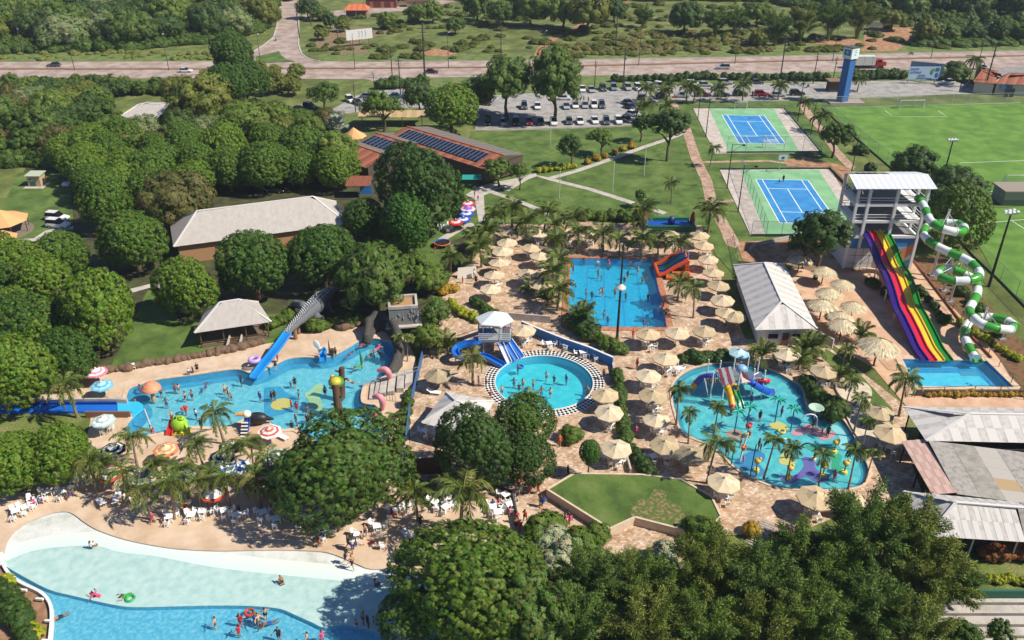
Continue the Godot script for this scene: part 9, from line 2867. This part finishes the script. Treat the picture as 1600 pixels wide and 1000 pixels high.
func person_proto(pose: String,hb: B)->Node3D:
	var o:=Node3D.new()
	o.name="person"
	var tilt:=Transform3D()
	var hip:=[Vector3(-0.09,0.92,0),Vector3(0.09,0.92,0)]
	var knee:=[Vector3(-0.1,0.5,0.03),Vector3(0.1,0.5,0.03)]
	var ank:=[Vector3(-0.1,0.09,0),Vector3(0.1,0.09,0)]
	var elb:=[Vector3(-0.26,1.14,-0.02),Vector3(0.26,1.14,-0.02)]
	var wri:=[Vector3(-0.27,0.9,0.07),Vector3(0.27,0.9,0.07)]
	var low:=0.0
	if pose=="walk":
		knee=[Vector3(-0.1,0.52,0.2),Vector3(0.1,0.49,-0.02)]
		ank=[Vector3(-0.1,0.1,0.28),Vector3(0.1,0.13,-0.34)]
		elb=[Vector3(-0.26,1.16,-0.14),Vector3(0.26,1.16,0.08)]
		wri=[Vector3(-0.26,0.93,-0.1),Vector3(0.25,0.98,0.26)]
	elif pose=="wade":
		elb=[Vector3(-0.38,1.2,0.05),Vector3(0.36,1.18,0.1)]
		wri=[Vector3(-0.5,1.08,0.26),Vector3(0.46,1.05,0.3)]
	elif pose=="sit":
		low=0.46
		knee=[Vector3(-0.13,0.93,0.42),Vector3(0.13,0.93,0.42)]
		ank=[Vector3(-0.13,0.55,0.46),Vector3(0.13,0.55,0.5)]
		elb=[Vector3(-0.25,1.15,0.08),Vector3(0.25,1.15,0.08)]
		wri=[Vector3(-0.16,1.02,0.28),Vector3(0.16,1.02,0.3)]
	elif pose=="swim":
		knee=[Vector3(-0.1,0.5,0.0),Vector3(0.14,0.5,-0.06)]
		ank=[Vector3(-0.14,0.1,-0.1),Vector3(0.16,0.1,-0.02)]
		elb=[Vector3(-0.42,1.5,0.06),Vector3(0.4,1.62,0.06)]
		wri=[Vector3(-0.5,1.75,0.1),Vector3(0.34,1.88,0.1)]
		tilt=Transform3D(Basis(Vector3.RIGHT,1.35),Vector3(0,0.0,0))
	var bones:=[[Vector3(0,0.95,0),Vector3(0,1.12,0),0.125,0.115],[Vector3(0,1.12,0),Vector3(0,1.33,0),0.115,0.135],[Vector3(-0.12,1.4,0),Vector3(0.12,1.4,0),0.075,0.075],[Vector3(0,1.4,-0.01),Vector3(0,1.56,0.01),0.058,0.052]]
	var shorts:=[[Vector3(-0.05,0.96,0),Vector3(0.05,0.96,0),0.145,0.145]]
	var top:=[[Vector3(0,1.05,0),Vector3(0,1.33,0),0.135,0.15],[Vector3(-0.13,1.39,0),Vector3(0.13,1.39,0),0.088,0.088]]
	for s in 2:
		var x:=-1.0 if s==0 else 1.0
		bones+=limb([[hip[s],0.092],[knee[s],0.058],[ank[s],0.04]])
		var toe: Vector3=ank[s]+(Vector3(0,-0.05,0.15) if pose!="swim" else Vector3(0,-0.16,-0.03))
		bones.append([ank[s]+Vector3(0,-0.03,-0.03),toe,0.042,0.03])
		bones+=limb([[Vector3(x*0.18,1.41,0),0.06],[elb[s],0.042],[wri[s],0.03]])
		shorts.append([hip[s],hip[s].lerp(knee[s],0.55),0.115,0.098])
		top.append([Vector3(x*0.18,1.4,0),Vector3(x*0.18,1.4,0).lerp(elb[s],0.5),0.078,0.066])
	var b:=nets(bones,0.026,0.05)
	for s in 2:
		hand_at(b,wri[s],wri[s] - elb[s],-1.0 if s==0 else 1.0,hb)
	b.add(nets([[Vector3(0,1.66,-0.01),Vector3(0,1.67,0.01),0.092,0.09],[Vector3(0,1.6,0.04),Vector3(0,1.575,0.055),0.058,0.04],[Vector3(0,1.645,0.1),Vector3(0,1.618,0.122),0.012,0.016],[Vector3(-0.092,1.64,0),Vector3(-0.1,1.615,0.01),0.02,0.014],[Vector3(0.092,1.64,0),Vector3(0.1,1.615,0.01),0.02,0.014]],0.012,0.02))
	b.col=Color(0.12,0.08,0.06)
	for x in [-0.034,0.034]:
		b.ball(Vector3(x,1.65,0.094),Vector3(0.013,0.008,0.008),6)
	b.col=Color(0.75,0.35,0.3)
	b.ball(Vector3(0,1.585,0.096),Vector3(0.026,0.006,0.008),6)
	var at:=Transform3D(Basis(),Vector3(0,-low,0))
	if pose=="swim":
		at=tilt*Transform3D(Basis(),Vector3(0,-1.0,0))
	for q in [["body",b],["swimwear",nets(shorts,0.03,0.05)],["shirt",nets(top,0.03,0.05)],["hair",nets([[Vector3(0,1.7,-0.03),Vector3(0,1.66,-0.045),0.095,0.088],[Vector3(0,1.62,-0.06),Vector3(0,1.5,-0.09),0.07,0.04]],0.018,0.03)]]:
		var w:=B.new()
		w.add(q[1],at)
		part(q[0],w,mt("808080"),o)
	return o
func people()->void:
	var hb:=nets([[Vector3(-0.028,-0.03,0),Vector3(-0.026,-0.09,0),0.014,0.015],[Vector3(0.026,-0.03,0),Vector3(0.026,-0.09,0),0.014,0.015],[Vector3(0,0,0),Vector3(0,-0.09,0),0.024,0.016],[Vector3(-0.032,-0.09,0),Vector3(-0.036,-0.15,0.015),0.0085,0.007],[Vector3(-0.011,-0.09,0),Vector3(-0.012,-0.17,0.018),0.009,0.0075],[Vector3(0.011,-0.09,0),Vector3(0.012,-0.165,0.018),0.009,0.0075],[Vector3(0.032,-0.09,0),Vector3(0.036,-0.145,0.014),0.008,0.007],[Vector3(-0.03,-0.03,0.01),Vector3(-0.065,-0.08,0.025),0.012,0.009]],0.0075,0.008)
	var proto:={}
	for k in ["stand","walk","wade","sit","swim"]:
		proto[k]=person_proto(k,hb)
	var skins:=[]
	for h in ["b98a6c","96684a","7a5238","c99a7c"]:
		var m:=tint_mat(0.6)
		m.albedo_color=Color(h)
		m.resource_name="skin"
		skins.append(m)
	var cl:={"black": "17181b","red": "a82030","pink": "c84a78","white": "d4d4d2","blue": "24459c","grey": "5a5c60","green": "3f8f3a","navy": "1a2238","orange": "c8622c","bare": "1f2024","yellow": "c8b040"}
	rng.seed=90
	var n:=0
	for g in [["wade",-1.0,"bathers in the lagoon","in the lagoon",[[V(-46.1,-92.7,0.35),"bather behind the mushroom"],
		[V(-44.6,-93.6,0.35),"first of two bathers close together"],
		[V(-44.1,-93.6,0.35),"second of two bathers close together"],
		[V(-42.6,-91.7,0.35),"bather below the close pair"],
		[V(-41.8,-92,0.35),"bather between mushroom and toucan"],
		[V(-44.5,-90.2,0.35),"bather in front of the mushroom"],
		[V(-42.9,-87.5,0.35),"bather by the spout pole"],
		[V(-41.5,-88.6,0.35),"bather holding the red float"],
		[V(-39.9,-87.7,0.35),"white shirted bather"],
		[V(-38.7,-85.8,0.35),"black dressed bather near the frog slide"],
		[V(-37.9,-93.3,0.35),"bather alone toward the toucan"],
		[V(-37.2,-92.5,0.35),"tall bather with bare chest"],
		[V(-36.7,-92,0.35),"child beside the tall bather"],
		[V(-36.3,-95.3,0.35),"black dressed bather near the blue slide foot"],
		[V(-44.2,-84.3,0.35),"bather at the curved end, upper"],
		[V(-43.8,-83.9,0.35),"pink bather at the curved end"],
		[V(-48.5,-90.3,0.35),"bather at the chute mouth"],
		[V(-49.1,-93.4,0.35),"bather under the mushroom cap"]]],
	["stand",-0.95,"bathers standing in the lagoon","in the lagoon middle",[[V(-29.5,-94.7,0.4),"child standing above the dark blue zone"],
		[V(-29,-94.9,0.4),"black swimsuited woman above the dark blue zone"],
		[V(-31.3,-91.6,0.4),"black dressed man on the dark blue zone"],
		[V(-31,-91.9,0.4),"black dressed woman on the dark blue zone"],
		[V(-28.3,-89.8,0.4),"orange clad bather by the yellow disc edge"],
		[V(-27.5,-89.3,0.4),"red clad bather by the yellow disc edge"],
		[V(-27.9,-92.2,0.4),"bather at the dark zone corner"],
		[V(-26,-88.6,0.4),"grey bather of the group below the yellow patch"],
		[V(-25.7,-86.8,0.4),"black dressed bather of the group below the yellow patch"],
		[V(-25.1,-87.1,0.4),"black shirted man of the group below the yellow patch"],
		[V(-27,-86.5,0.4),"navy bather near the largest mango"],
		[V(-27.2,-85.2,0.4),"black dressed bather nearest the red parasol"],
		[V(-26.3,-84.4,0.4),"bather at the lagoon rim by the mango"],
		[V(-32.8,-91.6,0.4),"bather left of the dark blue zone"],
		[V(-24.59,-92.9,0.4),"bather beside the leaning log"]]],
	["swim",-0.1,"swimmers in the lagoon","swimming in the lagoon",[[V(-40.6,-94),"lone swimmer"],
		[V(-21.37,-95),"swimmer beside the tall logs"],
		[V(-21.11,-98.9),"swimmer under the green leaf spout"],
		[V(-19.84,-102.2),"swimmer near the grotto"],
		[V(-18.83,-102.7),"second swimmer near the grotto"],
		[V(-19.15,-103.8),"pink swimmer near the grotto"],
		[V(-18.2,-89.7),"black swimmer near the lower pink spout"],
		[V(-17.31,-87.5),"swimmer at the corner below the pink spouts"],
		[V(-22.88,-102),"swimmer by the butterfly slide rim"],
		[V(-21.41,-104.8),"red swimmer in the grotto shade"]]],
	["stand",0.06,"people on the lagoon deck","on the lagoon deck",[[V(-42.6,-97.1),"black dressed man"],
		[V(-43.1,-96.8),"child beside the black dressed man"],
		[V(-43.5,-96.4),"white shirted child"],
		[V(-32.2,-97.9),"navy dressed bather at the blue slide foot"],
		[V(-32.4,-99.8),"red shirted person by the crocodile slide"],
		[V(-24.61,-101.2),"woman at the butterfly slide rim"],
		[V(-13.73,-83),"red dressed woman below the steps"]]],
	["sit",-0.28,"people in the wave pool","sitting in the wave pool shallows",[[V(-42.9,-64.3),"white clad person"],
		[V(-42.8,-64.7),"child with the white clad person"],
		[V(-22.49,-59.7),"person"],
		[V(-13.2,-59.2),"dark person"]]],
	["wade",-0.55,"bathers in the deep wave pool","in the deep end of the wave pool",[[V(-27.3,-54.5,0.2),"bare chested man standing alone"],
		[V(-25.1,-54.8,0.2),"bather by the red float"],
		[V(-24.87,-53.6,0.2),"lower bather by the red float"],
		[V(-23.8,-55.1,0.2),"bather beside the lying one"],
		[V(-23.35,-54.7,0.2),"second bather beside the lying one"],
		[V(-22.98,-55.6,0.2),"bather above the lying one"],
		[V(-21.16,-53.2,0.2),"navy bather"],
		[V(-17.19,-53,0.2),"pink bather"],
		[V(-18.47,-52.8,0.2),"bather at the bottom edge"]]],
	["stand",-0.12,"people wading in the wave pool","in the wave pool near the mango",[[V(-14.26,-54.3,0.3),"child"],
		[V(-13.67,-54.7,0.3),"bare chested man"],
		[V(-13.2,-54.3,0.3),"black dressed woman"],
		[V(-12.71,-54.6,0.3),"small child"],
		[V(-11.88,-54.1,0.3),"black dressed person bending"],
		[V(-11.14,-56.2,0.3),"bather in the tree shade"]]],
	["swim",-0.08,"swimmers in the wave pool","in the wave pool",[[V(-40.3,-58.3),"pink swimmer"],
		[V(-39.7,-58.1),"dark swimmer beside the pink one"],
		[V(-36.8,-58.2),"swimmer above the green float"],
		[V(-42.2,-55.5),"swimmer at the curved rim"],
		[V(-22.58,-54.8),"floating bather"]]],
	["walk",0.05,"people on the sand","on the sand by the wave pool",[[V(-16.57,-62.2),"black dressed man walking"],
		[V(-15.82,-61.5),"bare chested man walking behind"],
		[V(-16.64,-64.2),"black haired woman walking"],
		[V(-16.12,-63.8),"white trousered person"],
		[V(-15.38,-64.9),"bending man"],
		[V(-37.9,-67.9),"pink shirted person"],
		[V(-19.63,-64.4),"orange child"],
		[V(-9.55,-67.2),"black dressed man under the palms"],
		[V(-15.12,-65.8),"dark man by the chairs"]]],
	["sit",0.0,"people sitting at the tables","",[[V(-51.4,-70.9),"blue shirted person sitting by the bright mango grove, upper"],
		[V(-51.8,-70.5),"pink shirted person sitting by the bright mango grove, lower"],
		[V(-48.5,-71.9),"dark person sitting near the bright mango tables"],
		[V(-36.7,-68.2),"blue shirted person sitting in front of the front palms"],
		[V(-35.1,-69.7),"red shirted person sitting at the table behind the front palms"],
		[V(-32.1,-68.9),"white shirted person sitting at the red rimmed parasol table"],
		[V(-29.2,-69.4),"black shirted person sitting at the front tables by the palms"],
		[V(-25.8,-69.7),"dark person sitting at the table beside the red parasol"],
		[V(-24.85,-69.1),"red shirted person sitting at the table under the orange parasol"],
		[V(-22.33,-67.2),"white shirted person sitting below the largest mango, first"],
		[V(-19.6,-66),"navy shirted person sitting below the largest mango, middle"],
		[V(-18.71,-66.6),"grey shirted person sitting below the largest mango, last"],
		[V(-12.75,-68.7),"red shirted person sitting at the round the mango side tables"],
		[V(-12.26,-69.7),"grey shirted person sitting deeper in the mango shade"],
		[V(-7.16,-70.7),"white shirted person sitting by the big feathery palm"],
		[V(-2.08,-70.2),"blue shirted person sitting at the balloon yard table"],
		[V(-1.39,-70.5),"red shirted person sitting by the balloon yard wall"],
		[V(-0.21,-69.2),"pink shirted person sitting at the path end of the yard"]]],
	["wade",-1.25,"bathers in the rectangular pool","in the rectangular pool",[[V(12.48,-133.2,0.1),"bather at the far corner"],
		[V(14.71,-132.2,0.1),"white clad bather at the far edge"],
		[V(16.58,-132.2,0.1),"pink bather at the far edge"],
		[V(20.28,-131.9,0.1),"bather by the slide end of the far edge"],
		[V(21.01,-131.7,0.1),"second bather by the slide end"],
		[V(21.3,-129.7,0.1),"bather leaving the far edge"],
		[V(24.04,-130.7,0.1),"blue bather at the slide"],
		[V(14.47,-128.2,0.1),"bather with raised arms"],
		[V(14.91,-127.2,0.1),"child beside raised arms"],
		[V(19.34,-127.7,0.1),"navy bather alone, far half"],
		[V(18.58,-125.8,0.1),"bather under the navy one"],
		[V(21.57,-126,0.1),"bather of a pair, far half"],
		[V(22.24,-126.3,0.1),"other bather of the pair"],
		[V(10.03,-124.2,0.1),"bather at the palm side"],
		[V(10.45,-124.2,0.1),"child at the palm side"],
		[V(11.88,-121,0.1),"bather, lower palm side"],
		[V(12.75,-120.3,0.1),"black clad bather, lower middle"],
		[V(14.2,-121.7,0.1),"bather of the middle pair"],
		[V(14.61,-121.7,0.1),"other bather of the middle pair"],
		[V(16.54,-121.4,0.1),"bather beside the disc lamp"],
		[V(18.11,-119.9,0.1),"bather right of the mast"],
		[V(21.64,-119.7,0.1),"black clad bather near the slide front"],
		[V(23.01,-116,0.1),"bather at the terrace edge"],
		[V(14.09,-114,0.1),"bather near the pool mast"],
		[V(14.5,-112.2,0.1),"bather beside the pool mast foot"],
		[V(19.83,-111.6,0.1),"black clad bather at the near edge"],
		[V(20.48,-111.4,0.1),"child at the near edge"],
		[V(10.41,-130.2,0.1),"bather below the far corner"]]],
	["wade",-1.24,"bathers in the round pool","in the round pool",[[V(0.79,-98.7,0.2),"bather by the slide ends"],
		[V(4.68,-96.9,0.2),"bather in the far middle"],
		[V(5.68,-96,0.2),"black clad bather in the middle"],
		[V(7.31,-96,0.2),"bather toward the blue wall"],
		[V(0.26,-95.2,0.2),"bather at the hut side"],
		[V(1.45,-95,0.2),"bather beside the palm crown"],
		[V(0.93,-94,0.2),"black clad bather by the palm crown"],
		[V(2.82,-94.9,0.2),"bather past the palm crown"],
		[V(3.87,-93.1,0.2),"bather below the middle"],
		[V(5.04,-92.9,0.2),"tall bather below the middle"],
		[V(9.95,-93.4,0.2),"bather at the tile rim"],
		[V(10.11,-92.2,0.2),"orange bather at the tile rim"],
		[V(4.72,-88.9,0.2),"bather nearest the camera"],
		[V(-1.35,-93.4,0.2),"bather at the hut rim"]]],
	["stand",-0.33,"people in the splash pool","in the splash pool",[[V(30.9,-86.5,0.3),"black dressed person alone"],
		[V(30.7,-90,0.3),"bather under the blue tube"],
		[V(33.9,-87.5,0.3),"bather between teal palms"],
		[V(28.8,-83.1,0.3),"red clad child at the rider seat"],
		[V(29.3,-80.7,0.3),"black dressed bather, middle"],
		[V(29.5,-80.5,0.3),"child beside the black dressed bather"],
		[V(25.2,-79.6,0.3),"blue clad bather at the terrace rim"],
		[V(26.9,-78.2,0.3),"pink clad child at the bucket"],
		[V(27.8,-75.9,0.3),"child at the yellow rider"],
		[V(37.7,-83.5,0.3),"red clad child on the pink shape"],
		[V(38.3,-83.2,0.3),"black dressed bather on the pink shape"],
		[V(37,-84.9,0.3),"black dressed bather at the dish"],
		[V(36.4,-75.1,0.3),"pink dressed girl on the purple shape end"],
		[V(27.3,-81.3,0.3),"dark bather by the tall palm"]]],
	["stand",0.07,"people on the terraces","on the paved terrace",[[V(5.12,-84.8),"red dressed woman near the round pool"],
		[V(6.12,-82.7),"black dressed man by the little shrub"],
		[V(5.64,-81),"orange clad woman by the little shrub"],
		[V(-8.36,-103.2),"black dressed person in the curled slide shade"],
		[V(-4.4,-93.8),"bare chested man by the yellowing palm"],
		[V(-3.39,-93.8),"dark man by the tile rim"],
		[V(-2.74,-91.1),"orange clad child at the tile rim"],
		[V(17.05,-98),"red dressed woman in the pale square"],
		[V(12.25,-95.4),"woman in the sun by the wall"],
		[V(17.52,-106.1),"orange clad woman at the near pool edge"],
		[V(14.97,-83),"pink clad woman under parasols"],
		[V(4.79,-75.4),"black dressed man by the raised lawn"],
		[V(6.32,-75.4),"black dressed man at the clipped tree"],
		[V(23.29,-115.2),"red clad child on the slide side"],
		[V(23.24,-112.4),"bather drying on the slide side"],
		[V(35.1,-71),"red dressed child by the big parasol"],
		[V(-8.04,-123.9),"red clad child at the screen"],
		[V(-6.22,-125.5),"white clad woman at the screen"],
		[V(-5.83,-123.4),"black dressed man at the screen"]]],
	["walk",0.05,"people on the lower walk","on the lower walk",[[V(2.9,-72.5),"red shirted man"],
		[V(3.12,-70.5),"grey clad woman"],
		[V(3.39,-70.3),"blue shirted man"],
		[V(1.98,-72.5),"pink clad child"],
		[V(5.77,-68.2),"black haired person"],
		[V(6.07,-67.5),"pink clad girl"],
		[V(5.6,-67.5),"pink clad woman"],
		[V(0.54,-67.9),"red clad girl"],
		[V(0.4,-66.9),"bare boy"],
		[V(1.36,-68.1),"orange clad boy"],
		[V(0.87,-66.7),"red clad boy"]]],
	["stand",0.06,"people on the paths","",[[V(-7.5,-161.8),"pink dressed woman on the pale paved area"],
		[V(-6.8,-160.4),"red child on the pale paved area"],
		[V(57.2,-170.9),"black dressed player on the near court"],
		[V(56.1,-169.9),"black child player on the near court"],
		[V(22.54,-145.6),"dark person, first at the inflatable pool"],
		[V(23.13,-145.6),"black person, second at the inflatable pool"],
		[V(23.84,-145.6),"grey person, third at the inflatable pool"],
		[V(17.84,-234.2),"red shirted man among parked cars"],
		[V(19.79,-234.2),"black shirted man among parked cars"],
		[V(20.97,-233.6),"navy shirted man among parked cars"],
		[V(67.6,-239.6),"black shirted man by the red car"],
		[V(24.01,-131.9),"dark woman behind the inflatable slide"],
		[V(-13.46,-135.8),"red dressed child by the trampoline"]]]]:
		for q in g[4]:
			n+=1
			var pose: String=g[0]
			var y: float=g[1]
			var o: Node3D=proto[pose].duplicate()
			o.name="person"
			add_child(o,true)
			var p: Vector3=q[0]
			o.position=Vector3(p.x,y,p.z)
			o.rotation.y=rng.randf()*TAU
			o.scale=Vector3.ONE*(rng.randf_range(0.9,1.04) if not q[1].contains("child") else 0.68)
			setm(o,"%s %s" % [q[1],g[3]],"person",g[2])
			var words: PackedStringArray=q[1].split(" ")
			var c:="bare"
			for w in words:
				if cl.has(w):
					c=w
					break
			paint(o,"body",skins[n % 4])
			paint(o,"swimwear",mt(cl[["black","navy","blue","grey"][n % 4]] if c in ["bare","white"] else cl[c],0.8))
			if c=="bare":
				var sh:=o.get_node("shirt")
				o.remove_child(sh)
				sh.free()
			else:
				paint(o,"shirt",mt(cl[c],0.8))
			paint(o,"hair",mt(["15110e","1d1612","2c2018"][n % 3],0.6))
	for q in [[V(-36.4,-57.7),"green float ring in the wave pool shallows","2f9c54"],[V(-24.61,-56),"red float ring in the wave pool","b83a30"],[V(-41.7,-88.9),"red and white float ring in the lagoon","c8503c"],[V(1.14,-98.7),"blue float ring in the round pool","24509c"],[V(33,-84.1),"yellow float ring in the splash pool","d0b040"],[V(-14.39,-64.9),"red ball on the sand by the chairs","b02028"]]:
		var b:=B.new()
		if q[1].contains("ball"):
			b.ball(UP*0.25,Vector3.ONE*0.22,10)
		else:
			ring_tube(b,O,0.38,0.13)
		var o:=solo("float_ring" if not q[1].contains("ball") else "ball",b,mt(q[2],0.4),q[1],"float" if not q[1].contains("ball") else "ball")
		o.position=q[0]+(UP*-0.02 if not q[1].contains("ball") else O)
